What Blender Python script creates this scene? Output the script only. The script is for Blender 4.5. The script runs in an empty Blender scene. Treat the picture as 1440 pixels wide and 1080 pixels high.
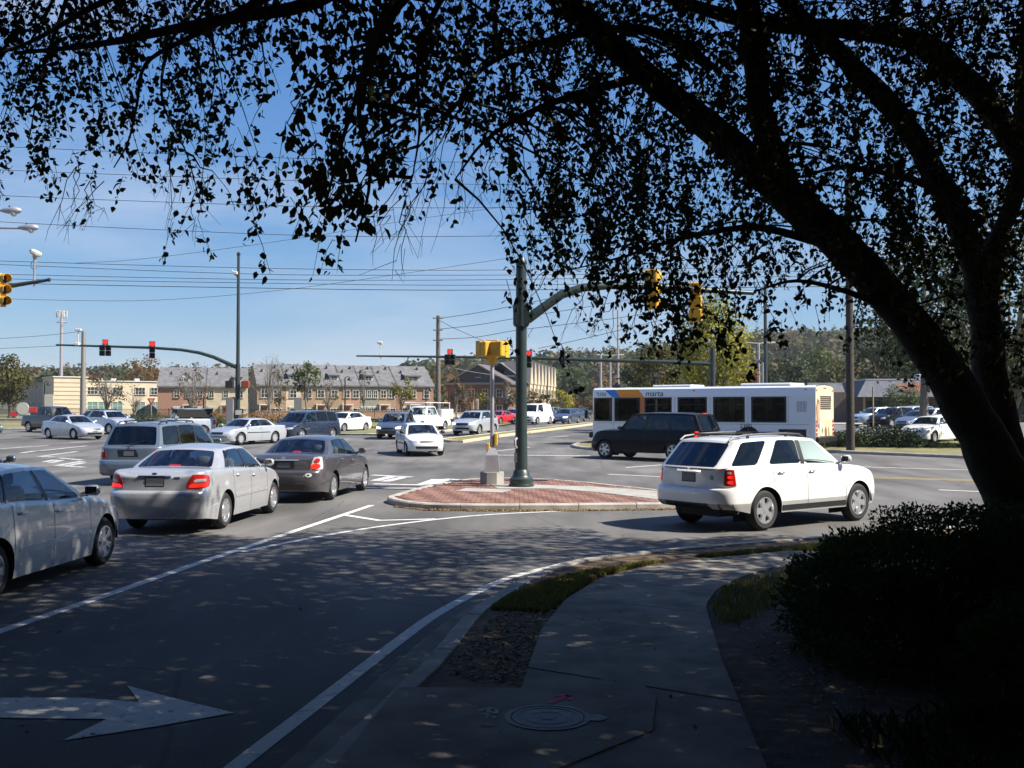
import bpy, bmesh, math, random
import numpy as np
from mathutils import Vector, Matrix, noise
random.seed(7); rng = np.random.default_rng(7)
SC = bpy.context.scene
COL = SC.collection
R = math.radians
# ------------------------------------------------------------------ camera
EYE = 2.15; FPX = 1456.0; PITCH = R(1.337)
cam_data = bpy.data.cameras.new('camera'); cam = bpy.data.objects.new('camera', cam_data); COL.objects.link(cam)
cam.location = (0, 0, EYE); cam.rotation_euler = (R(90) + PITCH, 0, 0)
cam_data.sensor_width = 36.0; cam_data.lens = 36.0 * FPX / 1440.0
cam_data.clip_start = 0.05; cam_data.clip_end = 4000
SC.camera = cam
# ------------------------------------------------------------------ sky, sun, exposure
SUN_AZ = math.atan2(-0.24, 0.97); SUN_EL = R(46)
world = bpy.data.worlds.new('World'); SC.world = world; world.use_nodes = True
wn = world.node_tree; wn.nodes.clear()
w_out = wn.nodes.new('ShaderNodeOutputWorld'); w_bg = wn.nodes.new('ShaderNodeBackground')
w_sky = wn.nodes.new('ShaderNodeTexSky'); w_sky.sky_type = 'NISHITA'; w_sky.sun_disc = False
w_sky.sun_elevation = SUN_EL; w_sky.sun_rotation = R(90) - SUN_AZ
w_sky.altitude = 200; w_sky.air_density = 1.0; w_sky.dust_density = 0.0; w_sky.ozone_density = 3.0
w_bg.inputs['Strength'].default_value = 0.046
w_tc = wn.nodes.new('ShaderNodeTexCoord')
w_map = wn.nodes.new('ShaderNodeMapping'); w_map.inputs['Scale'].default_value = (1.1, 1.6, 7.0); w_map.inputs['Rotation'].default_value = (0.05, 0.16, 0.3)
w_noise = wn.nodes.new('ShaderNodeTexNoise'); w_noise.inputs['Scale'].default_value = 1.7; w_noise.inputs['Detail'].default_value = 7; w_noise.inputs['Roughness'].default_value = 0.55
w_ramp = wn.nodes.new('ShaderNodeValToRGB'); w_ramp.color_ramp.elements[0].position = 0.45; w_ramp.color_ramp.elements[1].position = 0.82
w_ramp.color_ramp.elements[0].color = (0, 0, 0, 1); w_ramp.color_ramp.elements[1].color = (.55, .55, .55, 1)
w_mix = wn.nodes.new('ShaderNodeMix'); w_mix.data_type = 'RGBA'; w_mix.inputs[7].default_value = (8.5, 8.8, 9.6, 1)
w_gam = wn.nodes.new('ShaderNodeMix'); w_gam.data_type = 'RGBA'; w_gam.blend_type = 'MULTIPLY'; w_gam.inputs[0].default_value = 1.0; w_gam.inputs[7].default_value = (.82, .945, 1.14, 1)
L = wn.links.new
L(w_tc.outputs['Generated'], w_map.inputs['Vector']); L(w_map.outputs[0], w_noise.inputs['Vector']); L(w_noise.outputs['Fac'], w_ramp.inputs['Fac'])
L(w_sky.outputs[0], w_gam.inputs[6]); L(w_ramp.outputs['Color'], w_mix.inputs[0]); w_sep = wn.nodes.new('ShaderNodeSeparateColor'); w_com = wn.nodes.new('ShaderNodeCombineColor'); L(w_gam.outputs[2], w_sep.inputs[0])
for i_, (k_, e_) in enumerate(((.92, 1.0), (1.5, .73), (3.75, .34))):   # deeper, clearer blue: one power curve per channel for the whole sky
    p_ = wn.nodes.new('ShaderNodeMath'); p_.operation = 'POWER'; p_.inputs[1].default_value = e_; q_ = wn.nodes.new('ShaderNodeMath'); q_.operation = 'MULTIPLY'; q_.inputs[1].default_value = k_
    L(w_sep.outputs[i_], p_.inputs[0]); L(p_.outputs[0], q_.inputs[0]); L(q_.outputs[0], w_com.inputs[i_])
L(w_com.outputs[0], w_mix.inputs[6])
L(w_mix.outputs[2], w_bg.inputs['Color']); L(w_bg.outputs[0], w_out.inputs['Surface'])
sun_d = bpy.data.lights.new('sun', 'SUN'); sun = bpy.data.objects.new('sun', sun_d); COL.objects.link(sun)
sun_d.energy = 5.0; sun_d.angle = R(0.53); sun_d.color = (1.0, 0.93, 0.82)
SUN_DIR = Vector((math.cos(SUN_AZ) * math.cos(SUN_EL), math.sin(SUN_AZ) * math.cos(SUN_EL), math.sin(SUN_EL)))
sun.rotation_euler = SUN_DIR.to_track_quat('Z', 'Y').to_euler(); sun.location = (30, -10, 40)
SC.view_settings.view_transform = 'Standard'; SC.view_settings.look = 'None'
SC.view_settings.gamma = 1.0; SC.view_settings.use_curve_mapping = False
SC.view_settings.exposure = 1.15
SC.render.film_transparent = False
SC.cycles.max_bounces = 8; SC.cycles.transparent_max_bounces = 12; SC.cycles.use_denoising = True

# ------------------------------------------------------------------ terrain and measuring helpers
def G(y):
    if y < 37: return 0.0
    if y < 97: return (y - 37) * 0.0108
    return 0.648
def ray(px, py):
    u = (px - 720) / FPX; v = (540 - py) / FPX
    return Vector((u, math.cos(PITCH) - v * math.sin(PITCH), math.sin(PITCH) + v * math.cos(PITCH)))
def at(px, py, Y):                     # point seen at px,py at distance Y in front of the eye
    d = ray(px, py); t = Y / d.y
    return Vector((d.x * t, Y, EYE + d.z * t))
def gp(px, py, dz=0.0):                # point of the ground seen at px,py
    d = ray(px, py); z = dz
    for _ in range(25):
        t = (z - EYE) / d.z; z = G(d.y * t) + dz
    return Vector((d.x * t, d.y * t, z))
# ------------------------------------------------------------------ mesh helpers
_BOX_F = None
class MB:
    def __init__(s): s.v = []; s.f = []; s.m = []; s.t = []
    def add(s, vs, fs, m=0, tint=0.0):
        o = len(s.v); s.v.extend([tuple(p) for p in vs]); s.f.extend([tuple(i + o for i in f) for f in fs])
        s.m.extend([m] * len(fs)); s.t.extend([tint] * len(fs))
    def box(s, c, sz, rz=0.0, m=0, M=None, tint=0.0):
        x, y, z = sz[0] / 2, sz[1] / 2, sz[2] / 2
        vs = [Vector((a * x, b * y, e * z)) for e in (-1, 1) for a, b in ((-1, -1), (1, -1), (1, 1), (-1, 1))]
        Mr = M if M is not None else Matrix.Rotation(rz, 3, 'Z')
        c = Vector(c); vs = [Mr @ p + c for p in vs]
        s.add(vs, [(3, 2, 1, 0), (4, 5, 6, 7), (0, 1, 5, 4), (1, 2, 6, 5), (2, 3, 7, 6), (3, 0, 4, 7)], m, tint)
    def rbox(s, c, sz, ch, rz=0.0, m=0, M=None):
        x, y, z = sz[0] / 2, sz[1] / 2, sz[2] / 2; ch = min(ch, x * .9, y * .9, z * .9)
        pts = []
        for a in (-1, 1):
            for b in (-1, 1):
                for e in (-1, 1):
                    pts += [Vector((a * x, b * (y - ch), e * (z - ch))), Vector((a * (x - ch), b * y, e * (z - ch))), Vector((a * (x - ch), b * (y - ch), e * z))]
        global _BOX_F
        if _BOX_F is None:
            q = []
            for a in (-1, 1):
                for b in (-1, 1):
                    for e in (-1, 1): q += [(a, .6 * b, .6 * e), (.6 * a, b, .6 * e), (.6 * a, .6 * b, e)]
            bm = bmesh.new(); vv = [bm.verts.new(p) for p in q]; bm.verts.index_update()
            bmesh.ops.convex_hull(bm, input=vv); bmesh.ops.recalc_face_normals(bm, faces=bm.faces[:]); bm.verts.index_update()
            _BOX_F = [tuple(v.index for v in f.verts) for f in bm.faces]; bm.free()
        Mr = M if M is not None else Matrix.Rotation(rz, 3, 'Z'); c = Vector(c)
        s.add([Mr @ p + c for p in pts], _BOX_F, m)
    def tube(s, pts, rad, n=8, m=0, cap=True):
        pts = [Vector(p) for p in pts]
        if not hasattr(rad, '__len__'): rad = [rad] * len(pts)
        o = len(s.v); k = len(pts); prev = None; vs = []
        for i, p in enumerate(pts):
            d = (pts[min(i + 1, k - 1)] - pts[max(i - 1, 0)])
            if d.length < 1e-9: d = Vector((0, 0, 1))
            d.normalize()
            if prev is None:
                a = Vector((0, 0, 1)) if abs(d.z) < .9 else Vector((1, 0, 0)); e1 = d.cross(a).normalized()
            else:
                e1 = prev - d * prev.dot(d); e1.normalize()
            prev = e1; e2 = d.cross(e1)
            for j in range(n):
                t = 2 * math.pi * j / n; vs.append(p + (e1 * math.cos(t) + e2 * math.sin(t)) * rad[i])
        fs = [(i * n + j, i * n + (j + 1) % n, (i + 1) * n + (j + 1) % n, (i + 1) * n + j) for i in range(k - 1) for j in range(n)]
        if cap: fs += [tuple(range(n - 1, -1, -1)), tuple((k - 1) * n + j for j in range(n))]
        s.add(vs, fs, m)
    def lathe(s, prof, c=(0, 0, 0), n=16, m=0, M=None, cap=True):    # prof: (r, h) along local z
        Mr = M if M is not None else Matrix.Identity(3); c = Vector(c); vs = []; k = len(prof)
        for r, h in prof:
            for j in range(n):
                t = 2 * math.pi * j / n; vs.append(Mr @ Vector((r * math.cos(t), r * math.sin(t), h)) + c)
        fs = [(i * n + j, i * n + (j + 1) % n, (i + 1) * n + (j + 1) % n, (i + 1) * n + j) for i in range(k - 1) for j in range(n)]
        if cap: fs += [tuple(range(n - 1, -1, -1)), tuple((k - 1) * n + j for j in range(n))]
        s.add(vs, fs, m)
    def poly(s, pts, z0, z1, m=0, m_side=None):         # upright prism over a plan polygon
        n = len(pts); a = sum(pts[i][0] * pts[(i + 1) % n][1] - pts[(i + 1) % n][0] * pts[i][1] for i in range(n))
        if a < 0: pts = pts[::-1]
        vs = [(p[0], p[1], z0) for p in pts] + [(p[0], p[1], z1) for p in pts]
        s.add(vs, [tuple(range(n, 2 * n))], m)
        s.add(vs, [(i, (i + 1) % n, n + (i + 1) % n, n + i) for i in range(n)], m if m_side is None else m_side)
    def build(s, name, mats, parent=None, smooth=False, angle=38, kind=None):
        me = bpy.data.meshes.new(name); me.from_pydata(s.v, [], s.f)
        if not isinstance(mats, (list, tuple)): mats = [mats]
        for mt in mats: me.materials.append(mt)
        if any(s.m): me.polygons.foreach_set('material_index', s.m)
        if any(s.t):
            at_ = me.attributes.new('tint', 'FLOAT', 'FACE'); at_.data.foreach_set('value', s.t)
        me.update()
        if smooth:
            me.shade_smooth()
            if angle < 180: me.set_sharp_from_angle(angle=R(angle))
        return link(name, me, parent, kind)
def link(name, me, parent=None, kind=None):
    o = bpy.data.objects.new(name, me); COL.objects.link(o)
    if parent is not None: o.parent = parent
    if kind: o['kind'] = kind
    return o
def tag(o, label, cat, group=None):
    o['label'] = label; o['category'] = cat
    if group: o['group'] = group
    return o
def thing(name, label, cat, loc=(0, 0, 0), rz=0.0, group=None):
    o = bpy.data.objects.new(name, None); COL.objects.link(o); o.location = loc; o.rotation_euler = (0, 0, rz); o.empty_display_size = .2
    return tag(o, label, cat, group)
def drape(o):                          # follow the gentle rise of the road: cut at the two kinks, then lift
    bm = bmesh.new(); bm.from_mesh(o.data)
    for yk in (37.0, 97.0):
        bmesh.ops.bisect_plane(bm, geom=bm.verts[:] + bm.edges[:] + bm.faces[:], plane_co=(0, yk, 0), plane_no=(0, 1, 0))
    for v in bm.verts: v.co.z += G(v.co.y)
    bm.to_mesh(o.data); bm.free(); return o
# ------------------------------------------------------------------ materials
MATS = {}
def nodes(name):
    m = bpy.data.materials.new(name); m.use_nodes = True; nt = m.node_tree; b = nt.nodes['Principled BSDF']
    return m, nt, b
def mat(name, col, rough=.6, metal=0.0, var=0.0, scale=4.0, bump=0.0, bscale=30.0, coat=0.0, spec=.5, tint=None, col2=None, emit=None, trans=0.0):
    if name in MATS: return MATS[name]
    m, nt, b = nodes(name); Lk = nt.links.new
    b.inputs['Roughness'].default_value = rough; b.inputs['Metallic'].default_value = metal
    b.inputs['Specular IOR Level'].default_value = spec
    b.inputs['Coat Weight'].default_value = coat; b.inputs['Coat Roughness'].default_value = .04
    c = (*col, 1); b.inputs['Base Color'].default_value = c
    if var > 0 or bump > 0:
        tc = nt.nodes.new('ShaderNodeTexCoord')
    if var > 0 or tint is not None:
        mx = nt.nodes.new('ShaderNodeMix'); mx.data_type = 'RGBA'
        k = col2 if col2 is not None else tuple(min(1, x * (1 + var)) for x in col)
        base = col if col2 is not None else tuple(x * (1 - var) for x in col)
        mx.inputs[6].default_value = (*base, 1); mx.inputs[7].default_value = (*k, 1)
        if tint is not None:
            a = nt.nodes.new('ShaderNodeAttribute'); a.attribute_name = 'tint'; Lk(a.outputs['Fac'], mx.inputs[0])
        else:
            n = nt.nodes.new('ShaderNodeTexNoise'); n.inputs['Scale'].default_value = scale; n.inputs['Detail'].default_value = 6
            Lk(tc.outputs['Object'], n.inputs['Vector'])
            rp = nt.nodes.new('ShaderNodeMapRange'); rp.inputs[1].default_value = .3; rp.inputs[2].default_value = .7
            Lk(n.outputs['Fac'], rp.inputs[0]); Lk(rp.outputs[0], mx.inputs[0])
        Lk(mx.outputs[2], b.inputs['Base Color'])
    if bump > 0:
        n2 = nt.nodes.new('ShaderNodeTexNoise'); n2.inputs['Scale'].default_value = bscale; n2.inputs['Detail'].default_value = 5
        Lk(tc.outputs['Object'], n2.inputs['Vector'])
        bp = nt.nodes.new('ShaderNodeBump'); bp.inputs['Strength'].default_value = bump; bp.inputs['Distance'].default_value = .02
        Lk(n2.outputs['Fac'], bp.inputs['Height']); Lk(bp.outputs[0], b.inputs['Normal'])
    if emit is not None:
        b.inputs['Emission Color'].default_value = (*emit[:3], 1); b.inputs['Emission Strength'].default_value = emit[3]
    MATS[name] = m; return m
def leaf_mat(name, a, b_, tr=.35):
    if name in MATS: return MATS[name]
    m, nt, b = nodes(name); Lk = nt.links.new
    at_ = nt.nodes.new('ShaderNodeAttribute'); at_.attribute_name = 'tint'
    mx = nt.nodes.new('ShaderNodeMix'); mx.data_type = 'RGBA'; mx.inputs[6].default_value = (*a, 1); mx.inputs[7].default_value = (*b_, 1)
    Lk(at_.outputs['Fac'], mx.inputs[0]); Lk(mx.outputs[2], b.inputs['Base Color'])
    b.inputs['Roughness'].default_value = .65; b.inputs['Specular IOR Level'].default_value = .18
    t = nt.nodes.new('ShaderNodeBsdfTranslucent'); Lk(mx.outputs[2], t.inputs['Color'])
    ms = nt.nodes.new('ShaderNodeMixShader'); ms.inputs[0].default_value = tr
    out = nt.nodes['Material Output']; Lk(b.outputs[0], ms.inputs[1]); Lk(t.outputs[0], ms.inputs[2]); Lk(ms.outputs[0], out.inputs['Surface'])
    MATS[name] = m; return m
def paint(name, col, metal=.0, rough=.35):
    m, nt, b = nodes(name)
    b.inputs['Base Color'].default_value = (*col, 1); b.inputs['Metallic'].default_value = metal; b.inputs['Roughness'].default_value = rough
    b.inputs['Coat Weight'].default_value = 1.0; b.inputs['Coat Roughness'].default_value = .035
    # road dust: a little more on the low panels' own dirt film
    tc = nt.nodes.new('ShaderNodeTexCoord'); n = nt.nodes.new('ShaderNodeTexNoise'); n.inputs['Scale'].default_value = 5; n.inputs['Detail'].default_value = 8
    mr = nt.nodes.new('ShaderNodeMapRange'); mr.inputs[1].default_value = .35; mr.inputs[2].default_value = .8; mr.inputs[3].default_value = rough * .9; mr.inputs[4].default_value = min(1, rough * 1.35)
    nt.links.new(tc.outputs['Object'], n.inputs['Vector']); nt.links.new(n.outputs['Fac'], mr.inputs[0]); nt.links.new(mr.outputs[0], b.inputs['Roughness'])
    return m
def glass(name, tintc, refl=1.0):
    if name in MATS: return MATS[name]
    m, nt, b = nodes(name); nt.nodes.remove(b); Lk = nt.links.new
    t = nt.nodes.new('ShaderNodeBsdfTransparent'); t.inputs['Color'].default_value = (*tintc, 1)
    g = nt.nodes.new('ShaderNodeBsdfGlossy'); g.inputs['Roughness'].default_value = .01; g.inputs['Color'].default_value = (refl, refl, refl, 1)
    f = nt.nodes.new('ShaderNodeFresnel'); f.inputs['IOR'].default_value = 1.6
    ms = nt.nodes.new('ShaderNodeMixShader'); Lk(f.outputs[0], ms.inputs[0]); Lk(t.outputs[0], ms.inputs[1]); Lk(g.outputs[0], ms.inputs[2])
    Lk(ms.outputs[0], nt.nodes['Material Output'].inputs['Surface']); MATS[name] = m; return m
M_black = mat('black_plastic', (.012, .012, .013), .45)
M_rubber = mat('tyre_rubber', (.018, .018, .019), .85)
M_dark = mat('dark_interior', (.03, .03, .032), .8)
M_seat = mat('seat_cloth', (.09, .09, .095), .9)
M_alloy = mat('alloy_rim', (.62, .63, .65), .3, .85)
M_chrome = mat('chrome', (.75, .76, .78), .12, 1.0)
M_red = mat('red_lens', (.42, .012, .012), .12, coat=1.0)
M_redlit = mat('lit_red_lens', (.5, .02, .01), .2, emit=(1, .02, .012, .45))
M_clearlens = mat('clear_lens', (.55, .57, .6), .12, .3, coat=1.0)
M_amber = mat('amber_lens', (.55, .2, .03), .2, coat=1.0)
M_headlit = mat('lit_headlamp', (.8, .8, .78), .1, emit=(1, .95, .85, 2.5))
M_plate = mat('licence_plate_paint', (.13, .135, .15), .5)
GL_tint = glass('tinted_glass', (.66, .74, .73)); GL_dark = glass('privacy_glass', (.045, .05, .052)); GL_green = glass('green_glass', (.62, .72, .68))
# ------------------------------------------------------------------ ground, road, kerbs, pavement
def asphalt_mat():
    m, nt, b = nodes('asphalt'); Lk = nt.links.new; N = nt.nodes.new
    tc = N('ShaderNodeTexCoord')
    n1 = N('ShaderNodeTexNoise'); n1.inputs['Scale'].default_value = .16; n1.inputs['Detail'].default_value = 5
    mp = N('ShaderNodeMapping'); mp.inputs['Scale'].default_value = (1.0, .22, 1); mp.inputs['Rotation'].default_value = (0, 0, R(-57))
    n2 = N('ShaderNodeTexNoise'); n2.inputs['Scale'].default_value = .9; n2.inputs['Detail'].default_value = 4
    n3 = N('ShaderNodeTexNoise'); n3.inputs['Scale'].default_value = 55; n3.inputs['Detail'].default_value = 3
    for q in (n1, n3): Lk(tc.outputs['Object'], q.inputs['Vector'])
    Lk(tc.outputs['Object'], mp.inputs['Vector']); Lk(mp.outputs[0], n2.inputs['Vector'])
    r1 = N('ShaderNodeValToRGB'); e = r1.color_ramp.elements; e[0].position = .3; e[0].color = (.079, .076, .073, 1); e[1].position = .72; e[1].color = (.155, .15, .143, 1)
    Lk(n1.outputs['Fac'], r1.inputs['Fac'])
    r2 = N('ShaderNodeMapRange'); r2.inputs[1].default_value = .35; r2.inputs[2].default_value = .7; r2.inputs[3].default_value = .72; r2.inputs[4].default_value = 1.18
    Lk(n2.outputs['Fac'], r2.inputs[0])
    r3 = N('ShaderNodeMapRange'); r3.inputs[1].default_value = .3; r3.inputs[2].default_value = .7; r3.inputs[3].default_value = .72; r3.inputs[4].default_value = 1.3
    Lk(n3.outputs['Fac'], r3.inputs[0])
    mu = N('ShaderNodeMath'); mu.operation = 'MULTIPLY'; Lk(r2.outputs[0], mu.inputs[0]); Lk(r3.outputs[0], mu.inputs[1])
    # sealed cracks
    wv = N('ShaderNodeTexNoise'); wv.inputs['Scale'].default_value = .8; Lk(tc.outputs['Object'], wv.inputs['Vector'])
    mxv = N('ShaderNodeMix'); mxv.data_type = 'VECTOR'; mxv.inputs[0].default_value = .16; Lk(tc.outputs['Object'], mxv.inputs[4]); Lk(wv.outputs['Color'], mxv.inputs[5])
    vo = N('ShaderNodeTexVoronoi'); vo.feature = 'DISTANCE_TO_EDGE'; vo.inputs['Scale'].default_value = .34; Lk(mxv.outputs[1], vo.inputs['Vector'])
    cr = N('ShaderNodeMapRange'); cr.inputs[1].default_value = .002; cr.inputs[2].default_value = .007; cr.inputs[3].default_value = .72; cr.inputs[4].default_value = 1.0
    Lk(vo.outputs['Distance'], cr.inputs[0])
    ns = N('ShaderNodeTexNoise'); ns.inputs['Scale'].default_value = .5; ns.inputs['Detail'].default_value = 3; mps = N('ShaderNodeMapping'); mps.inputs['Scale'].default_value = (1.6, .35, 1); mps.inputs['Rotation'].default_value = (0, 0, R(6)); Lk(tc.outputs['Object'], mps.inputs['Vector']); Lk(mps.outputs[0], ns.inputs['Vector'])
    st = N('ShaderNodeMapRange'); st.inputs[1].default_value = .52; st.inputs[2].default_value = .68; st.inputs[3].default_value = 1.0; st.inputs[4].default_value = .74; Lk(ns.outputs['Fac'], st.inputs[0])
    mq = N('ShaderNodeMath'); mq.operation = 'MULTIPLY'; Lk(mu.outputs[0], mq.inputs[0]); Lk(st.outputs[0], mq.inputs[1])
    mu2 = N('ShaderNodeMath'); mu2.operation = 'MULTIPLY'; Lk(mq.outputs[0], mu2.inputs[0]); Lk(cr.outputs[0], mu2.inputs[1])
    vs = N('ShaderNodeVectorMath'); vs.operation = 'SCALE'; Lk(r1.outputs['Color'], vs.inputs[0]); Lk(mu2.outputs[0], vs.inputs['Scale'])
    Lk(vs.outputs[0], b.inputs['Base Color']); b.inputs['Roughness'].default_value = .85; b.inputs['Specular IOR Level'].default_value = .3
    bp = N('ShaderNodeBump'); bp.inputs['Strength'].default_value = .35; bp.inputs['Distance'].default_value = .008; Lk(n3.outputs['Fac'], bp.inputs['Height']); Lk(bp.outputs[0], b.inputs['Normal'])
    return m
M_asph = asphalt_mat()
def worn_paint(name, col, under, thr):
    m, nt, b = nodes(name); Lk = nt.links.new; N = nt.nodes.new
    tc = N('ShaderNodeTexCoord'); n = N('ShaderNodeTexNoise'); n.inputs['Scale'].default_value = 9; n.inputs['Detail'].default_value = 9; n.inputs['Roughness'].default_value = .7
    Lk(tc.outputs['Object'], n.inputs['Vector'])
    mr = N('ShaderNodeMapRange'); mr.inputs[1].default_value = thr - .04; mr.inputs[2].default_value = thr + .05; Lk(n.outputs['Fac'], mr.inputs[0])
    mx = N('ShaderNodeMix'); mx.data_type = 'RGBA'; mx.inputs[6].default_value = (*under, 1); mx.inputs[7].default_value = (*col, 1)
    Lk(mr.outputs[0], mx.inputs[0]); Lk(mx.outputs[2], b.inputs['Base Color']); b.inputs['Roughness'].default_value = .7; MATS[name] = m; return m
M_white = worn_paint('white_road_paint', (.56, .55, .52), (.15, .145, .14), .385)
M_faded = worn_paint('faded_road_paint', (.46, .46, .45), (.13, .13, .13), .45)
M_yellow = worn_paint('yellow_road_paint', (.5, .36, .09), (.14, .13, .11), .42)
M_conc = mat('concrete', (.29, .28, .255), .9, var=.22, scale=2.2, bump=.3, bscale=60)
M_conc2 = mat('walk_concrete', (.19, .17, .14), .9, var=.45, scale=2.4, bump=.3, bscale=50)
M_curb = mat('kerb_concrete', (.33, .31, .28), .9, var=.25, scale=3, bump=.3, bscale=40)
M_curby = worn_paint('yellow_kerb_paint', (.55, .45, .24), (.34, .32, .27), .5)
M_grassb = mat('dry_turf', (.1, .105, .035), .95, var=.5, scale=.7, bump=.6, bscale=25, col2=(.2, .17, .07))
M_field = mat('field_grass', (.09, .11, .035), .95, var=.4, scale=.15, bump=.6, bscale=8, col2=(.2, .17, .075))
M_dirt = mat('bare_dirt', (.12, .08, .046), .95, var=.4, scale=3, bump=.8, bscale=30)
M_mulch = mat('dark_mulch', (.065, .045, .027), .95, var=.5, scale=9, bump=1.0, bscale=45)

def sheet(name, pts, z, m, parent=None, kind=None, do=True):
    b = MB(); n = len(pts); P = [(p[0], p[1]) for p in pts]
    a = sum(P[i][0] * P[(i + 1) % n][1] - P[(i + 1) % n][0] * P[i][1] for i in range(n))
    if a < 0: P = P[::-1]
    b.add([(p[0], p[1], z) for p in P], [tuple(range(n))]); o = b.build(name, m, parent, kind=kind)
    return drape(o) if do else o
def pxs(lst, dz=0.0): return [gp(x, y, dz) for x, y in lst]
bt = MB()
xs = list(np.linspace(-500, 500, 26)); ys = [-80, 0, 37, 97, 200, 400, 700, 1200]
bt.add([(x, y, -.05) for y in ys for x in xs], [(j * 26 + i, j * 26 + i + 1, (j + 1) * 26 + i + 1, (j + 1) * 26 + i) for j in range(7) for i in range(25)])
ground = drape(bt.build('ground', M_field, kind='structure'))
road_pts = [Vector((-75, -30)), Vector((-75, 75))] + pxs([(-250, 605), (0, 604.5), (240, 605), (480, 612), (530, 612.5), (620, 608), (700, 600), (800, 590), (860, 585.6)]) + \
           [Vector((36, 250)), Vector((50, 250))] + pxs([(905, 588), (850, 607), (832, 622), (905, 628), (1040, 632), (1170, 637), (1360, 645), (1700, 662)]) + [Vector((60, 12)), Vector((60, -30))]
road = sheet('road', road_pts, 0.0, M_asph, kind='structure')
lot = sheet('parking_lot', [Vector((13, 52)), Vector((70, 44)), Vector((80, 108)), Vector((22, 108))], .012, mat('lot_asphalt', (.11, .11, .11), .9, var=.25, scale=.5), kind='structure')

def stripe(pts, w, m=M_white, z=.004, name='road_marking'):
    P = [Vector((p[0], p[1])) for p in pts]; k = len(P); b = MB(); vs = []
    for i, p in enumerate(P):
        d = (P[min(i + 1, k - 1)] - P[max(i - 1, 0)]).normalized(); nrm = Vector((-d.y, d.x))
        vs += [(*(p + nrm * w / 2), z), (*(p - nrm * w / 2), z)]
    b.add(vs, [(2 * i, 2 * i + 1, 2 * i + 3, 2 * i + 2) for i in range(k - 1)])
    return drape(b.build(name, m, road))
def smooth(pts, n=8):                  # Catmull-Rom through plan points
    P = [Vector((p[0], p[1])) for p in pts]; P = [P[0] * 2 - P[1]] + P + [P[-1] * 2 - P[-2]]; out = []
    for i in range(1, len(P) - 2):
        for j in range(n):
            t = j / n; a, b_, c, d = P[i - 1], P[i], P[i + 1], P[i + 2]
            out.append(.5 * ((2 * b_) + (c - a) * t + (2 * a - 5 * b_ + 4 * c - d) * t * t + (3 * b_ - a - 3 * c + d) * t ** 3))
    out.append(P[-2]); return out
edge_px = [(300, 1112), (330, 1080), (420, 1010), (500, 948), (560, 902), (620, 860), (700, 819), (760, 801), (830, 786), (900, 776.5), (990, 768), (1100, 760)]
stripe(smooth(pxs(edge_px)), .13)
stripe(smooth(pxs([(-160, 945), (0, 888), (150, 837), (300, 785), (420, 745), (523, 710.5)]), 4), .14)
stripe(smooth(pxs([(340, 776), (447, 755), (524, 742), (615, 730.5), (693, 723.5), (813, 718), (943, 713.5)]), 5), .12, z=.0045)
stripe(pxs([(482, 724), (533, 732), (613, 730)]), .16, z=.005)
for pts, w in [([(523, 668), (580, 671)], .25), ([(527, 676), (552, 670)], .3), ([(541, 677), (567, 671.5)], .3), ([(525, 680.5), (594, 682)], .25), ([(523, 686.5), (589, 686.5)], .22),
               ([(593, 681.5), (614, 674)], .3), ([(607, 681.5), (628, 674)], .3), ([(627, 673.5), (674, 677)], .22)]:
    stripe(pxs(pts), w, M_white)
for pts in [[(0, 631), (68, 626.6)], [(30, 637), (50, 634)], [(54, 634), (122, 627)], [(56, 642), (108, 635)], [(62, 649.6), (78, 646.6)], [(71, 651), (87, 647)], [(78, 655), (116, 648.6)], [(95, 655), (118, 650.6)],
            [(56, 642), (76, 642.6)], [(78, 654.6), (118, 657)], [(84, 644), (116, 647)], [(99, 622), (126, 621)]]:
    stripe(pxs(pts), .28, M_faded)
for pts in [[(855, 667), (1010, 674)], [(880, 657.5), (935, 653.5)], [(1200, 656), (1362, 661)], [(1320, 689), (1440, 694)], [(700, 634), (745, 629)], [(770, 615), (800, 613)]]:
    stripe(pxs(pts), .16, M_white)
for dy in (0, 1.3): stripe(pxs([(1180, 669.4 + dy), (1364, 674.8 + dy), (1500, 680 + dy)]), .12, M_yellow)
stripe(pxs([(700, 640), (830, 641)]), .4, M_faded)
ar = [(-90, 976), (0, 981), (110, 981), (196, 987), (179, 964), (250, 983), (329, 1002), (215, 1022), (88, 1041), (150, 1011), (60, 1010), (0, 1009), (-90, 1006)]
b = MB(); P = [gp(x, y, .0065) for x, y in ar]; b.add(P, [tuple(range(len(P) - 1, -1, -1))]); b.build('turn_arrow', M_white, road)

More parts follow.
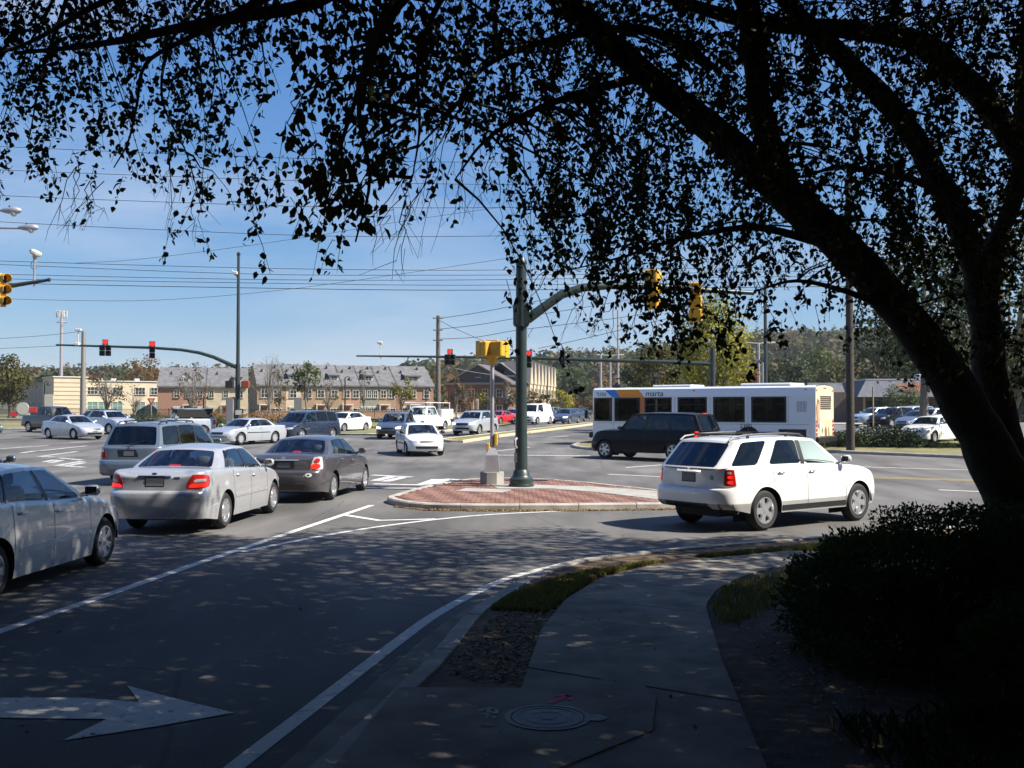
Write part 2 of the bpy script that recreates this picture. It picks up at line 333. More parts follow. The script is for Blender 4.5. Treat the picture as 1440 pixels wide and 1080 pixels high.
def resample(P, step, closed=True):
    P = [Vector((p[0], p[1])) for p in P]; Q = P + [P[0]] if closed else P
    Ls = [0]
    for i in range(len(Q) - 1): Ls.append(Ls[-1] + (Q[i + 1] - Q[i]).length)
    n = max(3, int(round(Ls[-1] / step))); out = []
    for k in range(n if closed else n + 1):
        s = Ls[-1] * k / n; i = max(0, min(len(Q) - 2, int(np.searchsorted(Ls, s, side='right') - 1)))
        t = (s - Ls[i]) / max(1e-9, Ls[i + 1] - Ls[i]); out.append(Q[i].lerp(Q[i + 1], t))
    return out
def ccw(P):
    a = sum(P[i][0] * P[(i + 1) % len(P)][1] - P[(i + 1) % len(P)][0] * P[i][1] for i in range(len(P))); return P if a > 0 else P[::-1]
def kerb_ring(name, P, w=.16, h=.13, step=1.3, m=None, closed=True, parent=None, side=1, sub=3, stone='kerb_stone'):
    """separate kerb stones along a line; returns the inner line"""
    m = m or M_curb
    F = resample(P, step / sub, closed); n = len(F); inn = []
    for i in range(n):
        a = F[(i - 1) % n] if closed else F[max(0, i - 1)]; c = F[(i + 1) % n] if closed else F[min(n - 1, i + 1)]
        d = (c - a).normalized(); inn.append(F[i] + Vector((-d.y, d.x)) * w * side)
    cnt = n if closed else n - 1
    for k in range(0, cnt, sub):
        idx = [(k + j) % n if closed else min(k + j, n - 1) for j in range(min(sub, cnt - k) + 1)]
        b = MB(); vs = []; g = .008; K = len(idx)
        for q, i in enumerate(idx):
            o, e = F[i].copy(), inn[i].copy(); nx = idx[q + 1] if q < K - 1 else idx[q - 1]; d = (F[nx] - F[i])
            if d.length > 1e-6: d.normalize()
            if q == 0: o += d * g; e += d * g
            if q == K - 1: o += d * g; e += d * g
            z = G(o.y); hh = h + random.uniform(-.003, .003); a = o.lerp(e, .18)
            vs += [(o.x, o.y, z - .05), (o.x, o.y, z + hh - .03), (a.x, a.y, z + hh), (e.x, e.y, z + hh), (e.x, e.y, z - .05)]
        fs = [(5 * q + r, 5 * q + r + 1, 5 * q + 6 + r, 5 * q + 5 + r) for q in range(K - 1) for r in range(4)]
        fs = [f if side > 0 else f[::-1] for f in fs]
        fs += [(0, 1, 2, 3, 4), tuple(5 * (K - 1) + r for r in (4, 3, 2, 1, 0))]
        b.add(vs, fs); b.build(stone, m, parent)
    return inn
def inside(p, P):
    c = False; n = len(P); x, y = p[0], p[1]
    for i in range(n):
        a, b_ = P[i], P[(i + 1) % n]
        if (a[1] > y) != (b_[1] > y) and x < (b_[0] - a[0]) * (y - a[1]) / (b_[1] - a[1]) + a[0]: c = not c
    return c
# --- brick island
isl_px = [(545, 704), (560, 708), (597, 712), (680, 713.5), (813, 713), (933, 711.5), (1000, 709.5), (1062, 706), (1070, 703), (1000, 697), (927, 692), (870, 686), (813, 680), (747, 675.5), (690, 675), (653, 677), (620, 682), (580, 691), (553, 699), (544, 702)]
IP = ccw(smooth(pxs(isl_px, .06) + pxs(isl_px[:1], .06), 4)[:-1])
island = MB(); inn0 = IP
isl = sheet('traffic_island', IP, .02, M_conc, kind='structure', do=False)
inn = kerb_ring('kerb', IP, .17, .13, 1.25, parent=isl)
sheet('mortar_bed', inn, .105, mat('mortar', (.2, .17, .15), .95), isl, do=False)
strip = [Vector((p[0], p[1])) for p in pxs([(690, 681), (747, 681.5), (830, 684), (925, 690.5), (1010, 697.5), (1010, 704), (927, 702.5), (840, 692), (775, 687), (700, 687)], .13)]
patch = [Vector((p[0], p[1])) for p in pxs([(640, 690.5), (655, 686.5), (720, 688.5), (705, 692.5)], .13)]
for s_ in (strip, patch):
    b = MB(); b.poly([tuple(p) for p in s_], .10, .1345); b.build('concrete_slab', M_conc, isl)
M_brick = mat('paver_brick', (.115, .055, .042), .9, tint=True, col2=(.27, .145, .11), bump=.2, bscale=60)
bb = MB(); x0 = min(p.x for p in inn); x1 = max(p.x for p in inn); y0 = min(p.y for p in inn); y1 = max(p.y for p in inn)
ny = int((y1 - y0) / .108); nx = int((x1 - x0) / .212)
for j in range(ny):
    for i in range(nx):
        cx = x0 + (i + .5 * (j % 2)) * .212; cy = y0 + j * .108
        if not inside((cx, cy), inn) or inside((cx, cy), strip) or inside((cx, cy), patch): continue
        if not (inside((cx - .1, cy), inn) and inside((cx + .1, cy), inn)): continue
        band = .78 if (int((cx + .25 * cy) / .32) % 2) else .18
        tn = min(1, max(.01, band + random.gauss(0, .16))); zt = .128 + random.uniform(-.002, .003)
        x_, y_ = .1005, .0495
        o = [(cx - x_, cy - y_), (cx + x_, cy - y_), (cx + x_, cy + y_), (cx - x_, cy + y_)]
        bb.add([(p[0], p[1], .1) for p in o] + [(p[0] + (.004 if p[0] < cx else -.004), p[1] + (.004 if p[1] < cy else -.004), zt) for p in o],
               [(4, 5, 6, 7), (0, 1, 5, 4), (1, 2, 6, 5), (2, 3, 7, 6), (3, 0, 4, 7)], 0, tn)
bb.build('brick_paving', M_brick, isl, kind='stuff')
# --- long median and the small nose by the bus
med_px = [(622, 621), (650, 623), (700, 615.5), (760, 607.5), (836, 597.6), (862, 594), (862, 593), (830, 595.8), (770, 602.5), (690, 612), (640, 617.5), (620, 620)]
MP = ccw(smooth(pxs(med_px) + pxs(med_px[:1]), 3)[:-1])
med = sheet('median', MP, .01, M_conc, kind='structure')
mi = kerb_ring('kerb', MP, .25, .15, 4.0, m=M_curby, parent=med)
sheet('turf', mi, .13, M_grassb, med)
NP_ = ccw(smooth(pxs([(803, 628), (812, 631), (850, 634), (900, 634), (900, 629), (850, 623.5), (835, 622.5), (815, 625), (803, 628)]), 3)[:-1])
nose = sheet('corner_island', NP_, .01, M_conc, kind='structure'); ni = kerb_ring('kerb', NP_, .22, .13, 2.5, parent=nose); sheet('turf', ni, .12, M_grassb, nose)
# --- verge across the road, on the right
VP = ccw([Vector((p[0], p[1])) for p in pxs([(1040, 632), (1170, 637), (1360, 645), (1700, 662)])] + [Vector((60, 47)), Vector((60, 60)), Vector((12, 60)), Vector((10.5, 57))])
vr = sheet('verge', VP, .1, M_grassb, kind='structure')
kerb_ring('kerb', [Vector((p[0], p[1])) for p in pxs([(1700, 662), (1360, 645), (1170, 637), (1040, 632)])], .18, .14, 3.0, closed=False, parent=vr, side=-1)
# --- far left verge, in front of the town houses
FV = [Vector((-120, 80))] + [Vector((p[0], p[1])) for p in pxs([(-250, 605), (0, 604.5), (240, 605), (480, 612), (530, 612.5), (620, 608), (700, 600), (800, 590), (860, 585.6)])] + [Vector((20, 235)), Vector((-60, 240)), Vector((-200, 240)), Vector((-200, 80))]
fv = sheet('verge', FV, .09, M_field, kind='structure')
kerb_ring('kerb', [Vector((p[0], p[1])) for p in pxs([(700, 600), (620, 608), (530, 612.5), (480, 612), (240, 605), (0, 604.5)])], .2, .14, 4.0, closed=False, parent=fv, side=-1)
# --- near corner: verge, kerb, gutter, pavement
co_px = [(395, 1140), (465, 1080), (550, 995), (600, 946), (654, 881), (700, 848), (737, 827), (808, 801), (908, 788), (1000, 779), (1100, 770)]
CO = smooth(pxs(co_px), 5)
CO = [Vector((-3.4, -6)), Vector((-2.6, -2)), Vector((-1.9, 1.5))] + CO + [Vector((8, 18.0)), Vector((11, 18.4)), Vector((17, 15.6)), Vector((40, 1.5))]
CO = [c for c in CO]
corner = sheet('verge', CO + [Vector((40, -12)), Vector((-3.4, -12))], .02, M_dirt, kind='structure', do=False)
ci = kerb_ring('kerb', CO, .17, .14, 1.5, closed=False, parent=corner, side=-1, stone='kerb_stone')
sheet('dirt', ci + [Vector((40, -12)), Vector((-3.2, -12))], .118, M_dirt, corner, do=False)
gut = smooth(pxs([(330, 1130), (395, 1080), (480, 1003), (560, 930), (620, 880), (690, 838), (745, 817), (815, 797), (905, 784.5), (1000, 776), (1100, 767)]), 4)
sheet('gutter_pan', gut + [Vector((p[0], p[1])) for p in resample(CO[3:-4], .5, False)][::-1], .006, M_conc2, corner, do=False)
# pavement slabs between two edge lines
LE = resample([gp(x, y, .14) for x, y in [(640, 1160), (712, 1020), (733, 967), (762, 883), (796, 842), (842, 814), (900, 798), (1000, 785), (1110, 774)]], .25, False)
RE = resample([gp(x, y, .14) for x, y in [(1160, 1300), (1079, 1080), (1017, 933), (1000, 879), (992, 850), (1008, 828), (1040, 812), (1096, 795), (1190, 778)]], .25, False)
walk = sheet('pavement', LE + RE[::-1], .122, mat('sub_base', (.05, .045, .04), .95), kind='structure', do=False)
npn = 11
for k in range(npn):
    a, c = k / npn, (k + 1) / npn; b = MB(); rows = []
    for q in range(6):
        t = a + (c - a) * (q / 5 * .985 + .0075)
        def pick(Ls): f = t * (len(Ls) - 1); i = min(int(f), len(Ls) - 2); return Ls[i].lerp(Ls[i + 1], f - i)
        rows.append((pick(LE), pick(RE)))
    zt = .142 + random.uniform(-.003, .003)
    b.poly([(p[0].x, p[0].y) for p in rows] + [(p[1].x, p[1].y) for p in rows[::-1]], .1, zt); b.build('concrete_panel', M_conc2, walk)
pad = [gp(x, y, .14) for x, y in [(560, 968), (735, 969), (760, 955), (900, 958), (923, 983), (917, 1029), (787, 1082), (700, 1125), (420, 1160), (470, 1080)]]
b = MB(); b.poly([(p.x, p.y) for p in pad], .1, .15); b.build('concrete_panel', M_conc2, walk)
# manhole lid in the pad: ring, lid with raised rings, small hole lid beside it
mc = gp(770, 1009, .15); lid = bpy.data.objects.new('manhole_cover', None)
M_iron = mat('cast_iron', (.032, .03, .028), .55, .5, var=.3, scale=20, bump=.3, bscale=80)
b = MB(); b.lathe([(.28, .0), (.28, .005), (.245, .006), (.24, .003)], (mc.x, mc.y, .1505), 40, cap=False); b.build('manhole_frame', M_iron, walk)
b = MB(); b.lathe([(.232, 0), (.232, .005), (.2, .005), (.196, .003), (.155, .003), (.15, .005), (.108, .005), (.104, .003), (.062, .003), (.058, .005), (.0, .005)], (mc.x, mc.y, .1505), 40, cap=False); b.build('manhole_lid', M_iron, walk)
m2 = gp(838, 1010, .15); b = MB(); b.lathe([(.07, 0), (.07, .005), (.045, .005), (.0, .004)], (m2.x, m2.y, .1505), 20, cap=False); b.build('valve_lid', M_iron, walk)
# sprayed utility marks
def spray(pts, w, m):
    P = [gp(x, y, .15) for x, y in pts]; b = MB(); k = len(P); vs = []
    for i, p in enumerate(P):
        d = P[min(i + 1, k - 1)] - P[max(i - 1, 0)]; d.z = 0; d.normalize(); n_ = Vector((-d.y, d.x, 0)); ww = w * random.uniform(.7, 1.1)
        vs += [p + n_ * ww / 2 + Vector((0, 0, .0035)), p - n_ * ww / 2 + Vector((0, 0, .0035))]
    b.add(vs, [(2 * i, 2 * i + 1, 2 * i + 3, 2 * i + 2) for i in range(k - 1)]); b.build('sprayed_mark', m, walk)
M_pink = mat('pink_spray', (.65, .06, .16), .8); M_spw = worn_paint('white_spray', (.4, .4, .42), (.19, .18, .16), .52); M_spg = worn_paint('green_spray', (.02, .1, .08), (.18, .17, .15), .5)
spray([(773, 990), (783, 985), (792, 981), (803, 978.5)], .05, M_pink); spray([(778, 979.5), (790, 978), (804, 980), (801, 985)], .045, M_pink)
for q in ([(672, 1000), (690, 996), (705, 997)], [(675, 1006), (690, 1001), (700, 1008)], [(688, 995), (684, 1010)], [(700, 996), (694, 1011)]): spray(q, .025, M_spw)
for q in ([(676, 1020), (690, 1022), (700, 1019)], [(700, 1028), (712, 1033)]): spray(q, .03, M_spg)
# ------------------------------------------------------------------ vehicles
class Pch:                             # monotone cubic through control points
    def __init__(s, pts):
        s.x = np.array([p[0] for p in pts], float); s.y = np.array([p[1] for p in pts], float)
        h = np.diff(s.x); dl = np.diff(s.y) / h; d = np.zeros(len(s.x))
        d[0], d[-1] = dl[0], dl[-1]
        for i in range(1, len(s.x) - 1):
            if dl[i - 1] * dl[i] > 0:
                w1, w2 = 2 * h[i] + h[i - 1], h[i] + 2 * h[i - 1]; d[i] = (w1 + w2) / (w1 / dl[i - 1] + w2 / dl[i])
        s.h, s.d = h, d
    def __call__(s, x):
        x = min(max(x, s.x[0]), s.x[-1]); i = min(max(int(np.searchsorted(s.x, x)) - 1, 0), len(s.h) - 1)
        h = s.h[i]; t = (x - s.x[i]) / h
        return ((2 * t ** 3 - 3 * t * t + 1) * s.y[i] + (t ** 3 - 2 * t * t + t) * h * s.d[i] + (-2 * t ** 3 + 3 * t * t) * s.y[i + 1] + (t ** 3 - t * t) * h * s.d[i + 1])
def sst(a, b, x):
    t = min(max((x - a) / (b - a), 0), 1); return t * t * (3 - 2 * t)
class Lin:
    def __init__(s, pts): s.x = [p[0] for p in pts]; s.y = [p[1] for p in pts]
    def __call__(s, x): return float(np.interp(x, s.x, s.y))
class Body:
    def __init__(s, sp):
        s.sp = sp; wb = sp['wb']; s.xf = wb / 2 + sp['fo']; s.xr = s.xf - sp['L']; s.W = sp['W'] / 2; s.R = sp['R']
        s.xw = (-wb / 2, wb / 2); rr, rf = sp.get('round_r', .16), sp.get('round_f', .3)
        ctl = [(s.xr, 0), (s.xr + rr * .05, .4), (s.xr + rr * .3, .72), (s.xr + rr, .9), (s.xr + rr * 2.4, .965), (s.xr + rr * 2.4 + .5, .99), (0, 1), (s.xf - rf * 2.2 - .4, .985), (s.xf - rf * 2.2, .95), (s.xf - rf, .86), (s.xf - rf * .45, .7), (s.xf - rf * .1, .36), (s.xf, 0)]
        P = [Vector((a, b * s.W)) for a, b in ctl]; P = [Vector((P[1].x, -P[1].y))] + P + [Vector((P[-2].x, -P[-2].y))]; O = []
        for i in range(1, len(P) - 2):
            for j in range(40):
                t = j / 40; a, b, c, d = P[i - 1], P[i], P[i + 1], P[i + 2]
                t0 = 0; t1 = (b - a).length ** .5; t2 = t1 + (c - b).length ** .5; t3 = t2 + (d - c).length ** .5; tt = t1 + (t2 - t1) * t
                A1 = a * ((t1 - tt) / t1) + b * (tt / t1); A2 = b * ((t2 - tt) / (t2 - t1)) + c * ((tt - t1) / (t2 - t1)); A3 = c * ((t3 - tt) / (t3 - t2)) + d * ((tt - t2) / (t3 - t2))
                B1 = A1 * ((t2 - tt) / t2) + A2 * (tt / t2); B2 = A2 * ((t3 - tt) / (t3 - t1)) + A3 * ((tt - t1) / (t3 - t1))
                O.append(B1 * ((t2 - tt) / (t2 - t1)) + B2 * ((tt - t1) / (t2 - t1)))
        O.append(P[-2]); s.ox = np.maximum.accumulate(np.array([o.x for o in O])); s.oy = np.maximum(np.array([o.y for o in O]), 0)
        s.q = np.concatenate([[0], np.cumsum(np.hypot(np.diff(s.ox), np.diff(s.oy)))]); s.Q = s.q[-1]
        s.zt = Pch([(s.xr + a if k == 'r' else (s.xf - a if k == 'f' else a), z) for k, a, z in sp['zt']])
        s.mz = Pch(sp.get('mz', [(.1, .93), (.22, .96), (.38, .985), (.6, 1.0), (.8, .993), (1.0, .965), (1.3, .93), (2, .9)]))
        s.re = Lin(sp.get('re', [(0, .12), (.3, .06), (.42, .01), (.55, 0), (.69, .0), (.725, .02), (.75, .07), (.86, .09), (1.03, .085), (1.08, .06), (1.3, .1)]))
        s.fe = Lin(sp.get('fe', [(0, -.16), (.25, -.08), (.34, -.0), (.52, -.0), (.56, -.02), (.66, -.07), (.75, -.14), (1.0, -.4)]))
        s.rz = sp.get('rz', .2); s.arch = s.R + sp.get('archgap', .055)
        s.crown = Pch([(s.xr, .015), (s.xr + .3, .03), (0, .05), (s.xf - .8, .055), (s.xf - .1, .03), (s.xf, .01)])
    def xofq(s, q): return float(np.interp(q, s.q, s.ox))
    def qofx(s, x): return float(np.interp(x, s.ox, s.q))
    def surf(s, q, z, ins=0.0, side=-1):
        if q < 0: q = -q; side = -side
        if q > s.Q: q = 2 * s.Q - q; side = -side
        bx = float(np.interp(q, s.q, s.ox)); by = float(np.interp(q, s.q, s.oy))
        if ins:
            e = .02; a0, a1 = max(0, q - e), min(s.Q, q + e)
            tx = float(np.interp(a1, s.q, s.ox) - np.interp(a0, s.q, s.ox)); ty = float(np.interp(a1, s.q, s.oy) - np.interp(a0, s.q, s.oy)); l = math.hypot(tx, ty) or 1
            nx, ny = -ty / l, tx / l
            bx -= nx * ins; by = max(0, by - ny * ins)
        wr = 1 - sst(s.xr, s.xr + .8, bx); wf = sst(s.xf - 1.0, s.xf, bx)
        y = by * s.mz(z); fl = s.sp.get('flare', .012)
        if y > .5 * s.W:
            for xw in s.xw: y += fl * math.exp(-((bx - xw) / .42) ** 4) * sst(.85, .6, z)
        return Vector((bx + s.re(z) * wr + s.fe(z) * wf, side * y, z))
    def nrm(s, q, z, side=-1):
        a = s.surf(q + .02, z, 0, side) - s.surf(q - .02, z, 0, side); b = s.surf(q, z + .02, 0, side) - s.surf(q, z - .02, 0, side)
        n = a.cross(b)
        c = s.surf(q, z, 0, side)
        if n.length < 1e-9: return Vector((0, side, 0))
        n.normalize(); out = Vector((c.x, c.y, 0)) if abs(c.y) < s.W * .8 else Vector((0, c.y, 0))
        return n if n.dot(out) > 0 else -n
    def zb(s, x):
        z = s.rz + s.sp.get('lift_r', .07) * sst(s.xr + .9, s.xr + .1, x) + s.sp.get('lift_f', .02) * sst(s.xf - .7, s.xf - .1, x)
        for xw in s.xw:
            d = abs(x - xw)
            if d <= s.arch: z = max(z, s.R + math.sqrt(max(0, s.arch ** 2 - d * d)))
        return z
def patch(bd, corners, side, off=.006, rnd=0.0, nu=8, nv=6, front=False):
    """thin panel that follows the body skin; corners are (distance round the body from its rear or front centre, height)"""
    C = [Vector(c) for c in corners]; vs = []
    for j in range(nv + 1):
        for i in range(nu + 1):
            u, v = 2 * i / nu - 1, 2 * j / nv - 1
            uu = u * math.sqrt(1 - rnd * v * v / 2); vv = v * math.sqrt(1 - rnd * u * u / 2); uu, vv = (uu + 1) / 2, (vv + 1) / 2
            p = (C[0].lerp(C[1], uu)).lerp(C[3].lerp(C[2], uu), vv); q = (bd.Q - p.x) if front else p.x
            vs.append(bd.surf(q, p.y, 0, side) + bd.nrm(q, p.y, side) * off)
    fs = []
    for j in range(nv):
        for i in range(nu):
            a = j * (nu + 1) + i; f = (a, a + 1, a + nu + 2, a + nu + 1); fs.append(f)
    # orient outwards and give the rim some depth
    n = (vs[1] - vs[0]).cross(vs[nu + 1] - vs[0]); mid = vs[len(vs) // 2]
    out = bd.nrm((bd.Q - (C[0].x + C[1].x) / 2) if front else (C[0].x + C[1].x) / 2, (C[0].y + C[2].y) / 2, side)
    if n.dot(out) < 0: fs = [f[::-1] for f in fs]
    ring = [i for i in range(nu + 1)] + [(j + 1) * (nu + 1) - 1 for j in range(1, nu + 1 if False else nv + 1)] + [nv * (nu + 1) + i for i in range(nu - 1, -1, -1)] + [j * (nu + 1) for j in range(nv - 1, 0, -1)]
    o = len(vs); vs += [vs[i] - out * (off + .012) for i in ring]; k = len(ring)
    for i in range(k):
        f = (ring[i], ring[(i + 1) % k], o + (i + 1) % k, o + i); fs.append(f if n.dot(out) < 0 else f[::-1])
    return vs, fs
WHEELS = {}
def wheel_meshes(Rr, style):
    k = (Rr, style)
    if k in WHEELS: return WHEELS[k]
    w = .215; r0 = Rr * (.66 if style != 'steel' else .62)
    b = MB(); Mx = Matrix.Rotation(R(90), 3, 'X')      # local z of the lathe -> -y (outboard of the right wheel)
    b.lathe([(r0 - .02, -w / 2 + .02), (r0, -w / 2), (Rr - .05, -w / 2 - .004), (Rr - .012, -w / 2 + .03), (Rr, -w / 2 + .06), (Rr, w / 2 - .06), (Rr - .012, w / 2 - .03), (Rr - .05, w / 2 + .004), (r0, w / 2), (r0 - .02, w / 2 - .02)], n=28, M=Mx, cap=False)
    tyre = b.build('wheel', M_rubber, smooth=True); me_t = tyre.data; bpy.data.objects.remove(tyre)
    b = MB()
    b.lathe([(r0 - .005, w / 2 - .004), (r0 - .022, w / 2 - .002), (r0 - .03, w / 2 - .02), (r0 - .034, w / 2 - .1)], n=28, M=Mx, cap=False)
    b.lathe([(r0 - .03, w / 2 - .085), (.02, w / 2 - .08)], n=20, M=Mx, m=1, cap=False)
    b.lathe([(.075, w / 2 - .07), (.07, w / 2 - .018), (.045, w / 2 - .01), (0, w / 2 - .01)], n=14, M=Mx, cap=False)
    ns = {'five': 5, 'six': 6, 'seven': 7, 'multi': 10, 'steel': 7}[style]; hw = {'five': .05, 'six': .04, 'seven': .034, 'multi': .02, 'steel': .045}[style]
    for i in range(ns):
        t = 2 * math.pi * i / ns + .3; c, s_ = math.cos(t), math.sin(t); vs = []
        for r_, h_, y_ in ((.05, hw * 1.05, w / 2 - .014), (r0 * .55, hw * .85, w / 2 - .012), (r0 - .02, hw * 1.25, w / 2 - .008)):
            for sg in (-1, 1): vs.append(Mx @ Vector((r_ * c - sg * h_ * s_, r_ * s_ + sg * h_ * c, y_)))
            for sg in (-1, 1): vs.append(Mx @ Vector((r_ * c - sg * (h_ + .012) * s_, r_ * s_ + sg * (h_ + .012) * c, y_ - .045)))
        fs = []
        for j in (0, 4): fs += [(j, j + 4, j + 5, j + 1), (j + 2, j + 6, j + 4, j), (j + 1, j + 5, j + 7, j + 3)]
        b.add(vs, fs)
    rim = b.build('rim', [M_alloy if style != 'steel' else mat('silver_hubcap', (.5, .5, .52), .4, .6), M_black], smooth=True, angle=30); me_r = rim.data; bpy.data.objects.remove(rim)
    WHEELS[k] = (me_t, me_r); return WHEELS[k]
SEATME = {}
def seat_mesh():
    if 's' not in SEATME:
        b = MB(); b.rbox((0, 0, .12), (.5, .5, .16), .05); b.rbox((-.27, 0, .42), (.14, .48, .56), .05, M=Matrix.Rotation(R(-14), 3, 'Y')); b.rbox((-.36, 0, .78), (.1, .26, .18), .04)
        o = b.build('seat', M_seat, smooth=True, angle=50); SEATME['s'] = o.data; bpy.data.objects.remove(o)
    return SEATME['s']
def make_vehicle(sp, name, label, cat, loc, heading, mpaint, group=None, detail=2):
    bd = Body(sp); root = thing(name, label, cat, loc, heading, group)
    xr, xf, W, Rr = bd.xr, bd.xf, bd.W, bd.R; ds = {2: .05, 1: .09, 0: .14}[detail]
    seams = sp.get('doors', [])        # [(x rear, x front)]
    # ---- columns
    xsets = list(np.arange(0, bd.Q, ds)) + [bd.Q]
    for xw in bd.xw:
        for t in np.linspace(0, math.pi, 17 if detail == 2 else 11): xsets.append(bd.qofx(xw + bd.arch * math.cos(t)))
        for sg in (-1, 1): xsets.append(bd.qofx(xw + sg * (bd.arch + .004)))
    for a, c in seams: xsets += [bd.qofx(a), bd.qofx(c)]
    qs = sorted(xsets); qs = [q for i, q in enumerate(qs) if i == 0 or q - qs[i - 1] > 1e-4]
    keys = sp.get('keys', [.27, .34, .42, .52, .6, .69, .725, .75, .86, .96])
    if detail < 2: keys = keys[1::2] if detail == 0 else [k for i, k in enumerate(keys) if i % 3 != 2]
    nv = len(keys) + 2; rr = sp.get('shoulder', .05)
    cols = []
    for q in qs:
        x = bd.xofq(q); zb, zt = bd.zb(x), bd.zt(x); r_ = min(rr, (zt - zb) * .3); ztp = zt - r_; e_ = min(.004, (ztp - zb) / (nv + 2)); lv = [(zb, 0.0)] + [(min(max(k, zb + (j + 1) * e_), ztp - (nv - 2 - j) * e_), 0.0) for j, k in enumerate(keys)] + [(ztp, 0.0)]
        for ph in (.35, .7, 1.0): lv.append((zt - r_ + r_ * math.sin(ph * math.pi / 2), r_ * (1 - math.cos(ph * math.pi / 2)) * .9))
        cols.append((q, x, lv))
    nl = nv + 3; P = MB(); DO = {}; clad = sp.get('clad', None)
    RV = [[bd.surf(q, z, i, -1) for z, i in lv] for q, x, lv in cols]; LV = [[Vector((p.x, -p.y, p.z)) for p in c] for c in RV]
    n = len(cols)
    def add_side(V, side):
        base = len(P.v); P.v.extend([tuple(p) for c in V for p in c])
        for i in range(n - 1):
            xm = (cols[i][1] + cols[i + 1][1]) / 2
            for j in range(nl - 1):
                f = (i * nl + j, (i + 1) * nl + j, (i + 1) * nl + j + 1, i * nl + j + 1)
                f = f if side < 0 else f[::-1]; zc = (V[i][j].z + V[i + 1][j + 1].z) / 2; dk = None
                for k, (a, c) in enumerate(seams):
                    if a < xm < c and j >= 1 and abs(V[i][j].y) > W * .8: dk = k
                if dk is None: P.f.append(tuple(base + a for a in f)); P.m.append(1 if clad and zc < clad else 0); P.t.append(0)
                else: DO.setdefault((side, dk), []).append(([V[a // nl][a % nl] for a in f], 1 if clad and zc < clad else 0))
        # lip turned inwards along the lower edge
        e0 = len(P.v); lip = [Vector((c[0].x * .995, c[0].y * (1 - .1 * min(1, abs(c[0].y) / (W * .5))), c[0].z + .004)) for c in V]; P.v.extend([tuple(p) for p in lip])
        for i in range(n - 1):
            f = (base + i * nl, e0 + i, e0 + i + 1, base + (i + 1) * nl); P.f.append(f if side < 0 else f[::-1]); P.m.append(2); P.t.append(0)
    add_side(RV, -1); add_side(LV, 1)
    # ---- top skin (bonnet, boot lid)
    nc = 9 if detail == 2 else 5; base = len(P.v); bed = sp.get('bed'); opn = sp['gh_open'] if 'gh_open' in sp else (sp['side'][0][0] + .3, sp['side'][-1][0] - .3)
    for i in range(n):
        a, c = RV[i][-1], LV[i][-1]; cr = bd.crown(cols[i][1]) * min(1, abs(a.y) / (W * .6))
        for k in range(nc + 1):
            t = k / nc; p = a.lerp(c, t); p.z += cr * (1 - (2 * t - 1) ** 2)
            if bed and bed[0] < cols[i][1] < bed[1] and 0 < k < nc: p.z -= .45
            P.v.append(tuple(p))
    for i in range(n - 1):
        xm = (cols[i][1] + cols[i + 1][1]) / 2
        for k in range(nc):
            if opn[0] < xm < opn[1]: continue
            P.f.append((base + i * (nc + 1) + k, base + i * (nc + 1) + k + 1, base + (i + 1) * (nc + 1) + k + 1, base + (i + 1) * (nc + 1) + k)[::-1]); P.m.append(0); P.t.append(0)
    # ---- cabin
    side = sp['side']; zr = Pch(sp['roof']); wr = sp['roofw'] / 2; bow_r, bow_f = sp.get('bow', (.12, .22)); ins = .035
    def ybelt(x): q = bd.qofx(x); return abs(bd.surf(q, bd.zt(x), rr * .9, -1).y) - ins
    def yroof(x): return wr * (1 - .06 * sst(zr.x[-1] - .9, zr.x[-1], x) - sp.get('taper_r', .05) * sst(zr.x[0] + .8, zr.x[0], x))
    rcr = sp.get('rcrown', .055)
    def roofz(x, f): return zr(x) + rcr * (1 - f * f)
    H = []                             # half loop of columns: (xb, yb, zb, xt, yt, zt, kind of the segment that follows)
    yl = ybelt(side[0][0]); yt0 = yroof(side[0][1]); rk = sp.get('rear_glass', True); cut = lambda g: [0, .3, .6, g[0], g[1]]
    fr = [0, .25, .5, .72, .84, .885, 1.0]
    for i, f in enumerate(fr[:-1]):
        xb = side[0][0] - bow_r * (1 - f * f); xt = side[0][1] - bow_r * .8 * (1 - f * f)
        H.append((xb, f * yl, bd.zt(xb) - .012 + bd.crown(xb) * (1 - f * f), xt, f * yt0, roofz(xt, f), ('rear' if rk else 'b') if i < 5 else 'b'))
    for i, (xb, xt, kd) in enumerate(side[:-1]):
        xb2, xt2, _ = side[i + 1]; cuts = [0, .07, .3, .5, .7, .93] if kd.startswith('g') else ([0, .5] if kd == 'b' else [0])
        for c in cuts:
            x = xb + (xb2 - xb) * c; xt_ = xt + (xt2 - xt) * c
            H.append((x, ybelt(x), bd.zt(x) - .012, xt_, yroof(xt_), roofz(xt_, 1), kd if kd != 'g' else 'g%d' % i))
    xb, xt, _ = side[-1]; yl, yt1 = ybelt(xb), yroof(xt)
    for i, f in enumerate(fr[::-1]):
        x = xb + bow_f * (1 - f * f); xt_ = xt + bow_f * .6 * (1 - f * f)
        H.append((x, f * yl, bd.zt(x) - .012 + bd.crown(x) * (1 - f * f), xt_, f * yt1, roofz(xt_, f), 'b' if i == 0 else 'wind'))
    tl = [0, .05, .12, .3, .5, .7, .84, .9, .96, 1.0]; nt_ = len(tl); sill, top = 1, 7
    bulge = sp.get('bulge', 1.35)
    def gh_pt(h, t, sgn):
        xb, yb, zb, xt, yt, ztp, kd = h; fy = t ** bulge
        z = zb + (ztp - zb) * t
        if t > .9: fy = fy + (t - .9) * .25 * (1 if yb > .4 * wr else 0); fy = min(fy, 1)
        return Vector((xb + (xt - xb) * t, sgn * (yb + (yt - yb) * fy), z))
    panes = {}
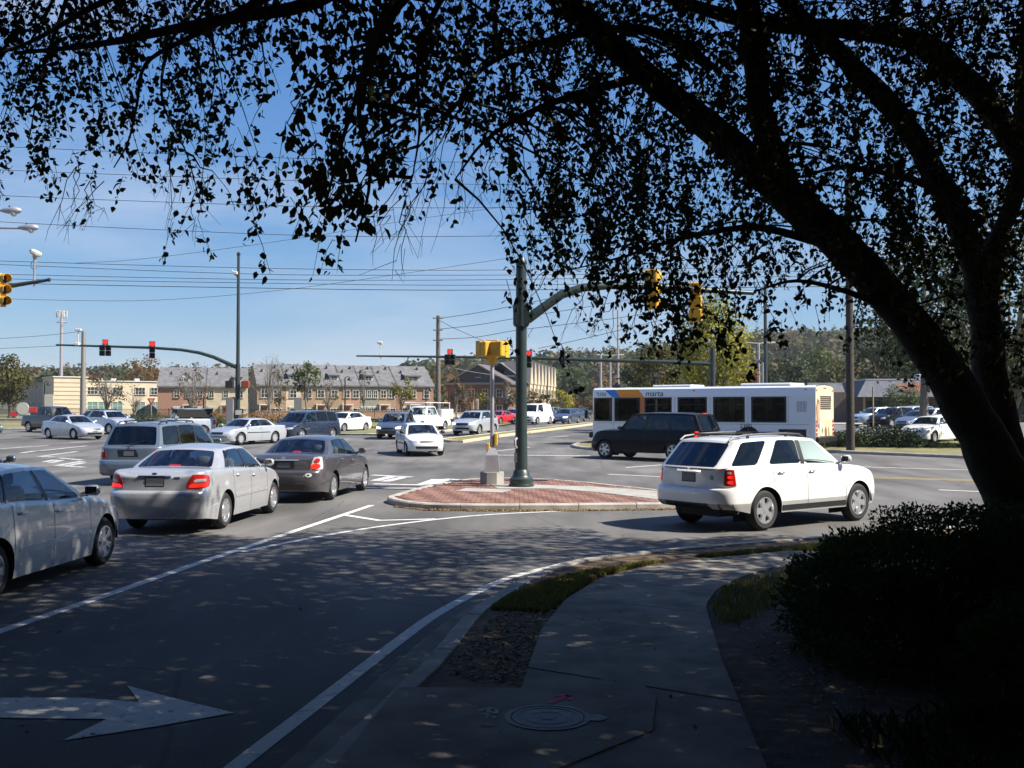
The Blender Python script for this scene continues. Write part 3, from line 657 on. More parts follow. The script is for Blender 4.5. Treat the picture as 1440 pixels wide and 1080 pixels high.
    for sgn in (-1, 1):
        V = [[gh_pt(h, t, sgn) for t in tl] for h in H]; base = len(P.v); P.v.extend([tuple(p) for c in V for p in c])
        for i in range(len(H) - 1):
            kd = H[i][6]
            first = i == 0 or H[i - 1][6] != kd; last = i + 1 >= len(H) or H[i + 1][6] != kd
            for j in range(nt_ - 1):
                quad = [(i, j), (i + 1, j), (i + 1, j + 1), (i, j + 1)]
                if sgn > 0: quad = quad[::-1]
                isg = sill <= j < top and kd not in ('b', 'k')
                idx = lambda t: base + t[0] * nt_ + t[1]
                mi = 3 if (kd == 'k' and j < top) else 0
                if not isg: P.f.append(tuple(idx(t) for t in quad)); P.m.append(mi); P.t.append(0); continue
                key = kd if kd in ('rear', 'wind') else (kd, sgn)
                corner = None
                if kd not in ('rear', 'wind') or (kd == 'rear' and i >= 4) or (kd == 'wind' and False):
                    if first and j == sill: corner = (i, j)
                    elif first and j == top - 1: corner = (i, j + 1)
                    elif last and j == sill: corner = (i + 1, j)
                    elif last and j == top - 1: corner = (i + 1, j + 1)
                if corner and sp.get('round_win', True):
                    c = quad.index(corner); body = [quad[c - 1], quad[c], quad[(c + 1) % 4]]; gl = [quad[(c + 1) % 4], quad[(c + 2) % 4], quad[c - 1]]
                    P.f.append(tuple(idx(t) for t in body)); P.m.append(0); P.t.append(0)
                else: gl = quad
                panes.setdefault(key, []).append([V[t[0]][t[1]] for t in gl])
    # roof skin
    base = len(P.v)
    for h in H:
        for k in range(nc + 1):
            f = 2 * k / nc - 1; y = f * h[4]; fy = y / max(h[4], 1e-6)
            full = abs(y) / max(yroof(h[3]), 1e-6); P.v.append((h[3], y, zr(h[3]) + rcr * (1 - full * full)))
    for i in range(len(H) - 1):
        for k in range(nc): P.f.append((base + i * (nc + 1) + k, base + (i + 1) * (nc + 1) + k, base + (i + 1) * (nc + 1) + k + 1, base + i * (nc + 1) + k + 1)[::1]); P.m.append(0); P.t.append(0)
    mclad = sp.get('mclad') or M_black
    pil = M_black if sp.get('black_pillars', True) else mpaint
    # ---- extra painted pieces merged in the shell
    body = P.build('body', [mpaint, mclad, M_black, pil], root)
    bm = bmesh.new(); bm.from_mesh(body.data); bmesh.ops.remove_doubles(bm, verts=bm.verts[:], dist=.0004); bmesh.ops.recalc_face_normals(bm, faces=bm.faces[:]); bm.to_mesh(body.data); bm.free()
    body.data.shade_smooth(); body.data.set_sharp_from_angle(angle=R(42))
    # ---- doors
    for (sd, k), fl in DO.items():
        d = MB()
        for vs, mi in fl: d.add(vs, [(0, 1, 2, 3)], mi)
        o = d.build('door', [mpaint, mclad], root); bm = bmesh.new(); bm.from_mesh(o.data); bmesh.ops.remove_doubles(bm, verts=bm.verts[:], dist=.0004); bm.to_mesh(o.data); bm.free(); o.data.shade_smooth()
        a, c = seams[k]
        if detail >= 1:
            xh = a + .14 if k or len(seams) == 1 else a + .2; zh = bd.zt(xh) - sp.get('hz', .13); p = bd.surf(bd.qofx(xh), zh, 0, sd)
            h = MB(); h.rbox(p + Vector((0, sd * .022, 0)), (.17, .03, .035), .012); h.build('handle', M_chrome if sp.get('chrome_handles') else (mpaint if not sp.get('black_handles') else M_black), o, smooth=True)
    if detail >= 1:
        s_ = MB()
        for sd in (-1, 1):
            for x in sorted({x for a in seams for x in a} | set(sp.get('lines', []))):
                q = bd.qofx(x); z0 = bd.zb(x) + .02; z1 = bd.zt(x) - .03
                if z1 - z0 < .1: continue
                pts = [bd.surf(q, z, 0, sd) + bd.nrm(q, z, sd) * .0015 for z in np.linspace(z0, z1, 8)]
                vs = [p + Vector((dx, 0, 0)) for p in pts for dx in (-.005, .005)]
                s_.add(vs, [((2 * i, 2 * i + 1, 2 * i + 3, 2 * i + 2) if sd < 0 else (2 * i, 2 * i + 2, 2 * i + 3, 2 * i + 1)) for i in range(7)])
        for (a, c) in seams[:0]: pass
        if s_.v: s_.build('door_gap', M_black, root)
    # ---- glass
    for key, fl in panes.items():
        d = MB()
        for vs in fl: d.add([Vector((v.x * .998, v.y * .99, v.z - .002)) for v in vs], [tuple(range(len(vs)))])
        nm = 'rear_window' if key == 'rear' else 'windscreen' if key == 'wind' else 'side_window'
        g = sp.get('glass', GL_tint)
        if key != 'wind' and sp.get('privacy') and not (isinstance(key, tuple) and key[0] == 'g%d' % (len(side) - 2)) and not (isinstance(key, tuple) and key[0] == sp.get('frontwin')): g = GL_dark
        o = d.build(nm, g, root); bm = bmesh.new(); bm.from_mesh(o.data); bmesh.ops.remove_doubles(bm, verts=bm.verts[:], dist=.0004); bm.to_mesh(o.data); bm.free(); o.data.shade_smooth()
    # ---- underside, wheel housings, cabin floor
    u = MB(); u.box(((xr + xf) / 2 + .05, 0, bd.rz + .12), (xf - xr - 1.0, 2 * W - .5, .24)); u.box((bd.xw[0] - .3, .1, bd.R * .85), (.5, .9, .16)); u.box((bd.xw[0], 0, bd.R), (.1, 2 * W - .3, .1)); u.box((bd.xw[1], 0, bd.R), (.1, 2 * W - .3, .1))
    for xw in bd.xw:
        for sd in (-1, 1):
            prof = [(bd.arch + .03, 0), (bd.arch + .03, .34), (.05, .34)]
            for r0_, h0 in [prof[0]]:
                vs = []; K = 15
                for k in range(K):
                    t = math.pi * k / (K - 1)
                    for yy in (W * .985, W - .36): vs.append(Vector((xw + prof[0][0] * math.cos(t), sd * (yy - .03), Rr + prof[0][0] * math.sin(t))))
                u.add(vs, [(2 * k, 2 * k + 1, 2 * k + 3, 2 * k + 2) for k in range(K - 1)])
                inner = [vs[2 * k + 1] for k in range(K)]; u.add(inner + [Vector((xw - prof[0][0], inner[0].y, .15)), Vector((xw + prof[0][0], inner[0].y, .15))], [tuple(range(K)) + (K, K + 1)])
    gx0, gx1 = max(side[0][0], xr + .45), side[-1][0]; zf = min(bd.zt(0), 1.4) - .3
    u.box(((gx0 + gx1) / 2, 0, zf - .15), (gx1 - gx0 + .1, 2 * W - .24, .3)); u.box((gx1 - .05, 0, zf + .12), (.5, 2 * W - .34, .3))
    if not sp.get('tall_rear'): u.box((gx0 + .05, 0, bd.zt(gx0) - .1), (.6, 2 * W - .4, .14))
    u.build('underbody', M_dark, root)
    # ---- seats and steering wheel
    for k, xs_ in enumerate(sp.get('seats', [.15, -.75])):
        for sd in (-1, 1):
            o = link('seat', seat_mesh(), root); o.location = (xs_, sd * .37, zf - (.2 if k == 0 else .3))
    if detail >= 1:
        b = MB(); pts = [Vector((.58 + .03 * math.sin(t), .37 + .18 * math.cos(t), zf + .25 + .17 * math.sin(t))) for t in np.linspace(0, 2 * math.pi, 17)]
        b.tube(pts, .014, 6, cap=False); b.build('steering_wheel', M_black, root, smooth=True)
    # ---- wheels
    mt, mr = wheel_meshes(Rr, sp.get('rim', 'six'))
    for xw in bd.xw:
        for sd in (-1, 1):
            o = link('wheel', mt, root); o.location = (xw, sd * (W - .135), Rr); o.rotation_euler = (0, random.uniform(0, 6), 0 if sd < 0 else math.pi)
            link('rim', mr, o)
    # ---- lamps, bumper pieces, plate
    for nm, cor, mt_, opt in sp.get('rear_bits', []):
        for sd in ((-1, 1) if not opt.get('mid') else (-1,)):
            vs, fs = patch(bd, cor, sd, opt.get('off', .006), opt.get('rnd', .5)); d = MB(); d.add(vs, fs); d.build(nm, mt_, root, smooth=True, angle=50)
    for nm, cor, mt_, opt in sp.get('front_bits', []):
        for sd in ((-1, 1) if not opt.get('mid') else (-1,)):
            vs, fs = patch(bd, cor, sd, opt.get('off', .006), opt.get('rnd', .5), front=True); d = MB(); d.add(vs, fs); d.build(nm, mt_, root, smooth=True, angle=50)
    for nm, x0, x1, z0, z1, mt_ in sp.get('side_bits', []):
        for sd in (-1, 1):
            q0, q1 = bd.qofx(x0), bd.qofx(x1); vs, fs = patch(bd, [(q0, z0), (q1, z0), (q1, z1), (q0, z1)], sd, .012, 0, 16, 2); d = MB(); d.add(vs, fs); d.build(nm, mt_, root, smooth=True, angle=50)
    # ---- door mirrors
    xm, zm = sp.get('mirror', (side[-1][0] - .12, bd.zt(side[-1][0]) + .07))
    for sd in (-1, 1):
        y = ybelt(xm) + .05; b = MB()
        b.rbox((xm, sd * (y + .1), zm + .03), (.1, .2, .14), .04); b.tube([(xm, sd * (y - .06), zm - .03), (xm, sd * (y + .06), zm)], .03, 6)
        o = b.build('door_mirror', mpaint if not sp.get('black_mirrors') else M_black, root, smooth=True, angle=50)
        b = MB(); b.box((xm - .052, sd * (y + .1), zm + .03), (.004, .16, .1)); b.build('mirror_glass', M_chrome, o)
    if sp.get('rails'):
        for sd in (-1, 1):
            b = MB(); x0_, x1_ = sp['rails']; yy = wr * .86
            pts = [Vector((x0_, sd * yy, zr(x0_) + .01))] + [Vector((x, sd * yy, zr(x) + .065)) for x in np.linspace(x0_ + .12, x1_ - .12, 6)] + [Vector((x1_, sd * yy, zr(x1_) + .01))]
            b.tube(pts, .02, 6)
            for x in (x0_ + .5, x1_ - .5): b.box((x, sd * yy, zr(x) + .04), (.05, .03, .07))
            b.build('roof_rail', M_black if sp.get('black_rails', True) else M_alloy, root, smooth=True)
        b = MB()
        for x in (sp['rails'][0] + .4, sp['rails'][1] - .5): b.rbox((x, 0, zr(x) + .075), (.07, 2 * wr * .86, .025), .01)
        b.build('roof_bar', M_black, root)
    if sp.get('wiper'):
        b = MB(); x = side[0][0] - bow_r; z = bd.zt(x) + bd.crown(x)
        b.tube([(x - .02, .05, z + .03), (x + .03, -.25, z + .07), (x + .07, -.42, z + .14)], .01, 5); b.build('rear_wiper', M_black, root)
    if sp.get('stop_lamp'):
        x_, z_, w_ = sp['stop_lamp']; b = MB(); b.rbox((x_, 0, z_), (.06, w_, .035), .01); b.build('stop_lamp', M_redlit, root)
    root['_bd'] = 0
    del root['_bd']
    return root, bd
# ---- model presets ------------------------------------------------
def sedan(**k):
    sp = dict(L=4.8, W=1.8, wb=2.72, fo=.95, R=.325, rz=.2,
        zt=[('r', 0, 1.0), ('r', .12, 1.06), ('r', .5, 1.09), ('x', -.8, 1.06), ('x', .2, 1.0), ('x', .95, .97), ('f', .8, .88), ('f', .3, .77), ('f', .08, .7), ('f', 0, .67)],
        roof=[(-1.2, 1.36), (-.85, 1.405), (-.3, 1.43), (.05, 1.42), (.5, 1.37)], roofw=1.22,
        side=[(-1.6, -1.0, 'b'), (-1.22, -.86, 'g'), (-1.03, -.78, 'k'), (-.99, -.76, 'g'), (-.12, -.2, 'k'), (-.03, -.12, 'g'), (.83, .2, 'b'), (.95, .26, 'b')],
        doors=[(-1.0, -.08), (-.08, .88)], seats=[.05, -.8], rim='seven')
    sp['rear_bits'] = [('tail_light', [(.6, .8), (1.02, .8), (1.0, 1.0), (.68, 1.02)], M_red, {}), ('licence_plate', [(-.16, .82), (.16, .82), (.16, .96), (-.16, .96)], M_plate, {'mid': 1, 'rnd': 0}),
        ('bumper_crease', [(-.9, .735), (.9, .735), (.9, .75), (-.9, .75)], M_black, {'mid': 1, 'rnd': 0, 'off': -.004})]
    sp['front_bits'] = [('headlight', [(.45, .58), (.9, .6), (.95, .72), (.45, .66)], M_clearlens, {}), ('grille', [(-.38, .56), (.38, .56), (.38, .65), (-.38, .65)], M_black, {'mid': 1, 'rnd': .3}),
        ('lower_grille', [(-.5, .3), (.5, .3), (.5, .42), (-.5, .42)], M_black, {'mid': 1, 'rnd': .3}), ('licence_plate', [(-.16, .44), (.16, .44), (.16, .54), (-.16, .54)], M_plate, {'mid': 1, 'rnd': 0})]
    sp['side_bits'] = []
    sp.update(k); return sp
def suv(**k):
    sp = dict(L=4.79, W=1.94, wb=2.70, fo=.96, R=.36, rz=.3, round_r=.12, shoulder=.045, lift_r=.1,
        zt=[('r', 0, 1.1), ('r', .3, 1.13), ('x', -.6, 1.14), ('x', .8, 1.1), ('f', .85, 1.05), ('f', .35, .96), ('f', .1, .88), ('f', 0, .82)],
        re=[(0, .16), (.4, .1), (.46, .02), (.55, .0), (.73, .0), (.755, .02), (.77, .1), (1.1, .11), (1.3, .13)], keys=[.42, .46, .5, .55, .64, .73, .755, .77, .82, .9, 1.0], fe=[(0, -.14), (.35, -.06), (.45, 0), (.7, 0), (.85, -.06), (1.05, -.2), (1.3, -.4)],
        roof=[(-2.0, 1.54), (-1.5, 1.6), (-.6, 1.625), (.1, 1.6), (.6, 1.53)], roofw=1.36, rcrown=.04, bow=(.1, .2),
        side=[(-2.28, -1.8, 'b'), (-2.1, -1.64, 'g'), (-1.48, -1.0, 'b'), (-1.16, -.74, 'g'), (-.26, -.26, 'k'), (-.14, -.13, 'g'), (.83, .28, 'b'), (.95, .36, 'b')],
        doors=[(-1.12, -.2), (-.2, .92)], seats=[.05, -.85], rim='five', flare=.03, privacy=True, frontwin='g5', tall_rear=True, wiper=True, bulge=1.2)
    sp['rear_bits'] = [('tail_light', [(.72, .8), (1.02, .8), (1.0, 1.1), (.72, 1.07)], M_red, {'rnd': .15}), ('licence_plate', [(-.16, .85), (.16, .85), (.16, 1.0), (-.16, 1.0)], M_plate, {'mid': 1, 'rnd': 0})]
    sp['front_bits'] = [('headlight', [(.5, .72), (.9, .74), (.93, .9), (.5, .84)], M_clearlens, {}), ('grille', [(-.42, .68), (.42, .68), (.42, .84), (-.42, .84)], M_black, {'mid': 1, 'rnd': .3}),
        ('lower_grille', [(-.5, .42), (.5, .42), (.5, .54), (-.5, .54)], M_black, {'mid': 1, 'rnd': .3})]
    sp['side_bits'] = []
    sp.update(k); return sp
def van(**k):
    sp = suv(L=5.1, W=1.96, wb=3.0, fo=.98, R=.345, rz=.22, roof=[(-2.25, 1.66), (-1.6, 1.71), (-.5, 1.73), (.4, 1.68), (.95, 1.58)], roofw=1.42, flare=.0,
        zt=[('r', 0, 1.08), ('r', .3, 1.1), ('x', -.6, 1.1), ('x', 1.1, 1.05), ('f', .75, 1.0), ('f', .3, .86), ('f', .1, .78), ('f', 0, .74)],
        re=[(0, .14), (.28, .08), (.36, .01), (.45, .0), (.68, .0), (.705, .02), (.72, .08), (1.1, .1), (1.3, .12)], keys=[.28, .36, .45, .55, .68, .705, .72, .8, .9, 1.0],
        side=[(-2.38, -2.08, 'b'), (-2.2, -1.98, 'g'), (-1.2, -1.12, 'k'), (-1.1, -1.02, 'g'), (-.08, -.08, 'k'), (.04, .02, 'g'), (1.22, .62, 'b'), (1.34, .7, 'b')],
        doors=[(-1.15, -.02), (-.02, 1.2)], seats=[.3, -.7], rim='multi')
    sp['rear_bits'] = [('tail_light', [(.68, .78), (1.05, .78), (1.03, 1.03), (.74, 1.03)], M_red, {'rnd': .15}), ('licence_plate', [(-.16, .8), (.16, .8), (.16, .95), (-.16, .95)], M_plate, {'mid': 1, 'rnd': 0})]
    sp['front_bits'] = [('headlight', [(.45, .66), (.9, .68), (.95, .8), (.45, .76)], M_clearlens, {}), ('grille', [(-.38, .6), (.38, .6), (.38, .74), (-.38, .74)], M_black, {'mid': 1, 'rnd': .3}),
        ('lower_grille', [(-.5, .32), (.5, .32), (.5, .44), (-.5, .44)], M_black, {'mid': 1, 'rnd': .3})]
    sp.update(k); return sp
def pickup(**k):
    sp = suv(L=5.6, W=1.98, wb=3.55, fo=.95, R=.38, rz=.38, flare=.02, wiper=False, round_r=.1,
        zt=[('r', 0, 1.22), ('x', -1.0, 1.22), ('x', .9, 1.18), ('f', .85, 1.16), ('f', .3, 1.1), ('f', .08, 1.02), ('f', 0, .96)],
        roof=[(-.95, 1.8), (-.5, 1.86), (.2, 1.85), (.7, 1.78)], roofw=1.36,
        side=[(-.92, -.78, 'b'), (-.8, -.7, 'g'), (-.3, -.28, 'k'), (-.2, -.2, 'g'), (.86, .42, 'b'), (.98, .5, 'b')], bed=(-2.6, -1.05), gh_open=(-.7, .7),
        doors=[(-.26, .92)], seats=[.05], privacy=False, tall_rear=False)
    sp['rear_bits'] = [('tail_light', [(.82, .85), (1.0, .85), (1.0, 1.15), (.82, 1.15)], M_red, {'rnd': .1})]
    sp['front_bits'] = [('headlight', [(.6, .86), (.95, .86), (.95, 1.0), (.6, 1.0)], M_clearlens, {'rnd': .1}), ('grille', [(-.5, .8), (.5, .8), (.5, 1.0), (-.5, 1.0)], M_black, {'mid': 1, 'rnd': .1})]
    sp.update(k); return sp
# ------------------------------------------------------------------ the vehicles in the street
def PX(px, d): return ((px - 720) / FPX * d, d, G(d))
P_white = paint('white_paint', (.7, .7, .69)); P_silver = paint('silver_paint', (.5, .51, .525), .5, .3); P_silver2 = paint('cool_silver_paint', (.5, .53, .57), .5, .32)
P_pale = paint('pale_silver_paint', (.6, .62, .64), .25, .3); P_taupe = paint('taupe_paint', (.1, .095, .1), .55, .32); P_bgrey = paint('blue_grey_paint', (.17, .21, .25), .5, .32)
P_navy = paint('navy_paint', (.02, .03, .055), .2, .25); P_black = paint('black_paint', (.008, .008, .009), 0, .2); P_steel = paint('steel_blue_paint', (.06, .085, .14), .35, .28)
P_red = paint('red_paint', (.5, .02, .025), 0, .25); P_green = paint('grey_green_paint', (.07, .1, .095), .3, .3); P_lblue = paint('light_blue_paint', (.42, .5, .58), .4, .3); P_dbrown = paint('dark_bronze_paint', (.03, .027, .024), .3, .35)
P_black.node_tree.nodes['Principled BSDF'].inputs['Coat Weight'].default_value = .1; P_black.node_tree.nodes['Principled BSDF'].inputs['Specular IOR Level'].default_value = .12
M_clad = mat('grey_cladding', (.3, .3, .29), .5)
Q = 'vehicles queuing to turn right'; T = 'vehicles turning across the junction'; FQ = 'cars queuing on the far road'; PK = 'cars in the parking lot'

def tail3(q0=.6, q1=1.02, z0=.8, z1=1.03): pass
# white SUV in the turn lane
s_ = suv(L=4.7, round_r=.2, chrome_handles=True, rails=(-1.9, .15), mclad=M_clad, clad=.52, stop_lamp=None, mirror=(.9, 1.17))
s_['rear_bits'] = [('tail_light', [(.76, .81), (1.0, .81), (.98, 1.09), (.8, 1.09)], M_red, {'rnd': .15}), ('brake_lamp', [(.83, .84), (.93, .84), (.93, .9), (.83, .9)], M_redlit, {'rnd': .9, 'off': .016}), ('brake_lamp', [(.84, .93), (.93, .93), (.93, .985), (.84, .985)], M_redlit, {'rnd': .9, 'off': .016}), ('lamp_lens', [(.84, 1.01), (.92, 1.01), (.92, 1.05), (.84, 1.05)], M_clearlens, {'rnd': .6, 'off': .016}),
    ('licence_plate', [(-.15, .87), (.15, .87), (.15, 1.0), (-.15, 1.0)], M_plate, {'mid': 1, 'rnd': 0}), ('plate_frame', [(-.17, .85), (.17, .85), (.17, 1.015), (-.17, 1.015)], M_black, {'mid': 1, 'rnd': 0, 'off': .002}), ('chrome_garnish', [(-.3, 1.035), (.3, 1.035), (.3, 1.065), (-.3, 1.065)], M_chrome, {'mid': 1, 'rnd': 0}),
    ('emblem', [(-.04, 1.08), (.04, 1.08), (.04, 1.12), (-.04, 1.12)], M_chrome, {'mid': 1, 'rnd': 1}), ('round_sticker', [(.5, .9), (.58, .9), (.58, .985), (.5, .985)], mat('green_sticker', (.12, .3, .22), .5), {'mid': 1, 'rnd': 1}),
    ('lower_valance', [(-.98, .4), (.98, .4), (.98, .5), (-.98, .5)], M_black, {'mid': 1, 'rnd': 0, 'off': .004})]
s_['side_bits'] = [('sill_strip', -.92, .92, .345, .43, M_black)]
make_vehicle(s_, 'sport_utility_vehicle', 'white sport utility vehicle with roof rails turning right beside the brick island', 'SUV', (4.97, 19.75, 0), R(36.5), P_white, Q)
# silver saloon
s_ = sedan(chrome_handles=False)
s_['rear_bits'] = [('tail_light', [(.52, .77), (1.02, .8), (1.06, 1.0), (.66, 1.035)], M_red, {'rnd': .45}), ('brake_lamp', [(.58, .795), (.93, .805), (.95, .87), (.64, .87)], M_redlit, {'rnd': .4, 'off': .012}), ('reversing_lamp', [(.66, .885), (.9, .895), (.92, .945), (.72, .945)], M_clearlens, {'rnd': .6, 'off': .012}),
    ('licence_plate', [(-.15, .83), (.15, .83), (.15, .96), (-.15, .96)], M_plate, {'mid': 1, 'rnd': 0}), ('plate_frame', [(-.17, .815), (.17, .815), (.17, .975), (-.17, .975)], M_black, {'mid': 1, 'rnd': 0, 'off': .002}),
    ('chrome_garnish', [(-.3, .985), (.3, .985), (.3, 1.005), (-.3, 1.005)], M_chrome, {'mid': 1, 'rnd': 0}), ('emblem', [(-.05, 1.015), (.05, 1.015), (.05, 1.055), (-.05, 1.055)], M_chrome, {'mid': 1, 'rnd': 1}), ('badge', [(.36, .965), (.46, .965), (.46, .985), (.36, .985)], M_chrome, {'mid': 1, 'rnd': 0})]
s_['side_bits'] = [('side_moulding', -.93, .9, .53, .575, P_silver)]
r_, bd = make_vehicle(s_, 'saloon_car', 'silver saloon with bright brake lamps, nearest of the queue in sunlight', 'car', (-5.87, 20.01, 0), R(85.2), P_silver, Q)
for x_, z_, c_ in ((-1.55, 1.12, M_redlit), (-1.35, 1.13, mat('red_toy', (.4, .03, .04), .7))):
    b = MB(); b.rbox((x_, .0 if c_ is M_redlit else .42, z_), (.1, .2 if c_ is M_redlit else .12, .06), .02); b.build('stop_lamp' if c_ is M_redlit else 'shelf_item', c_, r_)
# taupe saloon ahead
s_ = sedan(L=4.88, wb=2.8, W=1.79, rim='five', roof=[(-1.25, 1.37), (-.85, 1.415), (-.3, 1.44), (.05, 1.43), (.5, 1.38)])
s_['rear_bits'] = [('tail_light', [(.6, .76), (.98, .76), (1.0, 1.05), (.72, 1.06)], M_clearlens, {'rnd': .3}), ('brake_lamp', [(.62, .78), (.86, .78), (.86, .9), (.64, .9)], M_redlit, {'rnd': 1, 'off': .02}), ('lamp_lens', [(.7, .92), (.86, .92), (.87, 1.02), (.76, 1.02)], M_red, {'rnd': 1, 'off': .02}),
    ('licence_plate', [(-.15, .8), (.15, .8), (.15, .92), (-.15, .92)], mat('dark_plate', (.05, .055, .06), .4), {'mid': 1, 'rnd': 0}), ('plate_recess', [(-.26, .78), (.26, .78), (.26, .96), (-.26, .96)], M_black, {'mid': 1, 'rnd': .1, 'off': .002}),
    ('chrome_garnish', [(-.36, .97), (.36, .97), (.36, .99), (-.36, .99)], M_chrome, {'mid': 1, 'rnd': 0}), ('emblem', [(-.06, 1.01), (.06, 1.01), (.06, 1.06), (-.06, 1.06)], M_chrome, {'mid': 1, 'rnd': 1}), ('oval_sticker', [(.52, .6), (.68, .6), (.68, .69), (.52, .69)], mat('white_sticker', (.7, .7, .7), .5), {'mid': 1, 'rnd': 1}), ('sticker_centre', [(.57, .63), (.63, .63), (.63, .66), (.57, .66)], M_black, {'mid': 1, 'rnd': 1, 'off': .009}),
    ('lower_valance', [(-1.0, .3), (1.0, .3), (1.0, .47), (-1.0, .47)], mat('dark_valance', (.05, .046, .044), .5), {'mid': 1, 'rnd': 0, 'off': .003})]
r_, bd = make_vehicle(s_, 'saloon_car', 'dark taupe saloon with an oval bumper sticker, first in the right turn queue', 'car', (-4.86, 25.82, 0), R(83), P_taupe, Q)
b = MB(); b.rbox((-1.5, .0, 1.12), (.1, .18, .06), .02); b.build('stop_lamp', M_redlit, r_)
# pale saloon at the left edge, in the dapple
s_ = sedan(L=4.8, wb=2.73, W=1.83, rim='six', R=.33)
s_['side_bits'] = [('side_moulding', -.9, .9, .5, .545, P_pale)]
s_['front_bits'] = s_['front_bits']
make_vehicle(s_, 'saloon_car', 'pale silver saloon dappled with leaf shadow, cut by the left edge', 'car', (-6.53, 12.91, 0), R(86.7), P_pale, Q)
# blue grey minivan
s_ = van(rails=(-2.0, .3), black_rails=True)
s_['rear_bits'] = [('tail_light', [(.66, .78), (1.08, .8), (1.06, 1.0), (.74, 1.0)], M_red, {'rnd': .1}), ('lamp_lens', [(.78, .93), (1.03, .93), (1.02, .99), (.8, .99)], M_clearlens, {'rnd': .1, 'off': .012}), ('licence_plate', [(-.15, .83), (.15, .83), (.15, .96), (-.15, .96)], M_plate, {'mid': 1, 'rnd': 0}),
    ('plate_recess', [(-.3, .8), (.3, .8), (.22, 1.0), (-.36, 1.0)], M_black, {'mid': 1, 'rnd': .1, 'off': .002}), ('emblem', [(-.05, 1.03), (.05, 1.03), (.05, 1.07), (-.05, 1.07)], M_chrome, {'mid': 1, 'rnd': 1}),
    ('lower_valance', [(-1.05, .28), (1.05, .28), (1.05, .46), (-1.05, .46)], mat('grey_valance', (.12, .15, .16), .45), {'mid': 1, 'rnd': 0, 'off': .003})]
make_vehicle(s_, 'minivan', 'blue grey minivan with dark rear glass in the next lane', 'minivan', (-10.3, 31.2, 0), R(83), P_bgrey, Q)
make_vehicle(sedan(), 'saloon_car', 'blue saloon of which only the roof edge shows above the pale saloon', 'car', (-11.7, 21.4, 0), R(86), P_steel, Q, detail=1)
# vehicles in the junction and beyond
FB = {'rnd': .3}
make_vehicle(sedan(L=4.6), 'saloon_car', 'grey green car nose entering at the left edge', 'car', (-35.0, 67.0, G(67)), R(-25), P_green, T, 1)
make_vehicle(pickup(), 'pickup_truck', 'dark bronze pickup truck behind the silver saloon at far left', 'pickup truck', (-33.1, 75.0, G(75)), R(-33), P_dbrown, T, 1)
make_vehicle(sedan(L=4.7, wb=2.75, rim='multi'), 'saloon_car', 'silver saloon crossing to the right in front of the dark pickup', 'car', (-26.73, 63.2, G(63.2)), R(-36), P_silver2, T, 1)
make_vehicle(suv(rails=(-1.9, .15)), 'sport_utility_vehicle', 'silver sport utility vehicle between the pickup and the open jeep type truck', 'SUV', (*PX(154, 72)[:2], G(72)), R(-35), P_silver2, T, 1)
s_ = suv(L=3.9, wb=2.4, W=1.7, fo=.62, R=.37, flare=.0, round_r=.08, round_f=.1, zt=[('r', 0, 1.15), ('x', -.4, 1.15), ('x', .6, 1.15), ('f', .6, 1.1), ('f', .1, 1.05), ('f', 0, 1.0)], roof=[(-1.75, 1.78), (-.5, 1.8), (.5, 1.78)], roofw=1.4,
    side=[(-1.8, -1.74, 'b'), (-1.7, -1.66, 'g'), (-.55, -.55, 'b'), (-.45, -.45, 'g'), (.42, .3, 'b'), (.5, .36, 'b')], bow=(.02, .04), doors=[(-.5, .45)], wiper=False, bulge=1.0, seats=[-.1], fe=[(0, 0), (2, 0)], re=[(0, 0), (2, 0)], black_pillars=False, mclad=M_black)
r_, bd = make_vehicle(s_, 'off_road_car', 'boxy black and silver off road car with a soft top left of the signal pole', 'off road car', PX(255, 66), R(-152), P_silver2, T, 1)
b = MB(); b.rbox((-.68, 0, 1.5), (2.25, 1.46, .6), .06); b.build('soft_top', mat('black_canvas', (.015, .015, .016), .9), r_)
b = MB(); b.lathe([(.2, -.1), (.36, -.1), (.37, 0), (.36, .1), (.2, .1)], (-2.04, .1, .95), 20, M=Matrix.Rotation(R(90), 3, 'Y')); b.build('spare_wheel', M_rubber, r_, smooth=True)
s_ = sedan(L=4.9, wb=2.73, W=1.84, rim='steel', bow=(.08, .15), zt=[('r', 0, .9), ('r', .12, .97), ('r', .5, 1.0), ('x', -.6, .99), ('x', .95, .93), ('f', .8, .86), ('f', .2, .8), ('f', .05, .74), ('f', 0, .7)], roof=[(-1.2, 1.3), (-.85, 1.35), (-.3, 1.37), (.1, 1.36), (.5, 1.3)],
    side=[(-1.5, -1.0, 'b'), (-1.25, -.9, 'g'), (-.3, -.3, 'k'), (-.2, -.22, 'g'), (.83, .2, 'b'), (.95, .26, 'b')], doors=[(-.26, .88)])
s_['side_bits'] = [('side_moulding', -.9, .9, .62, .66, M_black)]
s_['front_bits'] = [('grille', [(-.4, .56), (.4, .56), (.4, .68), (-.4, .68)], M_black, {'mid': 1, 'rnd': 0}), ('headlight', [(.42, .56), (.85, .57), (.85, .68), (.42, .68)], M_clearlens, {'rnd': .1}), ('bumper_strip', [(-.85, .42), (.85, .42), (.85, .46), (-.85, .46)], M_black, {'mid': 1, 'rnd': 0})]
make_vehicle(s_, 'saloon_car', 'old silver two door saloon facing left in front of the tall signal pole', 'car', (*PX(346, 56.4)[:2], G(56.4)), R(-117), P_silver2, T, 1)
s_ = van(L=5.0); s_['front_bits'] = [(n_, c_, M_headlit if n_ == 'headlight' and 0 else m_, o_) for n_, c_, m_, o_ in s_['front_bits']]
make_vehicle(s_, 'minivan', 'navy blue minivan facing left beside the old silver saloon', 'minivan', (*PX(429, 61.5)[:2], G(61.5)), R(-116), P_navy, T, 1)
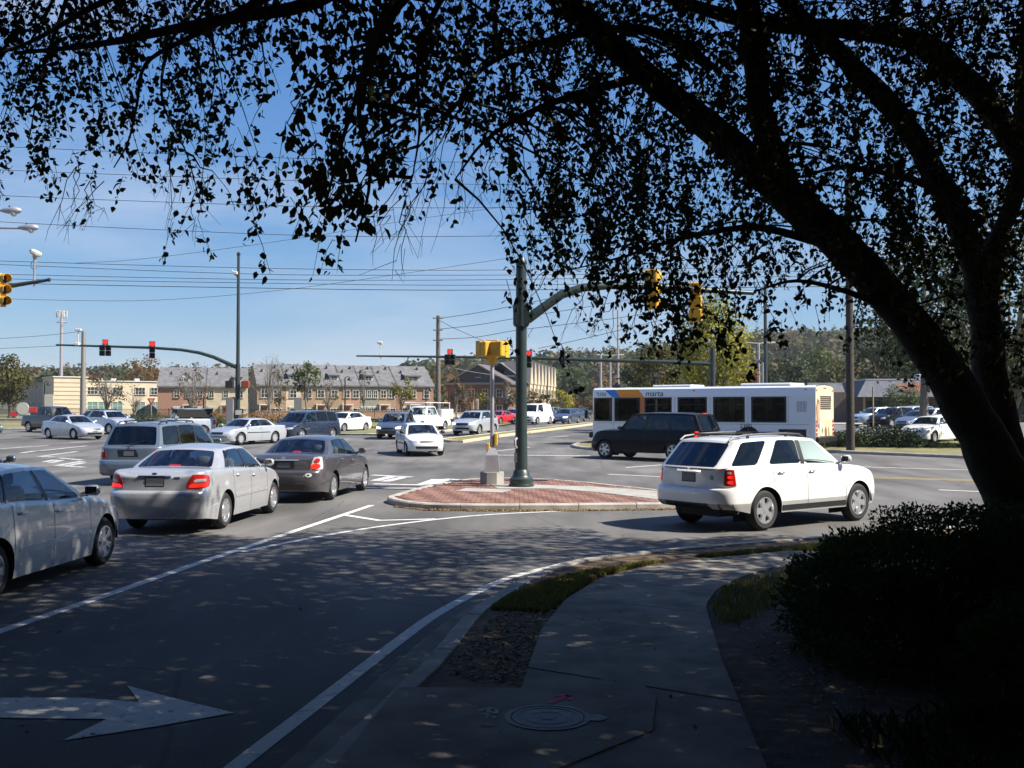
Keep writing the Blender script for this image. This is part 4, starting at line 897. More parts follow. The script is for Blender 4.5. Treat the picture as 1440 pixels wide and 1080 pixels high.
make_vehicle(sedan(L=4.7), 'saloon_car', 'white saloon half hidden behind the navy minivan', 'car', (*PX(486, 76)[:2], G(76)), R(-116), P_white, T, 1)
s_ = suv(L=4.4, W=1.75, H=1.6, roof=[(-2.0, 1.5), (-1.5, 1.56), (-.6, 1.58), (.1, 1.56), (.6, 1.49)], zt=[('r', 0, 1.0), ('r', .3, 1.03), ('x', .8, 1.0), ('f', .85, .95), ('f', .3, .84), ('f', .1, .76), ('f', 0, .7)], privacy=False)
s_['front_bits'] = [('headlight', [(.45, .62), (.85, .64), (.88, .76), (.45, .72)], M_headlit, {}), ('grille', [(-.35, .6), (.35, .6), (.35, .7), (-.35, .7)], M_black, {'mid': 1}), ('lower_grille', [(-.6, .36), (.6, .36), (.6, .5), (-.6, .5)], M_black, {'mid': 1})]
make_vehicle(s_, 'hatchback_car', 'dark blue grey hatchback with its headlamps on behind the white saloon', 'car', (*PX(558, 64)[:2], G(64)), R(-97), P_steel, T, 1)
s_ = sedan(L=4.45, W=1.7, wb=2.62, fo=.85, R=.3, rim='steel', roof=[(-1.2, 1.3), (-.85, 1.345), (-.3, 1.37), (.05, 1.36), (.5, 1.3)], black_mirrors=True, black_handles=True,
    zt=[('r', 0, .92), ('r', .12, .98), ('r', .5, 1.0), ('x', -.8, .98), ('x', .95, .91), ('f', .8, .84), ('f', .3, .74), ('f', .08, .68), ('f', 0, .65)])
s_['front_bits'] = [('headlight', [(.4, .56), (.8, .58), (.86, .68), (.42, .66)], M_clearlens, {'rnd': .4}), ('grille', [(-.33, .58), (.33, .58), (.3, .645), (-.3, .645)], M_black, {'mid': 1, 'rnd': .3}), ('lower_grille', [(-.5, .32), (.5, .32), (.5, .43), (-.5, .43)], M_black, {'mid': 1, 'rnd': .2})]
s_['side_bits'] = [('side_moulding', -.9, .8, .5, .55, M_black)]
make_vehicle(s_, 'saloon_car', 'white compact saloon with black mirrors driving towards the camera in the junction', 'car', (*PX(590, 46.2)[:2], G(46.2)), R(-76), P_white, T, 2)
# service truck with tool body
s_ = pickup(L=6.0, wb=3.8, bed=None, zt=[('r', 0, 1.0), ('x', -1.1, 1.0), ('x', -.9, 1.2), ('x', .9, 1.18), ('f', .85, 1.16), ('f', .3, 1.1), ('f', .08, 1.02), ('f', 0, .96)])
r_, bd = make_vehicle(s_, 'service_truck', 'white service truck with a tool body and ladder rack at the kerb', 'truck', (*PX(594, 77)[:2], G(77)), R(-112), P_white, T, 1)
b = MB()
for sd in (-1, 1):
    for k in range(3): b.rbox((-1.55 - .68 * k, sd * .82, 1.28), (.66, .4, .75), .02)
b.rbox((-3.05, 0, 1.1), (.06, 1.9, .5), .01); b.build('tool_body', P_white, r_)
b = MB()
for sd in (-1, 1):
    b.tube([(-2.9, sd * .85, 1.6), (-2.9, sd * .85, 2.12)], .03, 6); b.tube([(.3, sd * .8, 1.9), (.3, sd * .85, 2.12)], .03, 6); b.tube([(-2.95, sd * .85, 2.12), (1.2, sd * .85, 2.14)], .03, 6)
for x in (-2.9, -1.3, .3, 1.1): b.tube([(x, -.85, 2.12), (x, .85, 2.12)], .03, 6)
b.build('ladder_rack', P_white, r_)
# far road queue
def front(k): k['front_bits'] = [(n_, c_, M_headlit if n_ == 'headlight' else m_, o_) for n_, c_, m_, o_ in k['front_bits']]; return k
make_vehicle(front(suv(L=4.7, W=1.84, rails=(-1.8, .1))), 'crossover_car', 'silver crossover leading the queue beside the median nose', 'SUV', (*PX(668, 69.5)[:2], G(69.5)), R(-110), P_silver2, FQ, 1)
make_vehicle(sedan(L=4.3, W=1.75, roof=[(-1.2, 1.15), (-.85, 1.2), (-.3, 1.23), (.05, 1.22), (.5, 1.17)], zt=[('r', 0, .9), ('x', -.5, .9), ('x', .95, .85), ('f', .5, .72), ('f', 0, .6)]), 'sports_car', 'low red sports car seen past the pale pedestal post', 'car', (*PX(702, 97)[:2], .648), R(-116), P_red, FQ, 1)
make_vehicle(sedan(), 'saloon_car', 'pale blue saloon behind the red sports car, half hidden by the green pole', 'car', (*PX(723, 106)[:2], .648), R(-116), P_lblue, FQ, 0)
make_vehicle(van(L=4.9, fo=.75, roof=[(-2.25, 1.86), (-1.6, 1.91), (-.5, 1.93), (.6, 1.9), (1.25, 1.8)], zt=[('r', 0, 1.15), ('x', 1.1, 1.15), ('f', .6, 1.12), ('f', .25, 1.05), ('f', 0, .9)], side=[(-2.3, -2.2, 'b'), (-2.2, -2.1, 'b'), (-.2, -.2, 'b'), (-.1, -.1, 'g'), (1.25, .8, 'b'), (1.36, .9, 'b')], doors=[(-.15, 1.2)]), 'delivery_van', 'white panel van right of the green pole', 'van', (*PX(752, 97)[:2], .648), R(-114), P_white, FQ, 1)
make_vehicle(suv(), 'sport_utility_vehicle', 'grey sport utility vehicle behind the white panel van', 'SUV', (*PX(772, 114)[:2], .648), R(-112), paint('mid_grey_paint', (.2, .2, .21), .5), FQ, 0)
make_vehicle(sedan(), 'saloon_car', 'dark blue saloon just left of the steel blue one', 'car', (*PX(784.5, 120)[:2], .648), R(-112), P_navy, FQ, 0)
make_vehicle(front(sedan()), 'saloon_car', 'steel blue saloon keeping right in the far queue', 'car', (*PX(796, 101)[:2], .648), R(-112), P_steel, FQ, 1)
make_vehicle(sedan(), 'saloon_car', 'second steel blue saloon close behind the first', 'car', (*PX(807, 116)[:2], .648), R(-112), P_steel, FQ, 0)
make_vehicle(sedan(), 'saloon_car', 'farthest dark saloon at the tail of the far queue', 'car', (*PX(817, 140)[:2], .648), R(-112), P_navy, FQ, 0)
# black long SUV in front of the bus
s_ = suv(L=5.55, W=2.0, wb=3.3, fo=1.0, R=.39, rim='six', flare=.015, black_mirrors=True, wiper=True, round_r=.12, stop_lamp=(-2.52, 1.88, .3),
    zt=[('r', 0, 1.2), ('r', .3, 1.22), ('x', -.6, 1.22), ('x', .8, 1.2), ('f', 1.0, 1.18), ('f', .35, 1.12), ('f', .1, 1.04), ('f', 0, .96)],
    roof=[(-2.55, 1.83), (-1.8, 1.88), (-.6, 1.89), (.2, 1.86), (.75, 1.78)], roofw=1.45,
    side=[(-2.8, -2.5, 'b'), (-2.65, -2.4, 'g'), (-1.5, -1.4, 'k'), (-1.42, -1.32, 'g'), (-.36, -.36, 'k'), (-.26, -.26, 'g'), (.86, .38, 'b'), (.98, .46, 'b')], doors=[(-1.42, -.3), (-.3, .95)])
s_['rear_bits'] = [('tail_light', [(.82, .85), (1.04, .85), (1.02, 1.2), (.84, 1.2)], M_redlit, {'rnd': .2}), ('licence_plate', [(-.16, .9), (.16, .9), (.16, 1.03), (-.16, 1.03)], M_plate, {'mid': 1, 'rnd': 0})]
make_vehicle(s_, 'sport_utility_vehicle', 'long black sport utility vehicle passing in front of the bus', 'SUV', (5.7, 42.5, G(42.3)), R(139), P_black, T, 2)
# parking lot
s_ = sedan(wb=2.85, L=4.75); 
make_vehicle(s_, 'saloon_car', 'white saloon leaving the lot behind the low hedge', 'car', (23.25, 57.4, G(57.4) + .05), R(222), P_white, T, 1)
make_vehicle(suv(), 'sport_utility_vehicle', 'pale blue sport utility vehicle parked leftmost in the lot', 'SUV', (*PX(1232, 88)[:2], .6), R(200), P_lblue, PK, 0)
make_vehicle(suv(rails=(-1.9, .15), black_rails=False), 'sport_utility_vehicle', 'black sport utility vehicle with a roof rack, below the left round bush', 'SUV', (*PX(1254, 84)[:2], .56), R(215), P_black, PK, 0)
make_vehicle(van(), 'minivan', 'light grey van parked below the right round bush', 'minivan', (*PX(1281, 88)[:2], .6), R(215), P_silver2, PK, 0)
make_vehicle(sedan(), 'saloon_car', 'dusty blue saloon parked beside the light grey van', 'car', (*PX(1292, 80)[:2], .52), R(215), P_bgrey, PK, 0)
make_vehicle(suv(), 'sport_utility_vehicle', 'silver sport utility vehicle parked nearest the leaning trunk', 'SUV', (*PX(1312, 80)[:2], .52), R(205), P_silver, PK, 0)
make_vehicle(sedan(), 'saloon_car', 'light blue car just showing right of the leaning trunk', 'car', (*PX(1502, 41)[:2], G(41)), R(150), P_lblue, None, 1)

# ---- the bus -----------------------------------------------------------
def text_mesh(txt, size, ext=.003):
    cu = bpy.data.curves.new('lettering', 'FONT'); cu.body = txt; cu.size = size; cu.extrude = ext; cu.align_x = 'CENTER'; cu.align_y = 'CENTER'
    o = bpy.data.objects.new('lettering', cu); COL.objects.link(o); dg = bpy.context.evaluated_depsgraph_get()
    me = bpy.data.meshes.new_from_object(o.evaluated_get(dg)); bpy.data.objects.remove(o); me.materials.clear(); return me
bus = thing('city_bus', 'white city bus with blue and orange stripes and an advert on its tail', 'bus', (9.98, 53.0, G(53.0)), R(144), None)
M_bus = paint('bus_white', (.72, .74, .76), 0, .3); M_bblue = mat('bus_blue', (.03, .2, .6), .4); M_bor = mat('bus_orange', (.7, .27, .02), .4); M_bor2 = mat('bus_rust', (.5, .14, .025), .4); M_ad = mat('advert_vinyl', (.62, .46, .27), .5, var=.3, scale=1.3, col2=(.68, .56, .4)); M_bwin = glass('bus_glass', (.07, .08, .08), .7)
BL, BW, BH = 12.2, 2.59, 3.08
b = MB()                                # shell as a rounded section swept along the bus, with openings left for the glass
sec = [(-1, .34), (-1, 1.3), (-1, 2.52), (-1, 2.82), (-.965, 2.96), (-.88, 3.04), (-.5, 3.08), (0, 3.09), (.5, 3.08), (.88, 3.04), (.965, 2.96), (1, 2.82), (1, 2.52), (1, 1.3), (1, .34)]
F = lambda t: BL / 2 - t               # t metres back from the front
wins = [(.15, 1.25), (1.4, 2.92), (3.2, 4.75), (5.1, 6.7), (7.05, 8.7), (9.05, 10.8)]
wheelx = [2.35, 8.9]
cuts = sorted({0, .06, 11.95, 12.2} | {t for w in wins for t in w} | {c + .6 * math.cos(a) for c in wheelx for a in np.linspace(0, math.pi, 11)})
for i, t in enumerate(cuts):
    e = .93 if t in (0,) else (.985 if t == .06 else (.96 if t == 12.2 else 1))
    zb_ = .34
    for c in wheelx:
        if abs(t - c) < .6: zb_ = .5 + math.sqrt(.36 - (t - c) ** 2)
    for y, z in sec: b.v.append((F(t) - (.0 if t else .0), y * BW / 2 * e, max(z, zb_) if z < 1.2 else (z if z < 2.6 else 2.6 + (z - 2.6) * (1 if e > .95 else .9))))
ns = len(sec)
for i in range(len(cuts) - 1):
    tm = (cuts[i] + cuts[i + 1]) / 2; w_ = any(a < tm < c for a, c in wins)
    for j in range(ns - 1):
        if w_ and j in (1, 12): continue
        b.f.append((i * ns + j, i * ns + j + 1, (i + 1) * ns + j + 1, (i + 1) * ns + j)); b.m.append(0); b.t.append(0)
o = b.build('body', M_bus, bus); bm = bmesh.new(); bm.from_mesh(o.data); bmesh.ops.recalc_face_normals(bm, faces=bm.faces[:]); bm.to_mesh(o.data); bm.free(); o.data.shade_smooth(); o.data.set_sharp_from_angle(angle=R(30))
for sd in (-1, 1):
    for a, c in wins:
        fr = MB(); g = MB(); z0, z1 = 1.3, 2.52; y = sd * (BW / 2 + .004); xa, xc = F(c), F(a); w_ = .075; ch = .16
        O = [(xa, z0), (xc, z0), (xc, z1), (xa, z1)]
        def ringp(ins, ch):
            x0_, x1_, a0, a1 = xa + ins, xc - ins, z0 + ins, z1 - ins
            return [(x0_ + ch, a0), (x1_ - ch, a0), (x1_ - ch * .3, a0 + ch * .3), (x1_, a0 + ch), (x1_, a1 - ch), (x1_ - ch * .3, a1 - ch * .3), (x1_ - ch, a1), (x0_ + ch, a1), (x0_ + ch * .3, a1 - ch * .3), (x0_, a1 - ch), (x0_, a0 + ch), (x0_ + ch * .3, a0 + ch * .3)]
        A, B_ = ringp(-.015, .02), ringp(.06, .13); k = 12
        fr.add([(p[0], y, p[1]) for p in A] + [(p[0], y, p[1]) for p in B_] + [(p[0], y - sd * .05, p[1]) for p in B_], [(i, (i + 1) % k, k + (i + 1) % k, k + i) for i in range(k)] + [(k + i, k + (i + 1) % k, 2 * k + (i + 1) % k, 2 * k + i) for i in range(k)])
        fo = fr.build('window_frame', mat('window_rubber', (.012, .012, .013), .6), bus)
        g.add([(p[0], y - sd * .02, p[1]) for p in B_], [tuple(range(k))]); g.build('pane', M_bwin, fo)
b = MB(); b.box((0, 0, .75), (BL - .3, BW - .16, .1)); b.box((-BL / 2 + 1.0, 0, 1.5), (1.6, BW - .2, 1.9))
for c in wheelx: b.box((F(c), 0, .7), (1.3, BW - .8, .7))
b.build('floor_and_engine', M_dark, bus)
for t in np.arange(2.2, 10.4, .85):
    for sd in (-1, 1):
        b = MB(); b.rbox((F(t), sd * .82, 1.2), (.42, .85, .12), .04); b.rbox((F(t) - .2, sd * .82, 1.55), (.08, .85, .7), .03); b.build('seat', M_seat, bus)
for c in wheelx:
    for sd in (-1, 1):
        b = MB(); Mx = Matrix.Rotation(R(90) * -sd, 3, 'X')
        b.lathe([(.28, -.14), (.3, -.15), (.45, -.14), (.49, -.09), (.49, .09), (.45, .14), (.3, .15), (.28, .1)], (F(c), sd * (BW / 2 - .2), .49), 26, M=Mx); w_ = b.build('wheel', M_rubber, bus, smooth=True)
        b = MB(); b.lathe([(.28, .11), (.22, .1), (.18, .05), (.1, .06), (.08, .14), (0, .14)], (F(c), sd * (BW / 2 - .2), .49), 20, M=Mx); b.build('rim', mat('bus_rim', (.4, .4, .4), .5, .4), w_, smooth=True)
for sd in (-1, 1):
    y = sd * (BW / 2 + .005)
    def band(nm, pts, m_, off=0.0):
        q = MB(); yy = y + sd * off; q.add([(F(t), yy, z) for t, z in pts], [tuple(range(len(pts)))[::sd]]); q.build(nm, m_, bus)
    band('stripe', [(.8, 2.94), (1.45, 2.94), (1.75, 2.54), (1.28, 2.54)], M_bblue)
    band('stripe', [(1.45, 2.94), (2.85, 2.94), (3.18, 2.54), (1.75, 2.54)], M_bor)
    band('stripe', [(2.935, 2.535), (3.18, 2.535), (3.18, .6), (2.935, .6)], M_bor2, .002)
    for txt, t, z, s_ in (('2350', .62, 2.7, .26), ('marta', 3.78, 2.72, .42), ('2350', 8.75, 1.1, .3)):
        o = link('lettering', text_mesh(txt, s_), bus); o.data.materials.append(mat('navy_lettering', (.015, .02, .06), .4)); o.location = (F(t), y + sd * .004, z); o.rotation_euler = (R(90), 0, R(180) if sd > 0 else 0); o.scale = (1.05, 1, 1)
    q = MB()
    for k in range(7): q.box((F(11.35 + .07 * k), y, 2.05), (.03, .012, .5))
    q.build('vent_grille', mat('grey_vent', (.3, .31, .32), .5), bus)
    for z_ in (1.2, .66):
        q = MB(); q.box((F(6.1), y - sd * .001, z_), (11.6, .008, .018)); q.build('panel_seam', mat('grey_seam', (.25, .26, .27), .6), bus)
    for t in (1.33, 3.06, 4.93, 6.88, 8.88, 10.9):
        q = MB(); q.box((F(t), y - sd * .0015, 1.6), (.014, .008, 1.9)); q.build('panel_seam', mat('grey_seam', (.25, .26, .27), .6), bus)
    for a, c in wins[2:]:
        q = MB(); q.box((F((a + c) / 2), y - sd * .012, 2.16), (c - a - .1, .02, .03)); q.build('window_bar', M_black, bus)
    q = MB(); q.box((F(11.1), y, .8), (1.35, .012, .36)); q.build('engine_grille', M_black, bus)
    q = MB(); q.box((F(11.1), y - sd * .001, .86), (1.75, .008, .66)); q.build('access_panel', M_bus, bus)
    for t, z in ((.35, 2.78), (6.0, 2.86), (11.75, 2.86)): q = MB(); q.box((F(t), y, z), (.1, .02, .05)); q.build('marker_lamp', M_red, bus)
q = MB(); q.rbox((F(4.5), 0, 3.12), (2.2, 1.6, .12), .04); q.rbox((F(9.6), 0, 3.13), (2.6, 1.8, .14), .05); q.build('roof_unit', M_bus, bus)
q = MB(); q.rbox((F(.9), 0, 3.16), (.5, .5, .18), .03); q.build('roof_box', M_black, bus)
q = MB(); q.tube([(F(11.6), .8, 3.05), (F(11.6), .8, 3.3)], .07, 8); q.build('exhaust_stack', M_black, bus)
q = MB(); q.rbox((F(-.1), 0, .55), (.3, BW - .1, .32), .06); q.build('front_bumper', M_black, bus)
q = MB(); q.rbox((F(12.27), 0, .5), (.24, BW - .1, .3), .06); q.build('rear_bumper', M_black, bus)
q = MB(); q.box((F(.03), 0, 2.0), (.02, BW * .86, 1.3)); q.build('windscreen', M_bwin, bus)
for sd in (-1, 1): q = MB(); q.tube([(F(.1), sd * 1.2, 2.1), (F(-.25), sd * 1.45, 2.1), (F(-.25), sd * 1.45, 1.9)], .02, 6); q.rbox((F(-.25), sd * 1.47, 1.65), (.1, .24, .45), .03); q.build('mirror', M_black, bus)
# tail panel with the advert, louvres and lamps
xr_ = F(12.2); q = MB(); H_ = [(-.96, .5), (.96, .5), (.96, 2.8), (.9, 2.95), (.6, 3.04), (0, 3.07), (-.6, 3.04), (-.9, 2.95), (-.96, 2.8)]
q.add([(xr_ - .01, y * BW / 2, z) for y, z in H_] + [(xr_ + .05, y * BW / 2, z) for y, z in H_], [tuple(range(8, -1, -1))] + [(i, (i + 1) % 9, 9 + (i + 1) % 9, 9 + i) for i in range(9)]); q.build('rear_panel', M_ad, bus)
for k in range(7): q = MB(); q.box((xr_ - .02, -.1, 1.96 + .095 * k), (.03, 1.45, .045), M=Matrix.Rotation(R(20), 3, 'Y')); q.build('louvre', M_black, bus)
q = MB(); q.box((xr_ - .016, -.35, 1.62), (.012, .95, .42)); q.build('advert_panel', mat('cream_vinyl', (.72, .6, .4), .5), bus)
def blob(nm, pts, m_, off): q = MB(); q.add([(xr_ - off, y, z) for y, z in pts], [tuple(range(len(pts)))]); q.build(nm, m_, bus)
blob('advert_print', [(1.1, 1.2), (1.2, 2.0), (1.0, 2.45), (.72, 2.3), (.75, 1.6), (.6, 1.2), (.8, .95)], mat('brown_print', (.2, .1, .06), .5), .014)
blob('advert_print', [(1.0, 1.4), (1.06, 2.1), (.92, 2.3), (.8, 2.1), (.76, 1.5), (.7, 1.25), (.9, 1.2)], mat('skin_print', (.5, .3, .2), .5), .018)
blob('advert_print', [(.62, .55), (.8, .9), (.72, 1.35), (.5, 1.45), (.28, 1.3), (.3, .55)], mat('pale_print', (.42, .44, .4), .5), .016)
blob('advert_print', [(.0, .55), (.06, .95), (-.14, 1.15), (-.26, .9), (-.24, .55)], mat('brown_print', (.2, .1, .06), .5), .016)
blob('advert_print', [(-.45, .6), (-.4, .95), (-.52, 1.1), (-.62, .9), (-.6, .6)], mat('olive_print', (.25, .24, .12), .5), .016)
blob('advert_print', [(1.2, 1.1), (1.2, 1.4), (1.0, 1.35), (.95, 1.1)], mat('blue_print', (.12, .3, .4), .5), .02)
for sd in (-1, 1):
    for z in (.75, .95, 1.15, 1.35): q = MB(); q.lathe([(.0, .02), (.075, .02), (.085, 0)], (xr_ - .012, sd * 1.12, z), 12, M=Matrix.Rotation(R(-90), 3, 'Y'), cap=False); q.build('tail_light', M_red, bus)
    q = MB(); q.box((xr_ - .02, sd * 1.12, 2.82), (.03, .1, .07)); q.build('marker_lamp', M_red, bus)
for k in (-1, 0, 1): q = MB(); q.box((xr_ - .02, k * .14, 2.93), (.03, .08, .05)); q.build('marker_lamp', M_red, bus)
# ------------------------------------------------------------------ buildings beyond the junction
M_cream = mat('cream_stucco', (.5, .43, .31), .85, var=.08, scale=.6); M_cream2 = mat('pale_stone', (.46, .38, .27), .85, var=.12, scale=1.2)
M_tan = mat('tan_brick', (.27, .185, .115), .9, var=.22, scale=6); M_redb = mat('red_brick', (.27, .15, .105), .9, var=.25, scale=6); M_orb = mat('orange_brick', (.33, .19, .125), .9, var=.22, scale=6); M_sage = mat('sage_siding', (.2, .2, .16), .85, var=.1, scale=3)
M_brown = mat('brown_brick', (.16, .08, .065), .9, var=.25, scale=6); M_shing = mat('grey_shingle', (.115, .115, .12), .9, var=.28, scale=1.5, bump=.4, bscale=12); M_shing2 = mat('dark_shingle', (.085, .08, .082), .9, var=.25, scale=1.5, bump=.4, bscale=12)
M_trim = mat('white_trim', (.5, .48, .43), .6); M_pane = mat('far_window_pane', (.03, .035, .04), .08, spec=.8); M_gpane = mat('green_window_pane', (.12, .22, .2), .1, spec=.8); M_doorr = mat('red_door', (.25, .08, .05), .6)
WM = {}
def window(parent, pos, w, h, rz=0.0, pane=None, frame=None, bars=(2, 2), name='window'):
    k = (round(w, 2), round(h, 2), bars, (pane or M_pane).name, (frame or M_trim).name)
    if k not in WM:
        b = MB(); t = .07
        b.box((0, -.04, h / 2 - t / 2), (w, .1, t)); b.box((0, -.06, -h / 2 + t / 2), (w + .14, .15, t)); b.box((-w / 2 + t / 2, -.04, 0), (t, .1, h - 2 * t)); b.box((w / 2 - t / 2, -.04, 0), (t, .1, h - 2 * t))
        for i in range(1, bars[0]): b.box((-w / 2 + w * i / bars[0], -.045, 0), (.05, .05, h - 2 * t))
        for j in range(1, bars[1]): b.box((0, -.047, -h / 2 + h * j / bars[1]), (w - 2 * t, .05, .05))
        f = b.build('w', frame or M_trim); b = MB(); b.box((0, -.01, 0), (w - .1, .04, h - .1)); p = b.build('p', pane or M_pane); WM[k] = (f.data, p.data); bpy.data.objects.remove(f); bpy.data.objects.remove(p)
    o = link(name, WM[k][0], parent); o.location = pos; o.rotation_euler = (0, 0, rz); link('pane', WM[k][1], o); return o
def boxpart(name, parent, c, sz, m): b = MB(); b.box(c, sz); return b.build(name, m, parent)
def gable(parent, x0, x1, y0, y1, ze, zr, m, over=.35, th=.18, name='roof', ridge_x=True):
    """two slabs on a ridge; ridge along x (or along y)"""
    for s in (0, 1):
        b = MB(); ym = (y0 + y1) / 2; k = (zr - ze) / (ym - y0)
        if ridge_x:
            ya = y0 - over if s == 0 else y1 + over; za = ze - k * over
            P = [(x0 - .1, ya, za), (x1 + .1, ya, za), (x1 + .1, ym, zr), (x0 - .1, ym, zr)]
        else:
            xm = (x0 + x1) / 2; k = (zr - ze) / (xm - x0); xa = x0 - over if s == 0 else x1 + over; za = ze - k * over
            P = [(xa, y0 - over, za), (xm, y0 - over, zr), (xm, y1 + .1, zr), (xa, y1 + .1, za)]
        P = [Vector(p) for p in P]
        b.add(P + [p + Vector((0, 0, th)) for p in P], [(0, 1, 2, 3), (7, 6, 5, 4), (0, 4, 5, 1), (1, 5, 6, 2), (2, 6, 7, 3), (3, 7, 4, 0)])
        o = b.build(name, m, parent); bm = bmesh.new(); bm.from_mesh(o.data); bmesh.ops.recalc_face_normals(bm, faces=bm.faces[:]); bm.to_mesh(o.data); bm.free()
def tri(parent, name, pts, th, m):                     # upright panel with thickness (gable ends)
    P = [Vector(p) for p in pts]; n = (P[1] - P[0]).cross(P[2] - P[0]).normalized() * th; b = MB(); k = len(P)
    b.add(P + [p + n for p in P], [tuple(range(k)), tuple(range(2 * k - 1, k - 1, -1))] + [(i, k + i, k + (i + 1) % k, (i + 1) % k) for i in range(k)]); return b.build(name, m, parent)
# --- cream two storey school-like block
bl = thing('office_building', 'cream banded two storey building with a flat roof at far left', 'building', (-66.4, 150, .65), math.atan2(.57, .82))
boxpart('wall', bl, (2.3, 4, 2.7), (4.6, 8, 6.6), M_cream); boxpart('wall', bl, (10.4, 6.4, 2.45), (11.6, 12, 6.1), M_cream); boxpart('wall', bl, (4.0, 18.2, 2.4), (7.4, 20.2, 6.0), mat('shaded_side_grey', (.28, .23, .21), .9, var=.1, scale=2))  # left wing's shade is put into its greyer wall colour
boxpart('parapet', bl, (2.3, 4, 6.07), (4.9, 8.3, .16), M_trim); boxpart('parapet', bl, (10.6, 6.4, 5.56), (11.9, 12.3, .14), M_trim); boxpart('parapet', bl, (4.0, 18.3, 5.46), (7.7, 20.3, .12), mat('grey_coping', (.2, .2, .2), .8))
for k in range(9): boxpart('stone_band', bl, (2.3, -.02, .3 + .62 * k), (4.62, .06, .1), mat('pink_band', (.42, .3, .22), .85))
for x in (5.4, 7.0, 9.0, 12.3, 14.6):
    window(bl, (x, .36, 4.1), 1.5, 1.15, bars=(3, 2)); window(bl, (x, .36, 1.5), 1.5, 2.0, bars=(2, 3), pane=M_gpane)
for k in range(6):
    window(bl, (.28, 9.6 + 2.9 * k, 4.0), .9, 1.3, -R(90)); window(bl, (.28, 9.6 + 2.9 * k, 1.6), .9, 1.7, -R(90))
boxpart('downpipe', bl, (3.75, -.08, 3), (.1, .1, 5.8), mat('brown_pipe', (.12, .07, .06), .6))
for x in (7.5, 9.5, 13): boxpart('roof_vent', bl, (x, 5, 5.85), (.7, .7, .5), M_trim)
# --- town house rows
def town(label, ox, oy, rz, x0, x1, m, ze, zr, dep, wins, dorm=None, ends=(), group='terraced town houses', g0=.0, cat='house', door=None, rmat=None):
    t = thing('town_house', label, cat, (ox, oy, 0), rz, group); z0 = -.2
    boxpart('wall', t, ((x0 + x1) / 2, dep / 2, (z0 + ze) / 2), (x1 - x0 - .03, dep, ze - z0), m); gable(t, x0, x1, 0, dep, ze, zr, rmat or M_shing)
    for e in ends:
        xx = x0 + .02 if e < 0 else x1 - .02
        tri(t, 'gable_end', [(xx, 0, ze), (xx, dep, ze), (xx, dep / 2, zr)][::e], .1, m)
    boxpart('cornice', t, ((x0 + x1) / 2, -.12, ze - .1), (x1 - x0 - .02, .3, .2), M_trim)
    for (x, w, kind) in wins:
        window(t, (x, -.01, ze - 1.15), w, 1.05); boxpart('lintel', t, (x, -.05, ze - .5), (w + .25, .1, .13), M_trim)
        if kind == 'd':
            boxpart('door', t, (x, -.03, 1.25), (.7, .1, 1.9), M_doorr); boxpart('porch_roof', t, (x, -.5, 2.6), (1.5, 1.0, .14), M_trim); boxpart('porch_post', t, (x - .65, -.9, 1.3), (.12, .12, 2.5), M_trim); boxpart('porch_post', t, (x + .65, -.9, 1.3), (.12, .12, 2.5), M_trim)
        elif kind == 'w':
            window(t, (x, -.01, 1.45), w, 1.5, bars=(2, 3)); boxpart('lintel', t, (x, -.05, 2.32), (w + .3, .1, .16), M_trim)
        elif kind == 'b':
            window(t, (x, -.01, 1.35), w + .3, 1.6, bars=(3, 2)); boxpart('balcony', t, (x, -.5, .75), (w + .9, 1.0, .12), M_trim); boxpart('balcony_rail', t, (x, -.98, 1.25), (w + .9, .06, .08), M_black)
    for k in range(2):
        xv = x0 + (x1 - x0) * (.25 + .5 * k); yv = dep * (.3 + .1 * k); boxpart('roof_vent', t, (xv, yv, ze + (zr - ze) * yv / (dep / 2) + .3), (.22, .22, .45), M_black)
    if dorm:
        for xd, wd, kind in dorm:
            yd = 1.1; zb = ze + .55; k = (zr - ze) / (dep / 2)
            if kind == 's':                # shed dormer
                d = boxpart('dormer', t, (xd, yd + 1.2, zb + .35), (wd, 2.4, 1.1), M_trim); window(d, (xd, yd - .02, zb + .4), wd * .72, .68)
                b = MB(); b.box((xd, yd + 1.2, zb + 1.02), (wd + .4, 3.0, .14), M=Matrix.Rotation(R(9), 3, 'X')); b.build('dormer_roof', M_shing, t)
            else:
                d = boxpart('dormer', t, (xd, yd + 1.0, zb + .3), (wd, 2.0, 1.0), M_trim); window(d, (xd, yd - .02, zb + .35), wd * .6, .7)
                gable(t, xd - wd / 2, xd + wd / 2, yd - .1, yd + 2.2, zb + .8, zb + 1.5, M_shing, over=.12, th=.08, name='dormer_roof', ridge_x=False); tri(t, 'dormer_gable', [(xd - wd / 2, yd, zb + .8), (xd + wd / 2, yd, zb + .8), (xd, yd, zb + 1.42)], .05, M_trim)
    return t
OX, OY, RZ = -32.5, 132, math.atan2(8, 21.9); U = [0, 3.6, 5.6, 10.8, 13.3, 15.7, 18.2, 23.3]
town('tan brick end house whose blank side gable faces left', OX, OY, RZ, U[0], U[1], M_tan, 5.15, 7.8, 10, [(.9, .9, 'd'), (2.5, .95, 'b')], None, (-1,))
town('narrow cream house with a white shed dormer among the bare trees', OX, OY, RZ, U[1], U[2], M_cream2, 5.15, 7.8, 10, [(.95 + 3.6, .9, 'w')], [(4.7, 1.2, 's')])
town('wide tan brick house in the middle of the row', OX, OY, RZ, U[2], U[3], M_tan, 5.15, 7.8, 10, [(6.5, .9, 'b'), (8.1, .95, 'd'), (9.9, .9, 'b')], [(10.0, 1.2, 's')])
town('orange brick house right of the street lamp', OX, OY, RZ, U[3], U[4], M_orb, 5.15, 7.8, 10, [(11.5, .85, 'd'), (12.7, .85, 'b')])
